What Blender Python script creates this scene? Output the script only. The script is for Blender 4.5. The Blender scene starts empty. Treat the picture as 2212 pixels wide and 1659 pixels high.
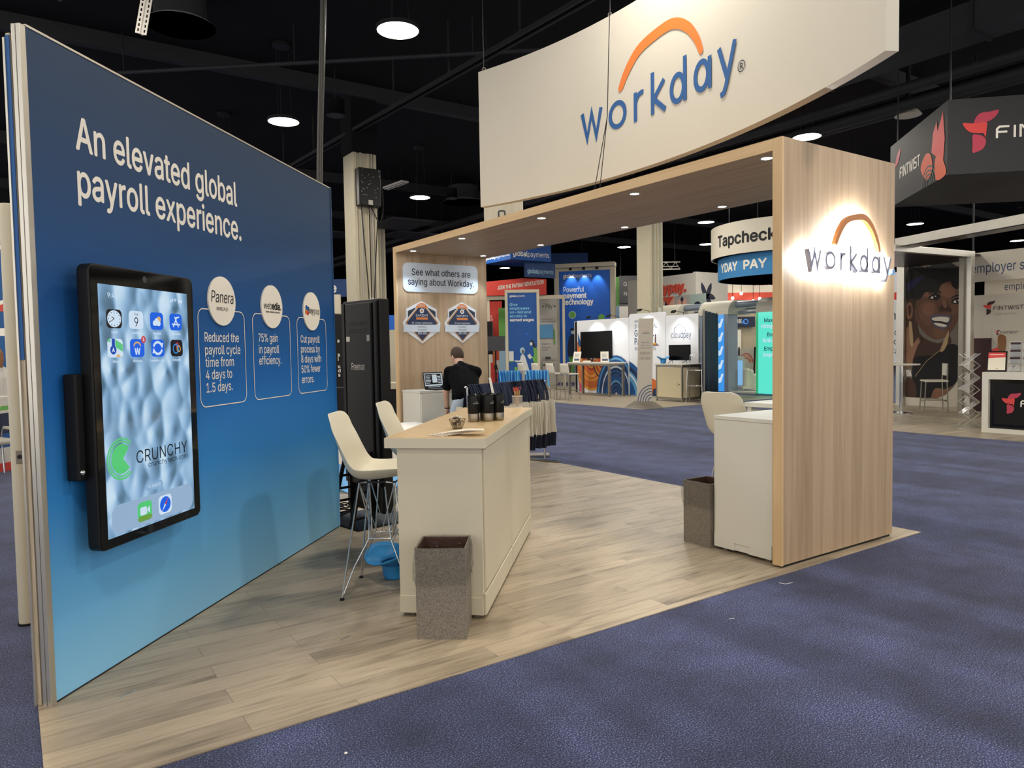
import bpy, bmesh, math, os, random
from mathutils import Matrix, Vector
from mathutils.geometry import delaunay_2d_cdt

S = bpy.context.scene
COL = S.collection
R = math.radians
rnd = random.Random(11)

# ------------------------------------------------------------------ camera
YAW, PITCH, ROLL, EYE = R(55.45), R(2.72), R(0.95), 1.56
cam_data = bpy.data.cameras.new('camera')
cam_data.sensor_fit = 'HORIZONTAL'
cam_data.sensor_width = 36.0
cam_data.lens = 1580.0 / 2212.0 * 36.0
cam_data.clip_end = 200
cam = bpy.data.objects.new('camera', cam_data)
COL.objects.link(cam)
fw = Vector((math.cos(YAW) * math.cos(PITCH), math.sin(YAW) * math.cos(PITCH), -math.sin(PITCH)))
rt = Vector((math.sin(YAW), -math.cos(YAW), 0))
up = rt.cross(fw)
rt2 = rt * math.cos(ROLL) - up * math.sin(ROLL)
up2 = up * math.cos(ROLL) + rt * math.sin(ROLL)
cm = Matrix((rt2, up2, -fw)).transposed().to_4x4()
cm.translation = (0, 0, EYE)
cam.matrix_world = cm
S.camera = cam

# ------------------------------------------------------------------ world, exposure
S.view_settings.view_transform = 'Standard'
S.view_settings.look = 'None'
S.view_settings.exposure = 0.0
S.view_settings.gamma = 1.0
S.view_settings.use_curve_mapping = False
S.cycles.use_denoising = True
S.cycles.max_bounces = 6
S.cycles.diffuse_bounces = 3
S.cycles.glossy_bounces = 3
S.cycles.transmission_bounces = 4
S.cycles.transparent_max_bounces = 10
S.cycles.sample_clamp_indirect = 6
S.cycles.caustics_reflective = False
S.cycles.caustics_refractive = False
W = bpy.data.worlds.new('hall_fill')
S.world = W
W.use_nodes = True
W.node_tree.nodes['Background'].inputs[0].default_value = (1.0, 0.96, 0.91, 1)
W.node_tree.nodes['Background'].inputs[1].default_value = 1.6  # ambient fill added for upright faces, entering by the unwalled sides behind the camera

LAMP_POWER = 108.0        # each pendant of the hall
LAMP_COLOR = (1.0, 0.94, 0.84)
SPOT_POWER = 34.0         # each recessed spot of the canopy
SPOT_COLOR = (0.74, 0.87, 1.0)
HALL_LAMPS = []           # every pendant of the hall: a five metre grid
for gi in range(-2, 8):
    for gj in range(-2, 9):
        HALL_LAMPS.append((4.83 + 5.03 * gi, 9.83 + 5.02 * gj))

def lamp_light(name, loc, power, size, color, parent=None):
    l = bpy.data.lights.new(name, 'AREA')
    l.shape = 'DISK'
    l.size = size
    l.energy = power
    l.color = color
    o = bpy.data.objects.new(name, l)
    o.location = loc
    COL.objects.link(o)
    if parent: o.parent = parent
    return o

def spot_light(name, loc, direction, power, angle, color, parent=None, blend=0.6, radius=0.03):
    l = bpy.data.lights.new(name, 'SPOT')
    l.energy = power
    l.spot_size = R(angle)
    l.spot_blend = blend
    l.shadow_soft_size = radius
    l.color = color
    o = bpy.data.objects.new(name, l)
    o.location = loc
    o.rotation_euler = Vector(direction).to_track_quat('-Z', 'Y').to_euler()
    COL.objects.link(o)
    if parent: o.parent = parent
    return o

# ------------------------------------------------------------------ materials
def lin(c):
    if isinstance(c, str):
        c = c.lstrip('#')
        c = tuple(int(c[i:i + 2], 16) / 255 for i in (0, 2, 4))
        return tuple(v / 12.92 if v <= 0.04045 else ((v + 0.055) / 1.055) ** 2.4 for v in c) + (1,)
    return tuple(c) + (1,)

M = {}
def new_mat(name):
    m = bpy.data.materials.new(name)
    m.use_nodes = True
    nt = m.node_tree
    return m, nt, nt.nodes['Principled BSDF']

def pm(name, col, rough=0.5, metal=0.0, emit=None, es=0.0, noise=None, bump=None, spec=0.5, coat=0.0, alpha=1.0, trans=0.0, stretch=None):
    m, nt, b = new_mat(name)
    c = lin(col)
    b.inputs['Base Color'].default_value = c
    b.inputs['Roughness'].default_value = rough
    b.inputs['Metallic'].default_value = metal
    b.inputs['Specular IOR Level'].default_value = spec
    b.inputs['Coat Weight'].default_value = coat
    b.inputs['Alpha'].default_value = alpha
    b.inputs['Transmission Weight'].default_value = trans
    if emit is not None:
        b.inputs['Emission Color'].default_value = lin(emit)
        b.inputs['Emission Strength'].default_value = es
    tc = None
    if noise or bump:
        tc = nt.nodes.new('ShaderNodeTexCoord')
        vec = tc.outputs['Object']
        if stretch:
            mp = nt.nodes.new('ShaderNodeMapping')
            mp.inputs['Scale'].default_value = stretch
            nt.links.new(vec, mp.inputs['Vector'])
            vec = mp.outputs['Vector']
    if noise:
        n = nt.nodes.new('ShaderNodeTexNoise')
        n.inputs['Scale'].default_value = noise[0]
        n.inputs['Detail'].default_value = 3
        nt.links.new(vec, n.inputs['Vector'])
        mr = nt.nodes.new('ShaderNodeMapRange')
        mr.inputs['To Min'].default_value = 1 - noise[1]
        mr.inputs['To Max'].default_value = 1 + noise[1]
        nt.links.new(n.outputs['Fac'], mr.inputs['Value'])
        mx = nt.nodes.new('ShaderNodeMix')
        mx.data_type = 'RGBA'
        mx.blend_type = 'MULTIPLY'
        mx.inputs[0].default_value = 1
        mx.inputs[6].default_value = c
        nt.links.new(mr.outputs[0], mx.inputs[7])
        nt.links.new(mx.outputs[2], b.inputs['Base Color'])
    if bump:
        n = nt.nodes.new('ShaderNodeTexNoise')
        n.inputs['Scale'].default_value = bump[0]
        n.inputs['Detail'].default_value = 2
        nt.links.new(vec, n.inputs['Vector'])
        bp = nt.nodes.new('ShaderNodeBump')
        bp.inputs['Strength'].default_value = bump[1]
        bp.inputs['Distance'].default_value = 0.01
        nt.links.new(n.outputs['Fac'], bp.inputs['Height'])
        nt.links.new(bp.outputs[0], b.inputs['Normal'])
    M[name] = m
    return m

def ramp(nt, fac, stops, interp='LINEAR'):
    r = nt.nodes.new('ShaderNodeValToRGB')
    r.color_ramp.interpolation = interp
    e = r.color_ramp.elements
    e[0].position, e[0].color = stops[0][0], lin(stops[0][1])
    e[1].position, e[1].color = stops[-1][0], lin(stops[-1][1])
    for p, c in stops[1:-1]:
        k = e.new(p)
        k.color = lin(c)
    nt.links.new(fac, r.inputs['Fac'])
    return r.outputs['Color']

def gradient_mat(name, axis, lo, hi, stops, rough=0.6):
    m, nt, b = new_mat(name)
    tc = nt.nodes.new('ShaderNodeTexCoord')
    sx = nt.nodes.new('ShaderNodeSeparateXYZ')
    nt.links.new(tc.outputs['Object'], sx.inputs[0])
    mr = nt.nodes.new('ShaderNodeMapRange')
    mr.inputs['From Min'].default_value = lo
    mr.inputs['From Max'].default_value = hi
    nt.links.new(sx.outputs[axis], mr.inputs['Value'])
    nt.links.new(ramp(nt, mr.outputs[0], stops), b.inputs['Base Color'])
    b.inputs['Roughness'].default_value = rough
    b.inputs['Specular IOR Level'].default_value = 0.3
    M[name] = m
    return m

def wood_mat(name, stops, grain=(40, 40, 1.2), rough=0.5, bump=0.05):
    """laminate: fine lines along one axis plus broad cathedral bands"""
    m, nt, b = new_mat(name)
    tc = nt.nodes.new('ShaderNodeTexCoord')
    mp = nt.nodes.new('ShaderNodeMapping')
    mp.inputs['Scale'].default_value = grain
    nt.links.new(tc.outputs['Object'], mp.inputs['Vector'])
    n = nt.nodes.new('ShaderNodeTexNoise')
    n.inputs['Scale'].default_value = 1.0
    n.inputs['Detail'].default_value = 5
    n.inputs['Roughness'].default_value = 0.65
    n.inputs['Distortion'].default_value = 0.4
    nt.links.new(mp.outputs[0], n.inputs['Vector'])
    mp2 = nt.nodes.new('ShaderNodeMapping')
    mp2.inputs['Scale'].default_value = tuple(g * 0.16 for g in grain)
    nt.links.new(tc.outputs['Object'], mp2.inputs['Vector'])
    n2 = nt.nodes.new('ShaderNodeTexNoise')
    n2.inputs['Scale'].default_value = 1.0
    n2.inputs['Detail'].default_value = 2
    n2.inputs['Distortion'].default_value = 1.2
    nt.links.new(mp2.outputs[0], n2.inputs['Vector'])
    ad = nt.nodes.new('ShaderNodeMath')
    ad.operation = 'MULTIPLY_ADD'
    ad.inputs[1].default_value = 0.6
    nt.links.new(n.outputs['Fac'], ad.inputs[0])
    ml = nt.nodes.new('ShaderNodeMath')
    ml.operation = 'MULTIPLY'
    ml.inputs[1].default_value = 0.4
    nt.links.new(n2.outputs['Fac'], ml.inputs[0])
    nt.links.new(ml.outputs[0], ad.inputs[2])
    nt.links.new(ramp(nt, ad.outputs[0], stops), b.inputs['Base Color'])
    b.inputs['Roughness'].default_value = rough
    bp = nt.nodes.new('ShaderNodeBump')
    bp.inputs['Strength'].default_value = bump
    bp.inputs['Distance'].default_value = 0.004
    nt.links.new(n.outputs['Fac'], bp.inputs['Height'])
    nt.links.new(bp.outputs[0], b.inputs['Normal'])
    M[name] = m
    return m

# ------------------------------------------------------------------ mesh builder
class MB:
    def __init__(s):
        s.v, s.f, s.mi, s.mats, s.cur = [], [], [], [], 0
    def mat(s, m):
        if m not in s.mats: s.mats.append(m)
        s.cur = s.mats.index(m)
        return s
    def add(s, vs, fs):
        o = len(s.v)
        s.v += [tuple(p) for p in vs]
        for f in fs:
            s.f.append([i + o for i in f])
            s.mi.append(s.cur)
        return s
    def box(s, x0, y0, z0, x1, y1, z1):
        v = [(x, y, z) for z in (z0, z1) for y in (y0, y1) for x in (x0, x1)]
        return s.add(v, [(0, 2, 3, 1), (4, 5, 7, 6), (0, 1, 5, 4), (1, 3, 7, 5), (3, 2, 6, 7), (2, 0, 4, 6)])
    def obox(s, mtx, sx, sy, sz):
        v = [mtx @ Vector((x * sx / 2, y * sy / 2, z * sz / 2)) for z in (-1, 1) for y in (-1, 1) for x in (-1, 1)]
        return s.add(v, [(0, 2, 3, 1), (4, 5, 7, 6), (0, 1, 5, 4), (1, 3, 7, 5), (3, 2, 6, 7), (2, 0, 4, 6)])
    def bar(s, a, b, w, h=None):
        a, b = Vector(a), Vector(b)
        h = h or w
        d = b - a
        q = d.to_track_quat('Z', 'Y').to_matrix().to_4x4()
        q.translation = (a + b) / 2
        return s.obox(q, w, h, d.length)
    def tube(s, pts, r, seg=8, closed=False):
        pts = [Vector(p) for p in pts]
        n = len(pts)
        rs = r if isinstance(r, (list, tuple)) else [r] * n
        rings, prev = [], None
        for i, p in enumerate(pts):
            if closed: t = (pts[(i + 1) % n] - pts[i - 1])
            elif i == 0: t = pts[1] - pts[0]
            elif i == n - 1: t = pts[-1] - pts[-2]
            else: t = (pts[i + 1] - p).normalized() + (p - pts[i - 1]).normalized()
            t = t.normalized() if t.length > 1e-9 else Vector((0, 0, 1))
            if prev is None:
                u = t.orthogonal().normalized()
            else:
                u = prev - t * prev.dot(t)
                u = u.normalized() if u.length > 1e-6 else t.orthogonal().normalized()
            prev = u
            w = t.cross(u)
            rings.append([p + (u * math.cos(2 * math.pi * k / seg) + w * math.sin(2 * math.pi * k / seg)) * rs[i] for k in range(seg)])
        vs = [q for rg in rings for q in rg]
        fs = []
        for i in range(n if closed else n - 1):
            j = (i + 1) % n
            for k in range(seg):
                k2 = (k + 1) % seg
                fs.append((i * seg + k, i * seg + k2, j * seg + k2, j * seg + k))
        if not closed:
            fs.append(tuple(range(seg))[::-1])
            fs.append(tuple((n - 1) * seg + k for k in range(seg)))
        return s.add(vs, fs)
    def lathe(s, prof, seg=24, c=(0, 0, 0), sx=1.0, sy=1.0):
        vs, fs = [], []
        for r, z in prof:
            for k in range(seg):
                a = 2 * math.pi * k / seg
                vs.append((c[0] + r * sx * math.cos(a), c[1] + r * sy * math.sin(a), c[2] + z))
        for i in range(len(prof) - 1):
            for k in range(seg):
                k2 = (k + 1) % seg
                fs.append((i * seg + k, i * seg + k2, (i + 1) * seg + k2, (i + 1) * seg + k))
        if prof[0][0] > 1e-4: fs.append(tuple(range(seg))[::-1])
        if prof[-1][0] > 1e-4: fs.append(tuple((len(prof) - 1) * seg + k for k in range(seg)))
        return s.add(vs, fs)
    def ball(s, c, r, seg=12, rg=8, sc=(1, 1, 1)):
        vs, fs = [], []
        for i in range(rg + 1):
            p = math.pi * i / rg
            for k in range(seg):
                a = 2 * math.pi * k / seg
                vs.append((c[0] + sc[0] * r * math.sin(p) * math.cos(a), c[1] + sc[1] * r * math.sin(p) * math.sin(a), c[2] - sc[2] * r * math.cos(p)))
        for i in range(rg):
            for k in range(seg):
                k2 = (k + 1) % seg
                fs.append((i * seg + k, i * seg + k2, (i + 1) * seg + k2, (i + 1) * seg + k))
        return s.add(vs, fs)
    # shapes drawn on an upright face (x right, z up, the viewer at -y)
    def poly(s, pts, y=0.0):
        a = sum(pts[i][0] * pts[(i + 1) % len(pts)][1] - pts[(i + 1) % len(pts)][0] * pts[i][1] for i in range(len(pts)))
        if a < 0: pts = pts[::-1]
        return s.add([(p[0], y, p[1]) for p in pts], [tuple(range(len(pts)))])
    def prism(s, pts, y0, y1):
        a = sum(pts[i][0] * pts[(i + 1) % len(pts)][1] - pts[(i + 1) % len(pts)][0] * pts[i][1] for i in range(len(pts)))
        if a < 0: pts = pts[::-1]
        n = len(pts)
        s.add([(p[0], y0, p[1]) for p in pts] + [(p[0], y1, p[1]) for p in pts],
              [tuple(range(n)), tuple(range(n, 2 * n))[::-1]] + [(i, i + n, (i + 1) % n + n, (i + 1) % n) for i in range(n)])
        return s
    def rect(s, x0, z0, x1, z1, y=0.0):
        return s.poly([(x0, z0), (x1, z0), (x1, z1), (x0, z1)], y)
    def disc(s, cx, cz, r, y=0.0, seg=32, rz=None):
        rz = rz or r
        return s.poly([(cx + r * math.cos(2 * math.pi * k / seg), cz + rz * math.sin(2 * math.pi * k / seg)) for k in range(seg)], y)
    def ribbon(s, pts, w, y=0.0, closed=False, depth=0.0):
        """flat band along a line on an upright face; w may change along it"""
        n = len(pts)
        ws = w if isinstance(w, (list, tuple)) else [w] * n
        L, Rr = [], []
        for i, p in enumerate(pts):
            if closed or 0 < i < n - 1:
                a, b = pts[i - 1], pts[(i + 1) % n]
                d0 = Vector((p[0] - a[0], p[1] - a[1])).normalized()
                d1 = Vector((b[0] - p[0], b[1] - p[1])).normalized()
                t = d0 + d1
                t = t.normalized() if t.length > 1e-6 else d1
                k = 1 / max(0.35, t.dot(d1))
            else:
                a, b = (pts[0], pts[1]) if i == 0 else (pts[-2], pts[-1])
                t = Vector((b[0] - a[0], b[1] - a[1])).normalized()
                k = 1
            nx, nz = -t.y * ws[i] / 2 * k, t.x * ws[i] / 2 * k
            L.append((p[0] + nx, p[1] + nz))
            Rr.append((p[0] - nx, p[1] - nz))
        vs = [(q[0], y, q[1]) for q in L] + [(q[0], y, q[1]) for q in Rr]
        m = n if closed else n - 1
        fs = [(n + i, n + (i + 1) % n, (i + 1) % n, i) for i in range(m)]
        if depth:
            o = 2 * n
            vs += [(a, y + depth, c) for a, _, c in vs]
            fs += [(o + i, o + (i + 1) % n, o + n + (i + 1) % n, o + n + i) for i in range(m)]
            for i in range(m):
                j = (i + 1) % n
                fs += [(i, j, o + j, o + i), (n + j, n + i, o + n + i, o + n + j)]
            if not closed:
                fs += [(0, o, o + n, n), (n - 1, 2 * n - 1, o + 2 * n - 1, o + n - 1)]
        return s.add(vs, fs)
    def rrect(s, x0, z0, x1, z1, r, y=0.0, y1=None, seg=6):
        p = rr_pts(x0, z0, x1, z1, r, seg)
        return s.poly(p, y) if y1 is None else s.prism(p, y, y1)
    def grid(s, rows, closed_u=False):
        """rows of points to a quad sheet"""
        n, m = len(rows), len(rows[0])
        vs = [p for r in rows for p in r]
        fs = []
        for i in range(n - 1):
            for j in range(m if closed_u else m - 1):
                j2 = (j + 1) % m
                fs.append((i * m + j, i * m + j2, (i + 1) * m + j2, (i + 1) * m + j))
        return s.add(vs, fs)
    def xform(s, mtx, start=0):
        for i in range(start, len(s.v)):
            s.v[i] = tuple(mtx @ Vector(s.v[i]))
        return s
    def warp(s, fn):
        s.v = [tuple(fn(*p)) for p in s.v]
        return s
    def build(s, name, mat=None, parent=None, smooth=None, bevel=0, solid=0, subsurf=0, fixn=True, loc=None, rotz=0, remesh=0):
        me = bpy.data.meshes.new(name)
        me.from_pydata(s.v, [], s.f)
        mats = s.mats if s.mats else [mat]
        for m in mats: me.materials.append(M[m] if isinstance(m, str) else m)
        if s.mats:
            me.polygons.foreach_set('material_index', s.mi)
        if fixn:
            bm = bmesh.new()
            bm.from_mesh(me)
            bmesh.ops.recalc_face_normals(bm, faces=bm.faces)
            bm.to_mesh(me)
            bm.free()
        if smooth is not None:
            me.polygons.foreach_set('use_smooth', [True] * len(me.polygons))
            if smooth < 179: me.set_sharp_from_angle(angle=R(smooth))
        me.update()
        o = bpy.data.objects.new(name, me)
        COL.objects.link(o)
        if parent: o.parent = parent
        if loc: o.location = loc
        if rotz: o.rotation_euler.z = rotz
        if remesh:
            k = o.modifiers.new('remesh', 'REMESH')
            k.mode = 'VOXEL'
            k.voxel_size = remesh
            k.use_smooth_shade = True
            k = o.modifiers.new('smooth', 'SMOOTH')
            k.iterations = 4
        if solid:
            k = o.modifiers.new('solid', 'SOLIDIFY')
            k.thickness = solid
        if subsurf:
            k = o.modifiers.new('sub', 'SUBSURF')
            k.levels = k.render_levels = subsurf
        if bevel:
            k = o.modifiers.new('bevel', 'BEVEL')
            k.width = bevel
            k.segments = 2
            k.limit_method = 'ANGLE'
            k.angle_limit = R(40)
        return o

def rr_pts(x0, z0, x1, z1, r, seg=6):
    p = []
    for cx, cz, a0 in ((x1 - r, z0 + r, -90), (x1 - r, z1 - r, 0), (x0 + r, z1 - r, 90), (x0 + r, z0 + r, 180)):
        for k in range(seg + 1):
            a = R(a0 + 90 * k / seg)
            p.append((cx + r * math.cos(a), cz + r * math.sin(a)))
    return p

def arc_pts(cx, cz, r, a0, a1, n=16, rz=None):
    rz = rz or r
    return [(cx + r * math.cos(R(a0 + (a1 - a0) * k / n)), cz + rz * math.sin(R(a0 + (a1 - a0) * k / n))) for k in range(n + 1)]

def blob(pts, n=6):
    """smooth closed outline through points"""
    out, m = [], len(pts)
    for i in range(m):
        p0, p1, p2, p3 = (Vector(pts[(i + k - 1) % m]) for k in range(4))
        for k in range(n):
            t = k / n
            q = 0.5 * ((2 * p1) + (p2 - p0) * t + (2 * p0 - 5 * p1 + 4 * p2 - p3) * t * t + (3 * p1 - p0 - 3 * p2 + p3) * t ** 3)
            out.append((q.x, q.y))
    return out

def spline(pts, n=6):
    out, m = [], len(pts)
    P = [Vector(p) for p in pts]
    for i in range(m - 1):
        p0, p1, p2, p3 = P[max(i - 1, 0)], P[i], P[i + 1], P[min(i + 2, m - 1)]
        for k in range(n):
            t = k / n
            out.append(0.5 * ((2 * p1) + (p2 - p0) * t + (2 * p0 - 5 * p1 + 4 * p2 - p3) * t * t + (3 * p1 - p0 - 3 * p2 + p3) * t ** 3))
    out.append(P[-1])
    return out

# ------------------------------------------------------------------ things
def thing(name, label, cat, loc=(0, 0, 0), rotz=0.0, group=None):
    o = bpy.data.objects.new(name, None)
    o.empty_display_size = 0.1
    COL.objects.link(o)
    o.location = loc
    o.rotation_euler.z = rotz
    return tag(o, label, cat, group)

def tag(o, label, cat, group=None, kind=None):
    o['label'], o['category'] = label, cat
    if group: o['group'] = group
    o['kind'] = kind or 'thing'
    return o

def structure(o, label=None):
    o['kind'] = 'structure'
    if label: o['label'] = label
    return o

KIDS = {}
def children(o): return [c for c in COL.objects if c.parent == o]

def copy_tree(o, label=None, loc=None, rotz=None, group=None, parent=None, cache={}):
    c = o.copy()
    COL.objects.link(c)
    if parent: c.parent = parent
    if label: c['label'] = label
    if group: c['group'] = group
    if loc is not None: c.location = loc
    if rotz is not None: c.rotation_euler.z = rotz
    if o.name not in cache: cache[o.name] = children(o)
    for k in cache[o.name]: copy_tree(k, parent=c)
    return c

# ------------------------------------------------------------------ lettering
FNT = None
try:
    fp = os.path.join(bpy.utils.resource_path('LOCAL'), 'datafiles', 'fonts', 'Inter.woff2')
    FNT = bpy.data.fonts.load(fp) if os.path.exists(fp) else None
except Exception:
    FNT = None
GL = {}
def glyphs(t):
    key = t
    if key not in GL:
        cu = bpy.data.curves.new('lettering', 'FONT')
        if FNT: cu.font = FNT
        cu.body = t
        cu.size = 1
        cu.resolution_u = 3
        cu.fill_mode = 'NONE'
        ob = bpy.data.objects.new('lettering', cu)
        me = ob.to_mesh()
        P = [(p.co.x, p.co.y) for p in me.vertices]
        nb = {}
        for e in me.edges:
            a, b = e.vertices
            nb.setdefault(a, []).append(b)
            nb.setdefault(b, []).append(a)
        ob.to_mesh_clear()
        bpy.data.objects.remove(ob)
        bpy.data.curves.remove(cu)
        loops, seen = [], set()
        for a in nb:
            if a in seen: continue
            lp, cur, prev = [], a, None
            while cur not in seen:
                seen.add(cur)
                lp.append(cur)
                nx = [q for q in nb[cur] if q != prev and q not in seen]
                if not nx: break
                # keep the stored direction of the outline
                prev, cur = cur, (cur + 1 if cur + 1 in nx else nx[0])
            if len(lp) > 2: loops.append([P[q] for q in lp])
        # outlines may cross themselves: keep every triangle the outlines wind around
        def winding(p):
            n = 0
            for l in loops:
                for k in range(len(l)):
                    (x1, y1), (x2, y2) = l[k - 1], l[k]
                    if (y1 <= p[1]) != (y2 <= p[1]):
                        side = (x2 - x1) * (p[1] - y1) - (p[0] - x1) * (y2 - y1)
                        if y2 > y1 and side > 0: n += 1
                        elif y2 < y1 and side < 0: n -= 1
            return n
        v, f = [], []
        if loops:
            vs, es = [], []
            for l in loops:
                o_ = len(vs)
                vs += [Vector(p) for p in l]
                es += [(o_ + k, o_ + (k + 1) % len(l)) for k in range(len(l))]
            r = delaunay_2d_cdt(vs, es, [], 0, 1e-5)
            v = [(p.x, p.y) for p in r[0]]
            for t in r[2]:
                c = (sum(v[q][0] for q in t) / 3, sum(v[q][1] for q in t) / 3)
                if winding(c): f.append(tuple(t))
            used = sorted({q for t in f for q in t})
            ix = {q: k for k, q in enumerate(used)}
            v = [v[q] for q in used]
            f = [tuple(ix[q] for q in t) for t in f]
        GL[key] = (v, f)
    return GL[key]
CAPH = max(p[1] for p in glyphs('H')[0])

def put(mb, t, x, z, cap, w=None, sx=1.0, bold=0.0, y=0.0, al='l', slant=0.0, warp=None):
    """one line of lettering: cap = capital height, w = whole width if known"""
    v, f = glyphs(t)
    if not v: return mb
    k = cap / CAPH
    x0, x1 = min(p[0] for p in v), max(p[0] for p in v)
    kx = k * sx if w is None else w / (x1 - x0)
    W_ = (x1 - x0) * kx
    ox = x - {'l': 0, 'c': W_ / 2, 'r': W_}[al]
    # a bold line is drawn as a few slightly shifted copies of the same letters
    b = bold * k
    for q, (dx, dz) in enumerate(((0, 0), (b, 0), (-b, 0), (0, b), (0, -b)) if bold else ((0, 0),)):
        pts = [(ox + (p[0] - x0) * kx + slant * p[1] * k + dx, y - q * 0.00012, z + p[1] * k + dz) for p in v]
        if warp: pts = [warp(*p) for p in pts]
        mb.add(pts, f)
    return mb

def text(parent, lines, mat, y=-0.001, name='lettering', warp=None):
    mb = MB()
    for l in lines:
        kw = dict(l[4]) if len(l) > 4 else {}
        put(mb, l[0], l[1], l[2], l[3], y=y, warp=warp, **kw)
    # make every face look at the viewer (-y)
    return mb.build(name, mat, parent, fixn=False)

LOGO_SPACING = None
def logo_strokes():
    """strokes of the seven letter word mark; x height = 1"""
    el = lambda cx, cz, rx, rz, a0=0, a1=360, n=24: arc_pts(cx, cz, rx, a0, a1, n, rz)
    h = 0.085
    out = []
    out.append(([(0.08, 1), (0.34, 0.02), (0.58, 0.93), (0.82, 0.02), (1.08, 1)], False))
    out.append((el(1.945, 0.5, 0.385, 0.5 - h)[:-1], True))
    out.append(([(2.87, 0), (2.87, 1.0)], False))
    out.append(([(2.87, 0.62)] + el(3.2, 0.58, 0.32, 0.34, 165, 75, 8), False))
    out.append(([(3.74, 0), (3.74, 1.4)], False))
    out.append(([(4.32, 1.0), (3.8, 0.5), (4.38, 0.0)], False))
    out.append((el(4.98, 0.5, 0.3, 0.5 - h)[:-1], True))
    out.append(([(5.34, 0), (5.34, 1.4)], False))
    out.append((el(6.14, 0.5, 0.3, 0.5 - h)[:-1], True))
    out.append(([(6.52, 0), (6.52, 0.97)], False))
    out.append(([(6.95, 1), (7.32, 0.05)], False))
    out.append(([(7.68, 1), (7.28, -0.16), (7.17, -0.36), (7.02, -0.40)], False))
    arc = spline([(2.08, 1.36), (2.42, 1.86), (3.0, 2.36), (3.8, 2.58), (4.7, 2.62), (5.4, 2.26), (5.86, 1.72), (6.08, 1.26)], 5)
    arc = [(p[0], p[1]) for p in spline([Vector((p[0], p[1], 0)) for p in arc], 1)]
    aw = [0.14 + 0.12 * math.sin(math.pi * min(1, (i + 1) / len(arc)) ** 0.8) for i in range(len(arc))]
    return out, arc, aw

FIN = {'F': [[(0.06, 0), (0.06, 0.75), (0.2, 0.93), (0.8, 0.93)], [(0.06, 0.5), (0.68, 0.5)]],
       'I': [[(0.1, 0), (0.1, 1)]],
       'N': [[(0.07, 0), (0.07, 0.95), (0.15, 0.95), (0.77, 0.06), (0.85, 0.06), (0.85, 1)]],
       'T': [[(0, 0.93), (0.9, 0.93)], [(0.45, 0), (0.45, 0.9)]],
       'W': [[(0.03, 1), (0.2, 0.06), (0.33, 0.06), (0.55, 0.9), (0.77, 0.06), (0.9, 0.06), (1.07, 1)]],
       'S': [[(0.85, 0.93), (0.2, 0.93), (0.08, 0.82), (0.08, 0.62), (0.2, 0.5), (0.72, 0.5), (0.84, 0.38), (0.84, 0.18), (0.72, 0.07), (0.03, 0.07)]]}
FINW = {'F': 0.85, 'I': 0.2, 'N': 0.92, 'T': 0.9, 'W': 1.1, 'S': 0.9}
def fin_word(mb, x, z, h, word='FINTWIST', sx=1.0, y=0.0, th=0.15, gap=0.18):
    for ch in word:
        for q, st in enumerate(FIN[ch]):
            mb.ribbon([(x + p[0] * h * sx, z + p[1] * h) for p in st], th * h, y - 0.0004 * q)
        x += (FINW[ch] + gap) * h * sx
    return x
def fin_bird(mb, x, z, h, y, top, mid, low):
    """three petal emblem; h tall, x,z its lower left corner"""
    P = lambda pts: [(x + p[0] * h * 0.8, z + p[1] * h) for p in pts]
    mb.mat(top).poly(P(blob([(0.32, 0.70), (0.36, 0.84), (0.50, 0.95), (0.75, 0.97), (1.0, 1.0), (0.93, 0.86), (0.78, 0.76), (0.66, 0.73), (0.5, 0.7)], 4)), y)
    mb.mat(mid).poly(P(blob([(0.0, 0.73), (0.2, 0.715), (0.45, 0.71), (0.67, 0.72), (0.67, 0.55), (0.64, 0.36), (0.58, 0.45), (0.42, 0.46), (0.2, 0.5), (0.05, 0.62)], 4)), y - 0.002)
    mb.mat(low).poly(P(blob([(0.28, 0.42), (0.45, 0.42), (0.6, 0.36), (0.66, 0.24), (0.58, 0.08), (0.42, 0.01), (0.28, 0.0), (0.28, 0.2)], 4)), y - 0.001)
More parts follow.
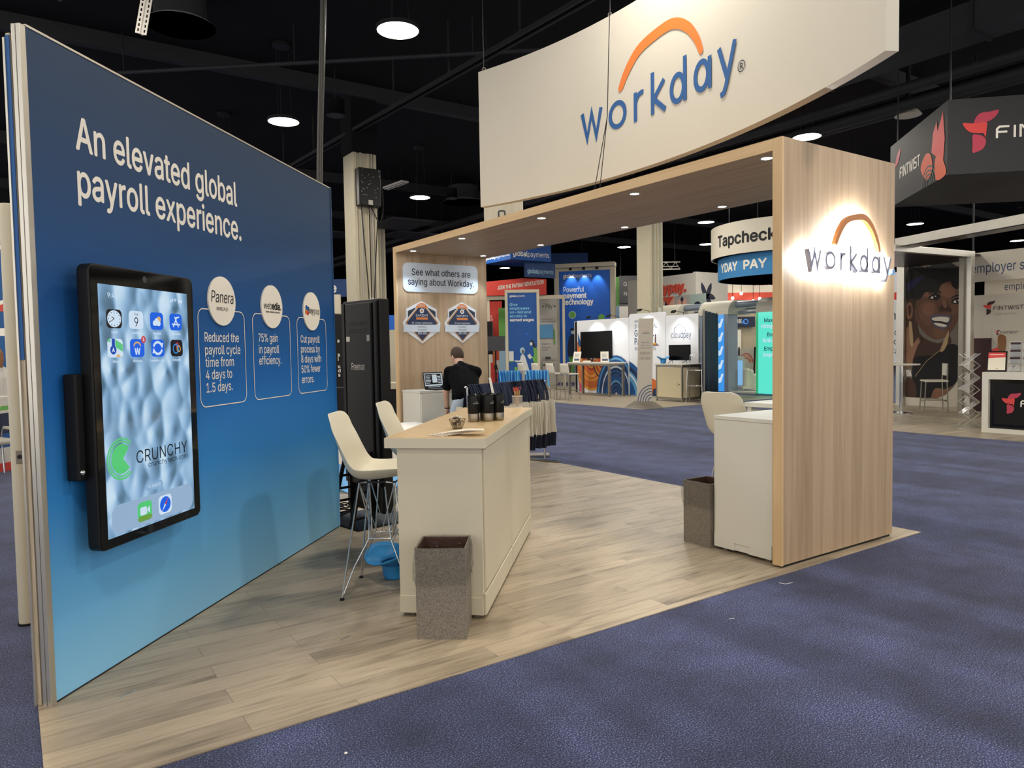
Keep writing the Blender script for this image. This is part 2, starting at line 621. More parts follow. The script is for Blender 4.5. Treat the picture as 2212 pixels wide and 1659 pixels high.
# ------------------------------------------------------------------ surfaces
def carpet_mat():
    m, nt, b = new_mat('navy_carpet')
    tc = nt.nodes.new('ShaderNodeTexCoord')
    n = nt.nodes.new('ShaderNodeTexNoise')
    n.inputs['Scale'].default_value = 150
    n.inputs['Detail'].default_value = 3
    n.inputs['Roughness'].default_value = 0.7
    nt.links.new(tc.outputs['Object'], n.inputs['Vector'])
    n2 = nt.nodes.new('ShaderNodeTexNoise')
    n2.inputs['Scale'].default_value = 3.2
    n2.inputs['Detail'].default_value = 4
    nt.links.new(tc.outputs['Object'], n2.inputs['Vector'])
    mp = nt.nodes.new('ShaderNodeMapping')
    mp.inputs['Scale'].default_value = (1.4, 0.06, 1)
    mp.inputs['Rotation'].default_value = (0, 0, R(4))
    nt.links.new(tc.outputs['Object'], mp.inputs['Vector'])
    n3 = nt.nodes.new('ShaderNodeTexNoise')
    n3.inputs['Scale'].default_value = 1.3
    n3.inputs['Detail'].default_value = 1
    nt.links.new(mp.outputs[0], n3.inputs['Vector'])
    c = ramp(nt, n.outputs['Fac'], [(0.34, '#0c0f1e'), (0.46, '#232949'), (0.55, '#414973'), (0.66, '#8b93b8')])
    c2 = ramp(nt, n2.outputs['Fac'], [(0.3, (0.62, 0.62, 0.62)), (0.7, (1.12, 1.12, 1.12))])
    c3 = ramp(nt, n3.outputs['Fac'], [(0.40, (0.85, 0.85, 0.86)), (0.48, (1.0, 1.0, 1.0)), (0.56, (1.34, 1.33, 1.30))])
    x = nt.nodes.new('ShaderNodeMix')
    x.data_type, x.blend_type = 'RGBA', 'MULTIPLY'
    x.inputs[0].default_value = 1
    nt.links.new(c, x.inputs[6])
    nt.links.new(c2, x.inputs[7])
    x2 = nt.nodes.new('ShaderNodeMix')
    x2.data_type, x2.blend_type = 'RGBA', 'MULTIPLY'
    x2.inputs[0].default_value = 1
    nt.links.new(x.outputs[2], x2.inputs[6])
    nt.links.new(c3, x2.inputs[7])
    nt.links.new(x2.outputs[2], b.inputs['Base Color'])
    b.inputs['Roughness'].default_value = 0.95
    b.inputs['Specular IOR Level'].default_value = 0.1
    b.inputs['Sheen Weight'].default_value = 0.15
    bp = nt.nodes.new('ShaderNodeBump')
    bp.inputs['Strength'].default_value = 0.7
    bp.inputs['Distance'].default_value = 0.008
    nt.links.new(n.outputs['Fac'], bp.inputs['Height'])
    nt.links.new(bp.outputs[0], b.inputs['Normal'])
    M['carpet'] = m

def plank_mat(name, a, bcol, dark, sc=1.0):
    m, nt, b = new_mat(name)
    tc = nt.nodes.new('ShaderNodeTexCoord')
    br = nt.nodes.new('ShaderNodeTexBrick')
    br.offset = 0.37
    br.offset_frequency = 2
    br.inputs['Scale'].default_value = 1.0
    br.inputs['Brick Width'].default_value = 1.22
    br.inputs['Row Height'].default_value = 0.1524
    br.inputs['Mortar Size'].default_value = 0.0011
    br.inputs['Mortar Smooth'].default_value = 0.3
    br.inputs['Color1'].default_value = (0, 0, 0, 1)
    br.inputs['Color2'].default_value = (1, 1, 1, 1)
    br.inputs['Mortar'].default_value = (0.5, 0.5, 0.5, 1)
    nt.links.new(tc.outputs['Object'], br.inputs['Vector'])
    # every plank shifts its own grain
    sep = nt.nodes.new('ShaderNodeSeparateXYZ')
    nt.links.new(tc.outputs['Object'], sep.inputs[0])
    sh = nt.nodes.new('ShaderNodeMath')
    sh.operation = 'MULTIPLY_ADD'
    sh.inputs[1].default_value = 7.3
    nt.links.new(br.outputs['Color'], sh.inputs[0])
    nt.links.new(sep.outputs[0], sh.inputs[2])
    cb = nt.nodes.new('ShaderNodeCombineXYZ')
    nt.links.new(sh.outputs[0], cb.inputs[0])
    nt.links.new(sep.outputs[1], cb.inputs[1])
    nt.links.new(br.outputs['Color'], cb.inputs[2])
    mp = nt.nodes.new('ShaderNodeMapping')
    mp.inputs['Scale'].default_value = (2.4, 34, 1)
    nt.links.new(cb.outputs[0], mp.inputs['Vector'])
    n = nt.nodes.new('ShaderNodeTexNoise')
    n.inputs['Scale'].default_value = 1.0
    n.inputs['Detail'].default_value = 6
    n.inputs['Roughness'].default_value = 0.62
    n.inputs['Distortion'].default_value = 0.8
    nt.links.new(mp.outputs[0], n.inputs['Vector'])
    mp2 = nt.nodes.new('ShaderNodeMapping')
    mp2.inputs['Scale'].default_value = (1.5, 8, 1)
    nt.links.new(cb.outputs[0], mp2.inputs['Vector'])
    n2 = nt.nodes.new('ShaderNodeTexNoise')
    n2.inputs['Scale'].default_value = 1.0
    n2.inputs['Detail'].default_value = 3
    nt.links.new(mp2.outputs[0], n2.inputs['Vector'])
    av = nt.nodes.new('ShaderNodeMath')
    av.operation = 'ADD'
    nt.links.new(n.outputs['Fac'], av.inputs[0])
    nt.links.new(n2.outputs['Fac'], av.inputs[1])
    hv = nt.nodes.new('ShaderNodeMath')
    hv.operation = 'MULTIPLY'
    hv.inputs[1].default_value = 0.5
    nt.links.new(av.outputs[0], hv.inputs[0])
    c = ramp(nt, hv.outputs[0], [(0.31, dark), (0.42, a), (0.54, bcol), (0.66, a)])
    tone = ramp(nt, br.outputs['Color'], [(0, (0.84, 0.84, 0.84)), (1, (1.1, 1.1, 1.1))])
    x = nt.nodes.new('ShaderNodeMix')
    x.data_type, x.blend_type = 'RGBA', 'MULTIPLY'
    x.inputs[0].default_value = 1
    nt.links.new(c, x.inputs[6])
    nt.links.new(tone, x.inputs[7])
    x2 = nt.nodes.new('ShaderNodeMix')
    x2.data_type = 'RGBA'
    nt.links.new(br.outputs['Fac'], x2.inputs[0])
    nt.links.new(x.outputs[2], x2.inputs[6])
    x2.inputs[7].default_value = lin(dark)
    nt.links.new(x2.outputs[2], b.inputs['Base Color'])
    b.inputs['Roughness'].default_value = 0.42
    b.inputs['Specular IOR Level'].default_value = 0.4
    bp = nt.nodes.new('ShaderNodeBump')
    bp.inputs['Strength'].default_value = 0.08
    bp.inputs['Distance'].default_value = 0.004
    nt.links.new(n.outputs['Fac'], bp.inputs['Height'])
    nt.links.new(bp.outputs[0], b.inputs['Normal'])
    M[name] = m

carpet_mat()
plank_mat('vinyl_plank', '#9a8a73', '#b2a189', '#5a5146')
plank_mat('grey_plank', '#958a7a', '#a89c88', '#6e675c')
pm('tan_floor', '#9a8f7c', 0.6, noise=(6, 0.1))
pm('black_paint', '#131316', 0.9, spec=0.2, noise=(2.0, 0.2))
pm('dark_steel', '#2b2b2e', 0.6, 0.5, noise=(30, 0.15))
pm('duct', '#2b2b2f', 0.7, 0.2, noise=(3, 0.15))
pm('black_plastic', '#0e0e10', 0.5, spec=0.25)
pm('satin_black', '#141415', 0.4, noise=(60, 0.1), spec=0.25)
pm('diffuser_grey', '#a2a2a6', 0.6)
pm('white_paint', '#d9d3c4', 0.6, noise=(8, 0.03))
pm('concrete', '#bdb49c', 0.8, noise=(5, 0.06), bump=(20, 0.1))
pm('lamp_glow', '#ffffff', 0.5, emit='#fff3dc', es=14)
pm('spot_glow', '#ffffff', 0.5, emit='#f2f8ff', es=16)
pm('cable', '#3a3935', 0.6, noise=(40, 0.3))
pm('white_metal', '#cfcac0', 0.4, 0.2)
pm('pale_grey', '#a9a69c', 0.6)
pm('chrome', '#d8d8d8', 0.12, 1.0)
pm('steel', '#a8a296', 0.3, 1.0, stretch=(1, 1, 60), noise=(20, 0.06))
pm('grey_metal', '#8d877b', 0.35, 0.8)
pm('alu', '#c9c5bb', 0.3, 0.75, noise=(6, 0.08))
pm('gloss_black', '#08080a', 0.06, spec=0.6)
pm('dark_grey', '#38383a', 0.55)

# ------------------------------------------------------------------ hall shell
structure(MB().box(-14, -10, -0.05, 60, 62, 0.0).build('floor', 'carpet'), 'navy blue speckled carpet across the exhibition hall')
structure(MB().box(0.05, 3.0, 0.0005, 6.12, 9.16, 0.006).build('vinyl_flooring', 'vinyl_plank'), 'oak look plank flooring under the blue wall and wooden arch')
structure(MB().box(13.0, 13.2, 0.0005, 19.0, 25.0, 0.006).build('booth_flooring', 'tan_floor'), 'grey tan flooring under the white screens booth')
structure(MB().box(12.85, -3.0, 0.0005, 21.0, 9.9, 0.006).build('booth_flooring', 'grey_plank'), 'grey wood flooring under the black counter booth')
structure(MB().box(-14, -10, 7.75, 60, 62, 7.9).build('ceiling', 'black_paint'), 'black painted open ceiling of the hall')
structure(MB().box(-14, 62, 0, 60, 62.2, 7.75).build('wall_back', 'black_paint'), 'dark far wall of the hall')
structure(MB().box(60, -10, 0, 60.2, 62, 7.75).build('wall_right', 'black_paint'), 'dark side wall of the hall')

# building columns: flat side and fluted side
def column(x, y, s, lab, box=None):
    o = thing('column', lab, 'column', (x, y, 0), 0)
    o['kind'] = 'structure'
    m = MB().box(-s / 2, -s / 2, 0, s / 2, s / 2, 7.75)
    MB().box(-s / 2 - 0.03, -s / 2 - 0.04, 6.2, s / 2 + 0.03, s / 2 + 0.03, 7.75).build('painted_head', 'black_paint', o)
    n = 7
    for k in range(n):
        u = -s / 2 + s * (k + 0.5) / n
        if k % 2 == 0: m.box(u - s / n / 2, -s / 2 - 0.025, 0, u + s / n / 2, -s / 2, 7.75)
    m.build('shaft', 'concrete', o, bevel=0.008)
    for u in (-0.12, 0.16):
        MB().tube([(u, -s / 2 - 0.045, 1.2), (u, -s / 2 - 0.045, 6.2)], 0.018, 8).build('conduit', 'pale_grey', o, smooth=40)
    MB().box(0.02, -s / 2 - 0.09, 2.65, 0.14, -s / 2 - 0.02, 2.83).build('outlet_box', 'white_paint', o, bevel=0.006)
    return o
column(7.08, 16.53, 0.58, 'pale square building column carrying a black electrical box')
column(11.35, 25.3, 0.58, 'pale column standing behind the column with the electrical box')
column(17.42, 17.25, 0.58, 'pale square column rising behind the white cloud logo screen')

o = thing('electrical_box', 'scuffed black electrical box high on the pale column', 'box', (7.10, 16.12, 4.95))
MB().box(-0.27, -0.13, 0, 0.27, 0.10, 0.86).build('housing', 'satin_black', o, bevel=0.012)
g = MB()
for k in range(26):
    x, z = rnd.uniform(-0.24, 0.24), rnd.uniform(0.05, 0.82)
    a, l = rnd.uniform(0, 3.1), rnd.uniform(0.008, 0.03)
    g.ribbon([(x, z), (x + l * math.cos(a), z + l * math.sin(a)), (x + l * math.cos(a) + 0.012, z + l)], 0.007, -0.133)
g.rect(-0.05, 0.02, 0.06, 0.13, -0.133)
g.build('scuff_marks', 'pale_grey', o)
for x in (-0.18, 0.0, 0.2):
    MB().tube(spline([(x, -0.03, 0), (x, -0.05, -0.3), (x * 0.4, -0.06, -2.0), (x * 0.15, -0.06, -3.6)]), 0.012, 6).build('cable', 'black_plastic', o, smooth=60)
MB().tube(spline([(0.27, 0, 0.7), (0.36, 0, 0.4), (0.36, 0, -0.1), (0.25, -0.05, -0.35), (0.12, -0.05, -0.15), (0.05, -0.05, 0)]), 0.012, 6).build('cable', 'black_plastic', o, smooth=60)

# ------------------------------------------------------------------ ceiling fittings
def pendant(loc, lab, grp=None):
    o = thing('pendant_lamp', lab, 'ceiling lamp', loc, 0, grp)
    MB().lathe([(0.0, 0.075), (0.26, 0.07), (0.315, 0.05), (0.32, 0.0), (0.30, -0.005), (0.30, 0.02), (0.0, 0.02)], 40).build('lamp_housing', 'dark_steel', o, smooth=40)
    MB().lathe([(0.0, -0.004), (0.298, -0.002), (0.298, 0.012), (0.0, 0.014)], 40).build('diffuser', 'lamp_glow', o, smooth=40)
    MB().lathe([(0.0, 1.545), (0.16, 1.54), (0.17, 1.47), (0.0, 1.46)], 24).build('ceiling_plate', 'dark_steel', o, smooth=40)
    for k in range(3):
        a = R(90 + 120 * k)
        MB().tube([(0.13 * math.cos(a), 0.13 * math.sin(a), 1.47), (0.16 * math.cos(a), 0.16 * math.sin(a), 0.06)], 0.004, 5).build('wire', 'dark_steel', o)
    l = lamp_light('lamp_light', (0, 0, -0.012), LAMP_POWER, 0.56, LAMP_COLOR, o)
    return o
VIS = [((4.85, 9.81), 'lit round pendant lamp high beside the top of the curved white sign'),
       ((4.76, 14.85), 'lit round pendant lamp above the top edge of the blue wall'),
       ((10.5, 20.0), 'lit round pendant lamp between the electrical box column and the curved sign'),
       ((14.95, 9.9), 'lit round pendant lamp just over the wooden arch beside the glowing logo'),
       ((29.5, 14.8), 'lit round pendant lamp under the dark diamond hanging sign'),
       ((38.8, 14.8), 'lit round pendant lamp behind the white metal beam of the black counter booth'),
       ((23.75, 25.14), 'lit round pendant lamp partly hidden by the column behind the screens'),
       ((23.6, 34.8), 'lit round pendant lamp under the two blue hanging signs'),
       ((21.8, 18.64), 'lit round pendant lamp by the upper rim of the white drum sign'),
       ((26.5, 22.65), 'lit round pendant lamp by the lower rim of the white drum sign')]
first = None
for (x, y), lab in VIS:
    o = pendant((x, y, 6.2), lab) if first is None else copy_tree(first, lab, (x, y, 6.2))
    first = first or o
SKIP = {(-1, 1), (-1, 2), (-1, 3), (-1, 4), (-1, 5), (0, 0), (0, 1), (1, 2), (2, 0), (5, 1), (7, 1), (4, 0), (1, 3), (3, 2), (3, 3), (4, 3), (4, 4), (4, 2), (5, 3), (3, 4), (4, 5), (3, 5), (2, 4), (2, 5), (5, 4), (5, 5), (6, 3), (6, 4)}
for gi in range(-2, 7):
    for gj in range(-2, 6):
        if (gi, gj) in SKIP or gi + gj > 7: continue
        x, y = 4.83 + 5.03 * gi, 9.83 + 5.02 * gj
        copy_tree(first, 'round pendant lamp of the regular hall grid beyond the picture', (x, y, 6.2), group='pendant lamps over the rest of the hall')

o = thing('unlit_lamp', 'unlit round white lamp near the dark diamond hanging sign', 'ceiling lamp', (16.3, 8.35, 6.48))
MB().lathe([(0, 0.1), (0.2, 0.09), (0.27, 0.0), (0.0, -0.01)], 32).build('diffuser', 'white_paint', o, smooth=40)
MB().tube([(0, 0, 0.09), (0, 0, 1.27)], 0.05, 10).build('stem', 'dark_steel', o, smooth=40)

def diffuser(loc, r, lab):
    o = thing('air_diffuser', lab, 'air vent', loc)
    for k, f in enumerate((1.0, 0.66, 0.4)):
        MB().lathe([(r * f, 0.0), (r * f * 0.97, 0.02), (r * f * 0.72, 0.10), (r * f * 0.70, 0.10), (r * f * 0.95, 0.0), (r * f, 0.0)], 40).build('ring', 'diffuser_grey', o, smooth=50)
    MB().lathe([(r * 0.75, 0.05), (r * 0.75, 0.56), (0, 0.56)], 32).build('duct_neck', 'duct', o, smooth=40)
    MB().lathe([(0, 0.02), (r * 0.18, 0.04), (0, 0.07)], 24).build('hub', 'duct', o, smooth=50)
diffuser((2.66, 13.63, 7.15), 0.56, 'large round black air diffuser over the blue wall')
diffuser((13.95, 23.2, 6.95), 0.75, 'round black air diffuser behind the curved sign corner')

def can_speaker(loc, lab):
    o = thing('ceiling_speaker', lab, 'speaker', loc)
    MB().lathe([(0.0, 0.34), (0.19, 0.34), (0.2, 0.02), (0.215, 0.0), (0.19, 0.0), (0.0, 0.02)], 28).build('can', 'satin_black', o, smooth=40)
    MB().lathe([(0.0, -0.002), (0.17, 0.0), (0.17, 0.015), (0.0, 0.015)], 24).build('grille', 'dark_grey', o, smooth=40)
    MB().tube([(0, 0, 0.34), (0, 0, 7.75 - loc[2])], 0.012, 6).build('rod', 'dark_steel', o)
can_speaker((6.12, 15.51, 6.72), 'black can speaker hanging beside the thick cable bundle')
can_speaker((13.0, 22.4, 6.85), 'black can speaker hanging near the curved sign corner')

o = thing('strip_light', 'unlit white strip light on the ceiling behind the electrical box', 'ceiling lamp', (10.95, 22.6, 7.1), R(95))
MB().box(-0.62, -0.14, 0.0, 0.62, 0.14, 0.06).build('reflector', 'white_paint', o, bevel=0.01)
for y in (-0.06, 0.06): MB().tube([(-0.6, y, -0.02), (0.6, y, -0.02)], 0.018, 8).build('tube', 'white_metal', o, smooth=40)
for x in (-0.4, 0.4): MB().tube([(x, 0, 0.06), (x, 0, 0.65)], 0.006, 6).build('hanger', 'dark_steel', o)

o = thing('ceiling_rail', 'black double rail with loose cables crossing under the ceiling', 'rail', (0, 0, 0))
A, B = Vector((6.62, 21.5, 6.7)), Vector((7.55, 2.0, 6.7))
for d in (-0.07, 0.07): MB().bar(A + Vector((d, 0, 0)), B + Vector((d, 0, 0)), 0.05, 0.07).build('rail', 'dark_steel', o)
g = MB()
for k in range(9):
    p = A.lerp(B, (k + 0.3) / 9)
    MB().bar(p + Vector((0, 0, 0.03)), (p.x, p.y, 7.75), 0.03).build('hanger', 'dark_steel', o)
    q = A.lerp(B, min(1, (k + 1.3) / 9))
    m_ = (p + q) / 2
    g.tube(spline([p + Vector((0.0, 0, 0.10)), m_ + Vector((0.09, 0, 0.02)), q + Vector((0, 0, 0.10))], 5), 0.014, 5)
g.build('loose_cable', 'cable', o, smooth=60)

o = thing('air_duct', 'wide rectangular black duct running over the curved sign', 'duct', (14.2, 0, 6.9))
MB().box(-0.35, -4, 0, 0.35, 20, 0.5).build('duct_body', 'duct', o)
for y in range(-3, 20, 3): MB().box(-0.38, y, -0.03, 0.38, y + 0.06, 0.52).build('seam', 'dark_steel', o)
for x, z, r in ((15.3, 6.75, 0.11), (15.9, 6.6, 0.13), (16.9, 6.9, 0.2)):
    o = MB().tube([(x, -4, z), (x, 45, z)], r, 14).build('ceiling_pipe', 'duct', smooth=40)
    tag(o, {0.11: 'thin black pipe beside the rectangular duct', 0.13: 'second black pipe beside the thin one under the ceiling', 0.2: 'thick black pipe furthest from the rectangular duct'}[r], 'pipe')
for y, z in ((9.0, 7.45), (16.2, 7.45), (24.6, 7.45), (31.0, 7.45)):
    structure(MB().box(-13, y - 0.1, z, 58, y + 0.1, 7.75).build('ceiling_beam', 'duct'))
o = thing('sprinkler_pipe', 'long thin pipe crossing the ceiling above the blue wall', 'pipe', (0, 0, 0))
MB().tube([(1.2, 10.8, 6.5), (1.1, 11.4, 6.7), (0.9, 13.5, 7.1)], 0.035, 8).build('short_run', 'duct', o, smooth=50)
MB().tube([(0.5, 17.3, 7.0), (7.8, 11.2, 7.0), (12, 7.8, 7.0)], 0.04, 8).build('long_run', 'duct', o, smooth=50)
for k in range(4):
    p = Vector((0.5, 17.3, 7.0)).lerp(Vector((12, 7.8, 7.0)), (k + 0.6) / 4.4)
    MB().tube([p, (p.x, p.y, 7.75)], 0.012, 6).build('hanger', 'dark_steel', o)
for i, (x, y, w, d) in enumerate(((11.6, 23.6, 1.6, 2.2), (13.4, 25.7, 2.6, 1.6), (10.6, 26.8, 1.5, 1.4))):
    o = thing('acoustic_panel', ['dull grey ceiling panel near the strip light', 'dull grey ceiling panel near the round diffuser', 'smallest dull grey ceiling panel beside the column'][i], 'panel', (x, y, 6.0))
    MB().box(-w / 2, -d / 2, 0, w / 2, d / 2, 0.04).build('board', 'duct', o)
    for sx in (-1, 1): MB().tube([(sx * w * 0.4, 0, 0.04), (sx * w * 0.4, 0, 1.75)], 0.01, 5).build('hanger', 'dark_steel', o)

o = thing('cable_bundle', 'thick grey bundle of cables hanging from the ceiling behind the blue wall', 'cables', (2.98, 7.87, 0))
for k in range(7):
    a = k * 0.9
    r = 0.022 if k else 0
    MB().tube(spline([(r * math.cos(a) + 0.10, r * math.sin(a), 7.75), (r * math.cos(a + .5) + 0.02, r * math.sin(a + .5), 5.4), (r * math.cos(a + 1) - 0.08, r * math.sin(a + 1), 3.4), (-0.10 + r * 1.5 * math.cos(a), r * 1.5 * math.sin(a), 1.2), (-0.12 + 3 * r * math.cos(a), 3 * r * math.sin(a), 0.03)], 6), 0.012, 6).build('cable', 'cable', o, smooth=60)

o = thing('slotted_bracket', 'pale slotted metal bracket hanging beside the round diffuser', 'bracket', (1.50, 10.15, 5.52), R(-28))
o.rotation_euler = (R(6), R(14), R(-28))
g = MB()
for s in (0, 1):
    x = s * 0.075
    g.box(-0.05 + x, -0.004, 0.0, -0.03 + x, 0.004, 0.48).box(-0.01 + x, -0.004, 0.0, 0.01 + x, 0.004, 0.48)
    for k in range(8): g.box(-0.03 + x, -0.004, 0.06 * k, -0.01 + x, 0.004, 0.06 * k + 0.025)
g.box(0.0, 0.0, 0.0, 0.02, 0.07, 0.5)
g.build('slotted_channel', 'white_metal', o)
MB().tube([(0.02, 0.03, 0.5), (0.1, 0.05, 2.2)], 0.012, 6).build('rod', 'dark_steel', o)
# ================================================================== the blue wall
WANG = R(46.46)
WALL_AT = (0.10, 3.81, 0)
gradient_mat('blue_lit_print', 2, 0.0, 3.0, [(0.0, '#8cc8ee'), (0.14, '#66aee0'), (0.30, '#3086ce'), (0.46, '#1663ae'), (0.62, '#174f8c'), (0.80, '#28466c'), (1.0, '#32435c')], 0.65)  # printed blue gradient with some of the wall's lighting mixed into the ramp
pm('print_white', '#efe9dc', 0.7)
pm('print_black', '#17181c', 0.7)
pm('orange', '#d8742a', 0.6)
pm('logo_blue', '#10518f', 0.6)
pm('multi_print', '#b7a78f', 0.4, noise=(9, 0.6), stretch=(14, 14, 0.6))
pm('loose_post', '#b8b09c', 0.5, noise=(4, 0.08), bump=(6, 0.1))

o = thing('display_wall', 'tall blue gradient wall with white headline and three outlined cards', 'display wall', WALL_AT, WANG)
MB().box(0.025, 0.0, 0.012, 3.30, 0.035, 2.99).build('fabric_panel', 'blue_lit_print', o)
MB().box(-0.008, -0.006, 0.0, 0.025, 0.014, 2.985).build('edge_profile', 'alu', o, bevel=0.002)
MB().box(-0.008, 0.017, 0.0, 0.022, 0.036, 2.985).build('edge_profile', 'alu', o, bevel=0.002)
MB().box(3.30, -0.008, 0.0, 3.318, 0.036, 3.0).build('edge_profile', 'blue_lit_print', o, bevel=0.003)
MB().box(0.03, -0.004, 2.985, 3.30, 0.036, 2.995).build('top_profile', 'alu', o)
MB().box(0.03, -0.004, 0.0, 3.30, 0.036, 0.012).build('bottom_profile', 'dark_steel', o)
text(o, [('An elevated global', 0.30, 2.537, 0.152, dict(w=1.435, bold=0.012)), ('payroll experience.', 0.30, 2.318, 0.152, dict(w=1.475, bold=0.012))], 'print_white', name='headline')
CARDS = [(1.235, 1.775, 1.498, 'Panera', [('Reduced the', 1.302, 1.637, .398), ('payroll cycle', 1.302, 1.559, .412), ('time from', 1.302, 1.482, .327), ('4 days to', 1.302, 1.405, .30), ('1.5 days.', 1.302, 1.325, .30)]),
         (1.885, 2.448, 2.16, 'webedia', [('75% gain', 1.965, 1.642, .285), ('in payroll', 1.965, 1.561, .30), ('efficiency.', 1.965, 1.481, .33)]),
         (2.572, 3.125, 2.838, 'key', [('Cut payroll', 2.635, 1.641, .36), ('process by', 2.635, 1.561, .36), ('8 days with', 2.635, 1.481, .38), ('50% fewer', 2.635, 1.400, .36), ('errors.', 2.635, 1.318, .23)])]
for x0, x1, cx, nm, lines in CARDS:
    MB().ribbon(rr_pts(x0, 1.238, x1, 1.838, 0.055, 6), 0.006, -0.003, True).build('card_outline', 'print_white', o, fixn=False)
    text(o, [(t, x, z, 0.058, dict(w=w, bold=0.004)) for t, x, z, w in lines], 'print_white', name='card_lettering')
    d = MB()
    d.prism([(cx + 0.158 * math.cos(2 * math.pi * k / 48), 1.896 + 0.155 * math.sin(2 * math.pi * k / 48)) for k in range(48)], -0.012, -0.002)
    disc = d.build('logo_disc', 'print_white', o)
    if nm == 'Panera':
        text(disc, [('Panera', cx - 0.128, 1.885, 0.072, dict(w=0.255, slant=0.12)), ('BREAD', cx - 0.07, 1.835, 0.022, dict(w=0.13))], 'print_black', -0.0135)
    elif nm == 'webedia':
        text(disc, [('web', cx - 0.127, 1.877, 0.05, dict(w=0.118)), ('edia.', cx - 0.004, 1.877, 0.05, dict(w=0.135, bold=0.03)), ('creators audiences community', cx - 0.1, 1.852, 0.014, dict(w=0.21, bold=.01))], 'print_black', -0.0135)
    else:
        text(disc, [('key', cx - 0.06, 1.877, 0.05, dict(w=0.08, bold=.015)), ('group', cx + 0.024, 1.877, 0.05, dict(w=0.118))], 'dark_grey', -0.0135)
        g = MB()
        for m_, a in (('logo_blue', 90), ('orange', 180), ('red_print', 270), ('logo_blue', 0)):
            if m_ == 'red_print' and 'red_print' not in M: pm('red_print', '#c2342b', 0.6)
            g.mat(m_).disc(cx - 0.095 + 0.022 * math.cos(R(a + 30)), 1.9 + 0.026 * math.sin(R(a + 30)), 0.02, -0.0135, 12)
        g.build('emblem', None, disc, fixn=False)

o = thing('back_panel', 'narrow printed panel standing behind the edge of the blue wall', 'panel', (WALL_AT[0] - 0.036, WALL_AT[1] + 0.034, 0), WANG)
MB().box(0.0, 0.0, 0.0, 2.6, 0.02, 2.95).build('print', 'multi_print', o)
MB().box(-0.008, 0.02, 0.0, 0.01, 0.03, 2.93).build('edge_profile', 'alu', o)
g = MB()
for k, (x, m_) in enumerate(((0.002, 'logo_blue'),)):
    g.mat('logo_blue').box(-0.004, 0.0005, 1.55, -0.0005, 0.0195, 2.94)
g.build('blue_strip', None, o)

o = thing('metal_post', 'tall rounded beige metal post leaning against the back of the blue wall', 'post', (0.035, 5.10, 0.0))
MB().lathe([(0.0, 0.0), (0.04, 0.0), (0.042, 0.02), (0.042, 2.42), (0.036, 2.435), (0.0, 2.435)], 28).build('tube', 'loose_post', o, smooth=40)
MB().lathe([(0.0, -0.0), (0.05, 0.0), (0.05, 0.012), (0, 0.012)], 20).build('foot', 'black_plastic', o)
MB().box(-0.018, -0.047, 0.95, 0.018, -0.036, 1.03).build('lock_plate', 'grey_metal', o, bevel=0.003)
MB().lathe([(0, 0), (0.012, 0), (0.012, 0.02), (0, 0.02)], 12).xform(Matrix.Translation((0, -0.045, 0.99)) @ Matrix.Rotation(R(90), 4, 'X')).build('bolt', 'dark_steel', o, smooth=40)

# ================================================================== wall screen like a giant phone
def screen_mat(name, stops):
    m, nt, b = new_mat(name)
    tc = nt.nodes.new('ShaderNodeTexCoord')
    mp = nt.nodes.new('ShaderNodeMapping')
    mp.inputs['Scale'].default_value = (9.5, 1.0, 6.5)
    mp.inputs['Rotation'].default_value = (0, R(28), 0)
    nt.links.new(tc.outputs['Object'], mp.inputs['Vector'])
    n = nt.nodes.new('ShaderNodeTexNoise')
    n.inputs['Scale'].default_value = 0.5
    n.inputs['Detail'].default_value = 1
    nt.links.new(mp.outputs[0], n.inputs['Vector'])
    ad = nt.nodes.new('ShaderNodeVectorMath')
    ad.operation = 'MULTIPLY_ADD'
    ad.inputs[1].default_value = (0.9, 0.9, 0.9)
    nt.links.new(n.outputs['Color'], ad.inputs[0])
    nt.links.new(mp.outputs[0], ad.inputs[2])
    v = nt.nodes.new('ShaderNodeTexVoronoi')
    v.feature = 'SMOOTH_F1'
    v.inputs['Scale'].default_value = 1.0
    v.inputs['Smoothness'].default_value = 0.3
    nt.links.new(ad.outputs[0], v.inputs['Vector'])
    ad2 = nt.nodes.new('ShaderNodeVectorMath')
    ad2.operation = 'ADD'
    ad2.inputs[1].default_value = (0.17, 0, -0.14)
    nt.links.new(ad.outputs[0], ad2.inputs[0])
    v2 = nt.nodes.new('ShaderNodeTexVoronoi')
    v2.feature = 'SMOOTH_F1'
    v2.inputs['Scale'].default_value = 1.0
    v2.inputs['Smoothness'].default_value = 0.3
    nt.links.new(ad2.outputs[0], v2.inputs['Vector'])
    sb = nt.nodes.new('ShaderNodeMath')
    sb.operation = 'SUBTRACT'
    nt.links.new(v.outputs['Distance'], sb.inputs[0])
    nt.links.new(v2.outputs['Distance'], sb.inputs[1])
    mr = nt.nodes.new('ShaderNodeMapRange')
    mr.inputs['From Min'].default_value = -0.22
    mr.inputs['From Max'].default_value = 0.22
    nt.links.new(sb.outputs[0], mr.inputs['Value'])
    c = ramp(nt, mr.outputs[0], stops)
    b.inputs['Base Color'].default_value = (0.01, 0.01, 0.01, 1)
    b.inputs['Roughness'].default_value = 0.07
    nt.links.new(c, b.inputs['Emission Color'])
    b.inputs['Emission Strength'].default_value = 0.95
    M[name] = m
screen_mat('wave_screen', [(0.0, '#4b6a80'), (0.25, '#6d93b4'), (0.5, '#86add0'), (0.75, '#a3c6e4'), (1.0, '#c9e2f3')])
def glow(name, c, s=0.9): return pm(name, '#050505', 0.1, emit=c, es=s)
glow('px_white', '#d4e8fb'); glow('px_blue', '#1763e6'); glow('px_sky', '#2f95f2'); glow('px_navy', '#1748b4'); glow('px_green', '#55cf7a'); glow('px_green2', '#5fcb85')
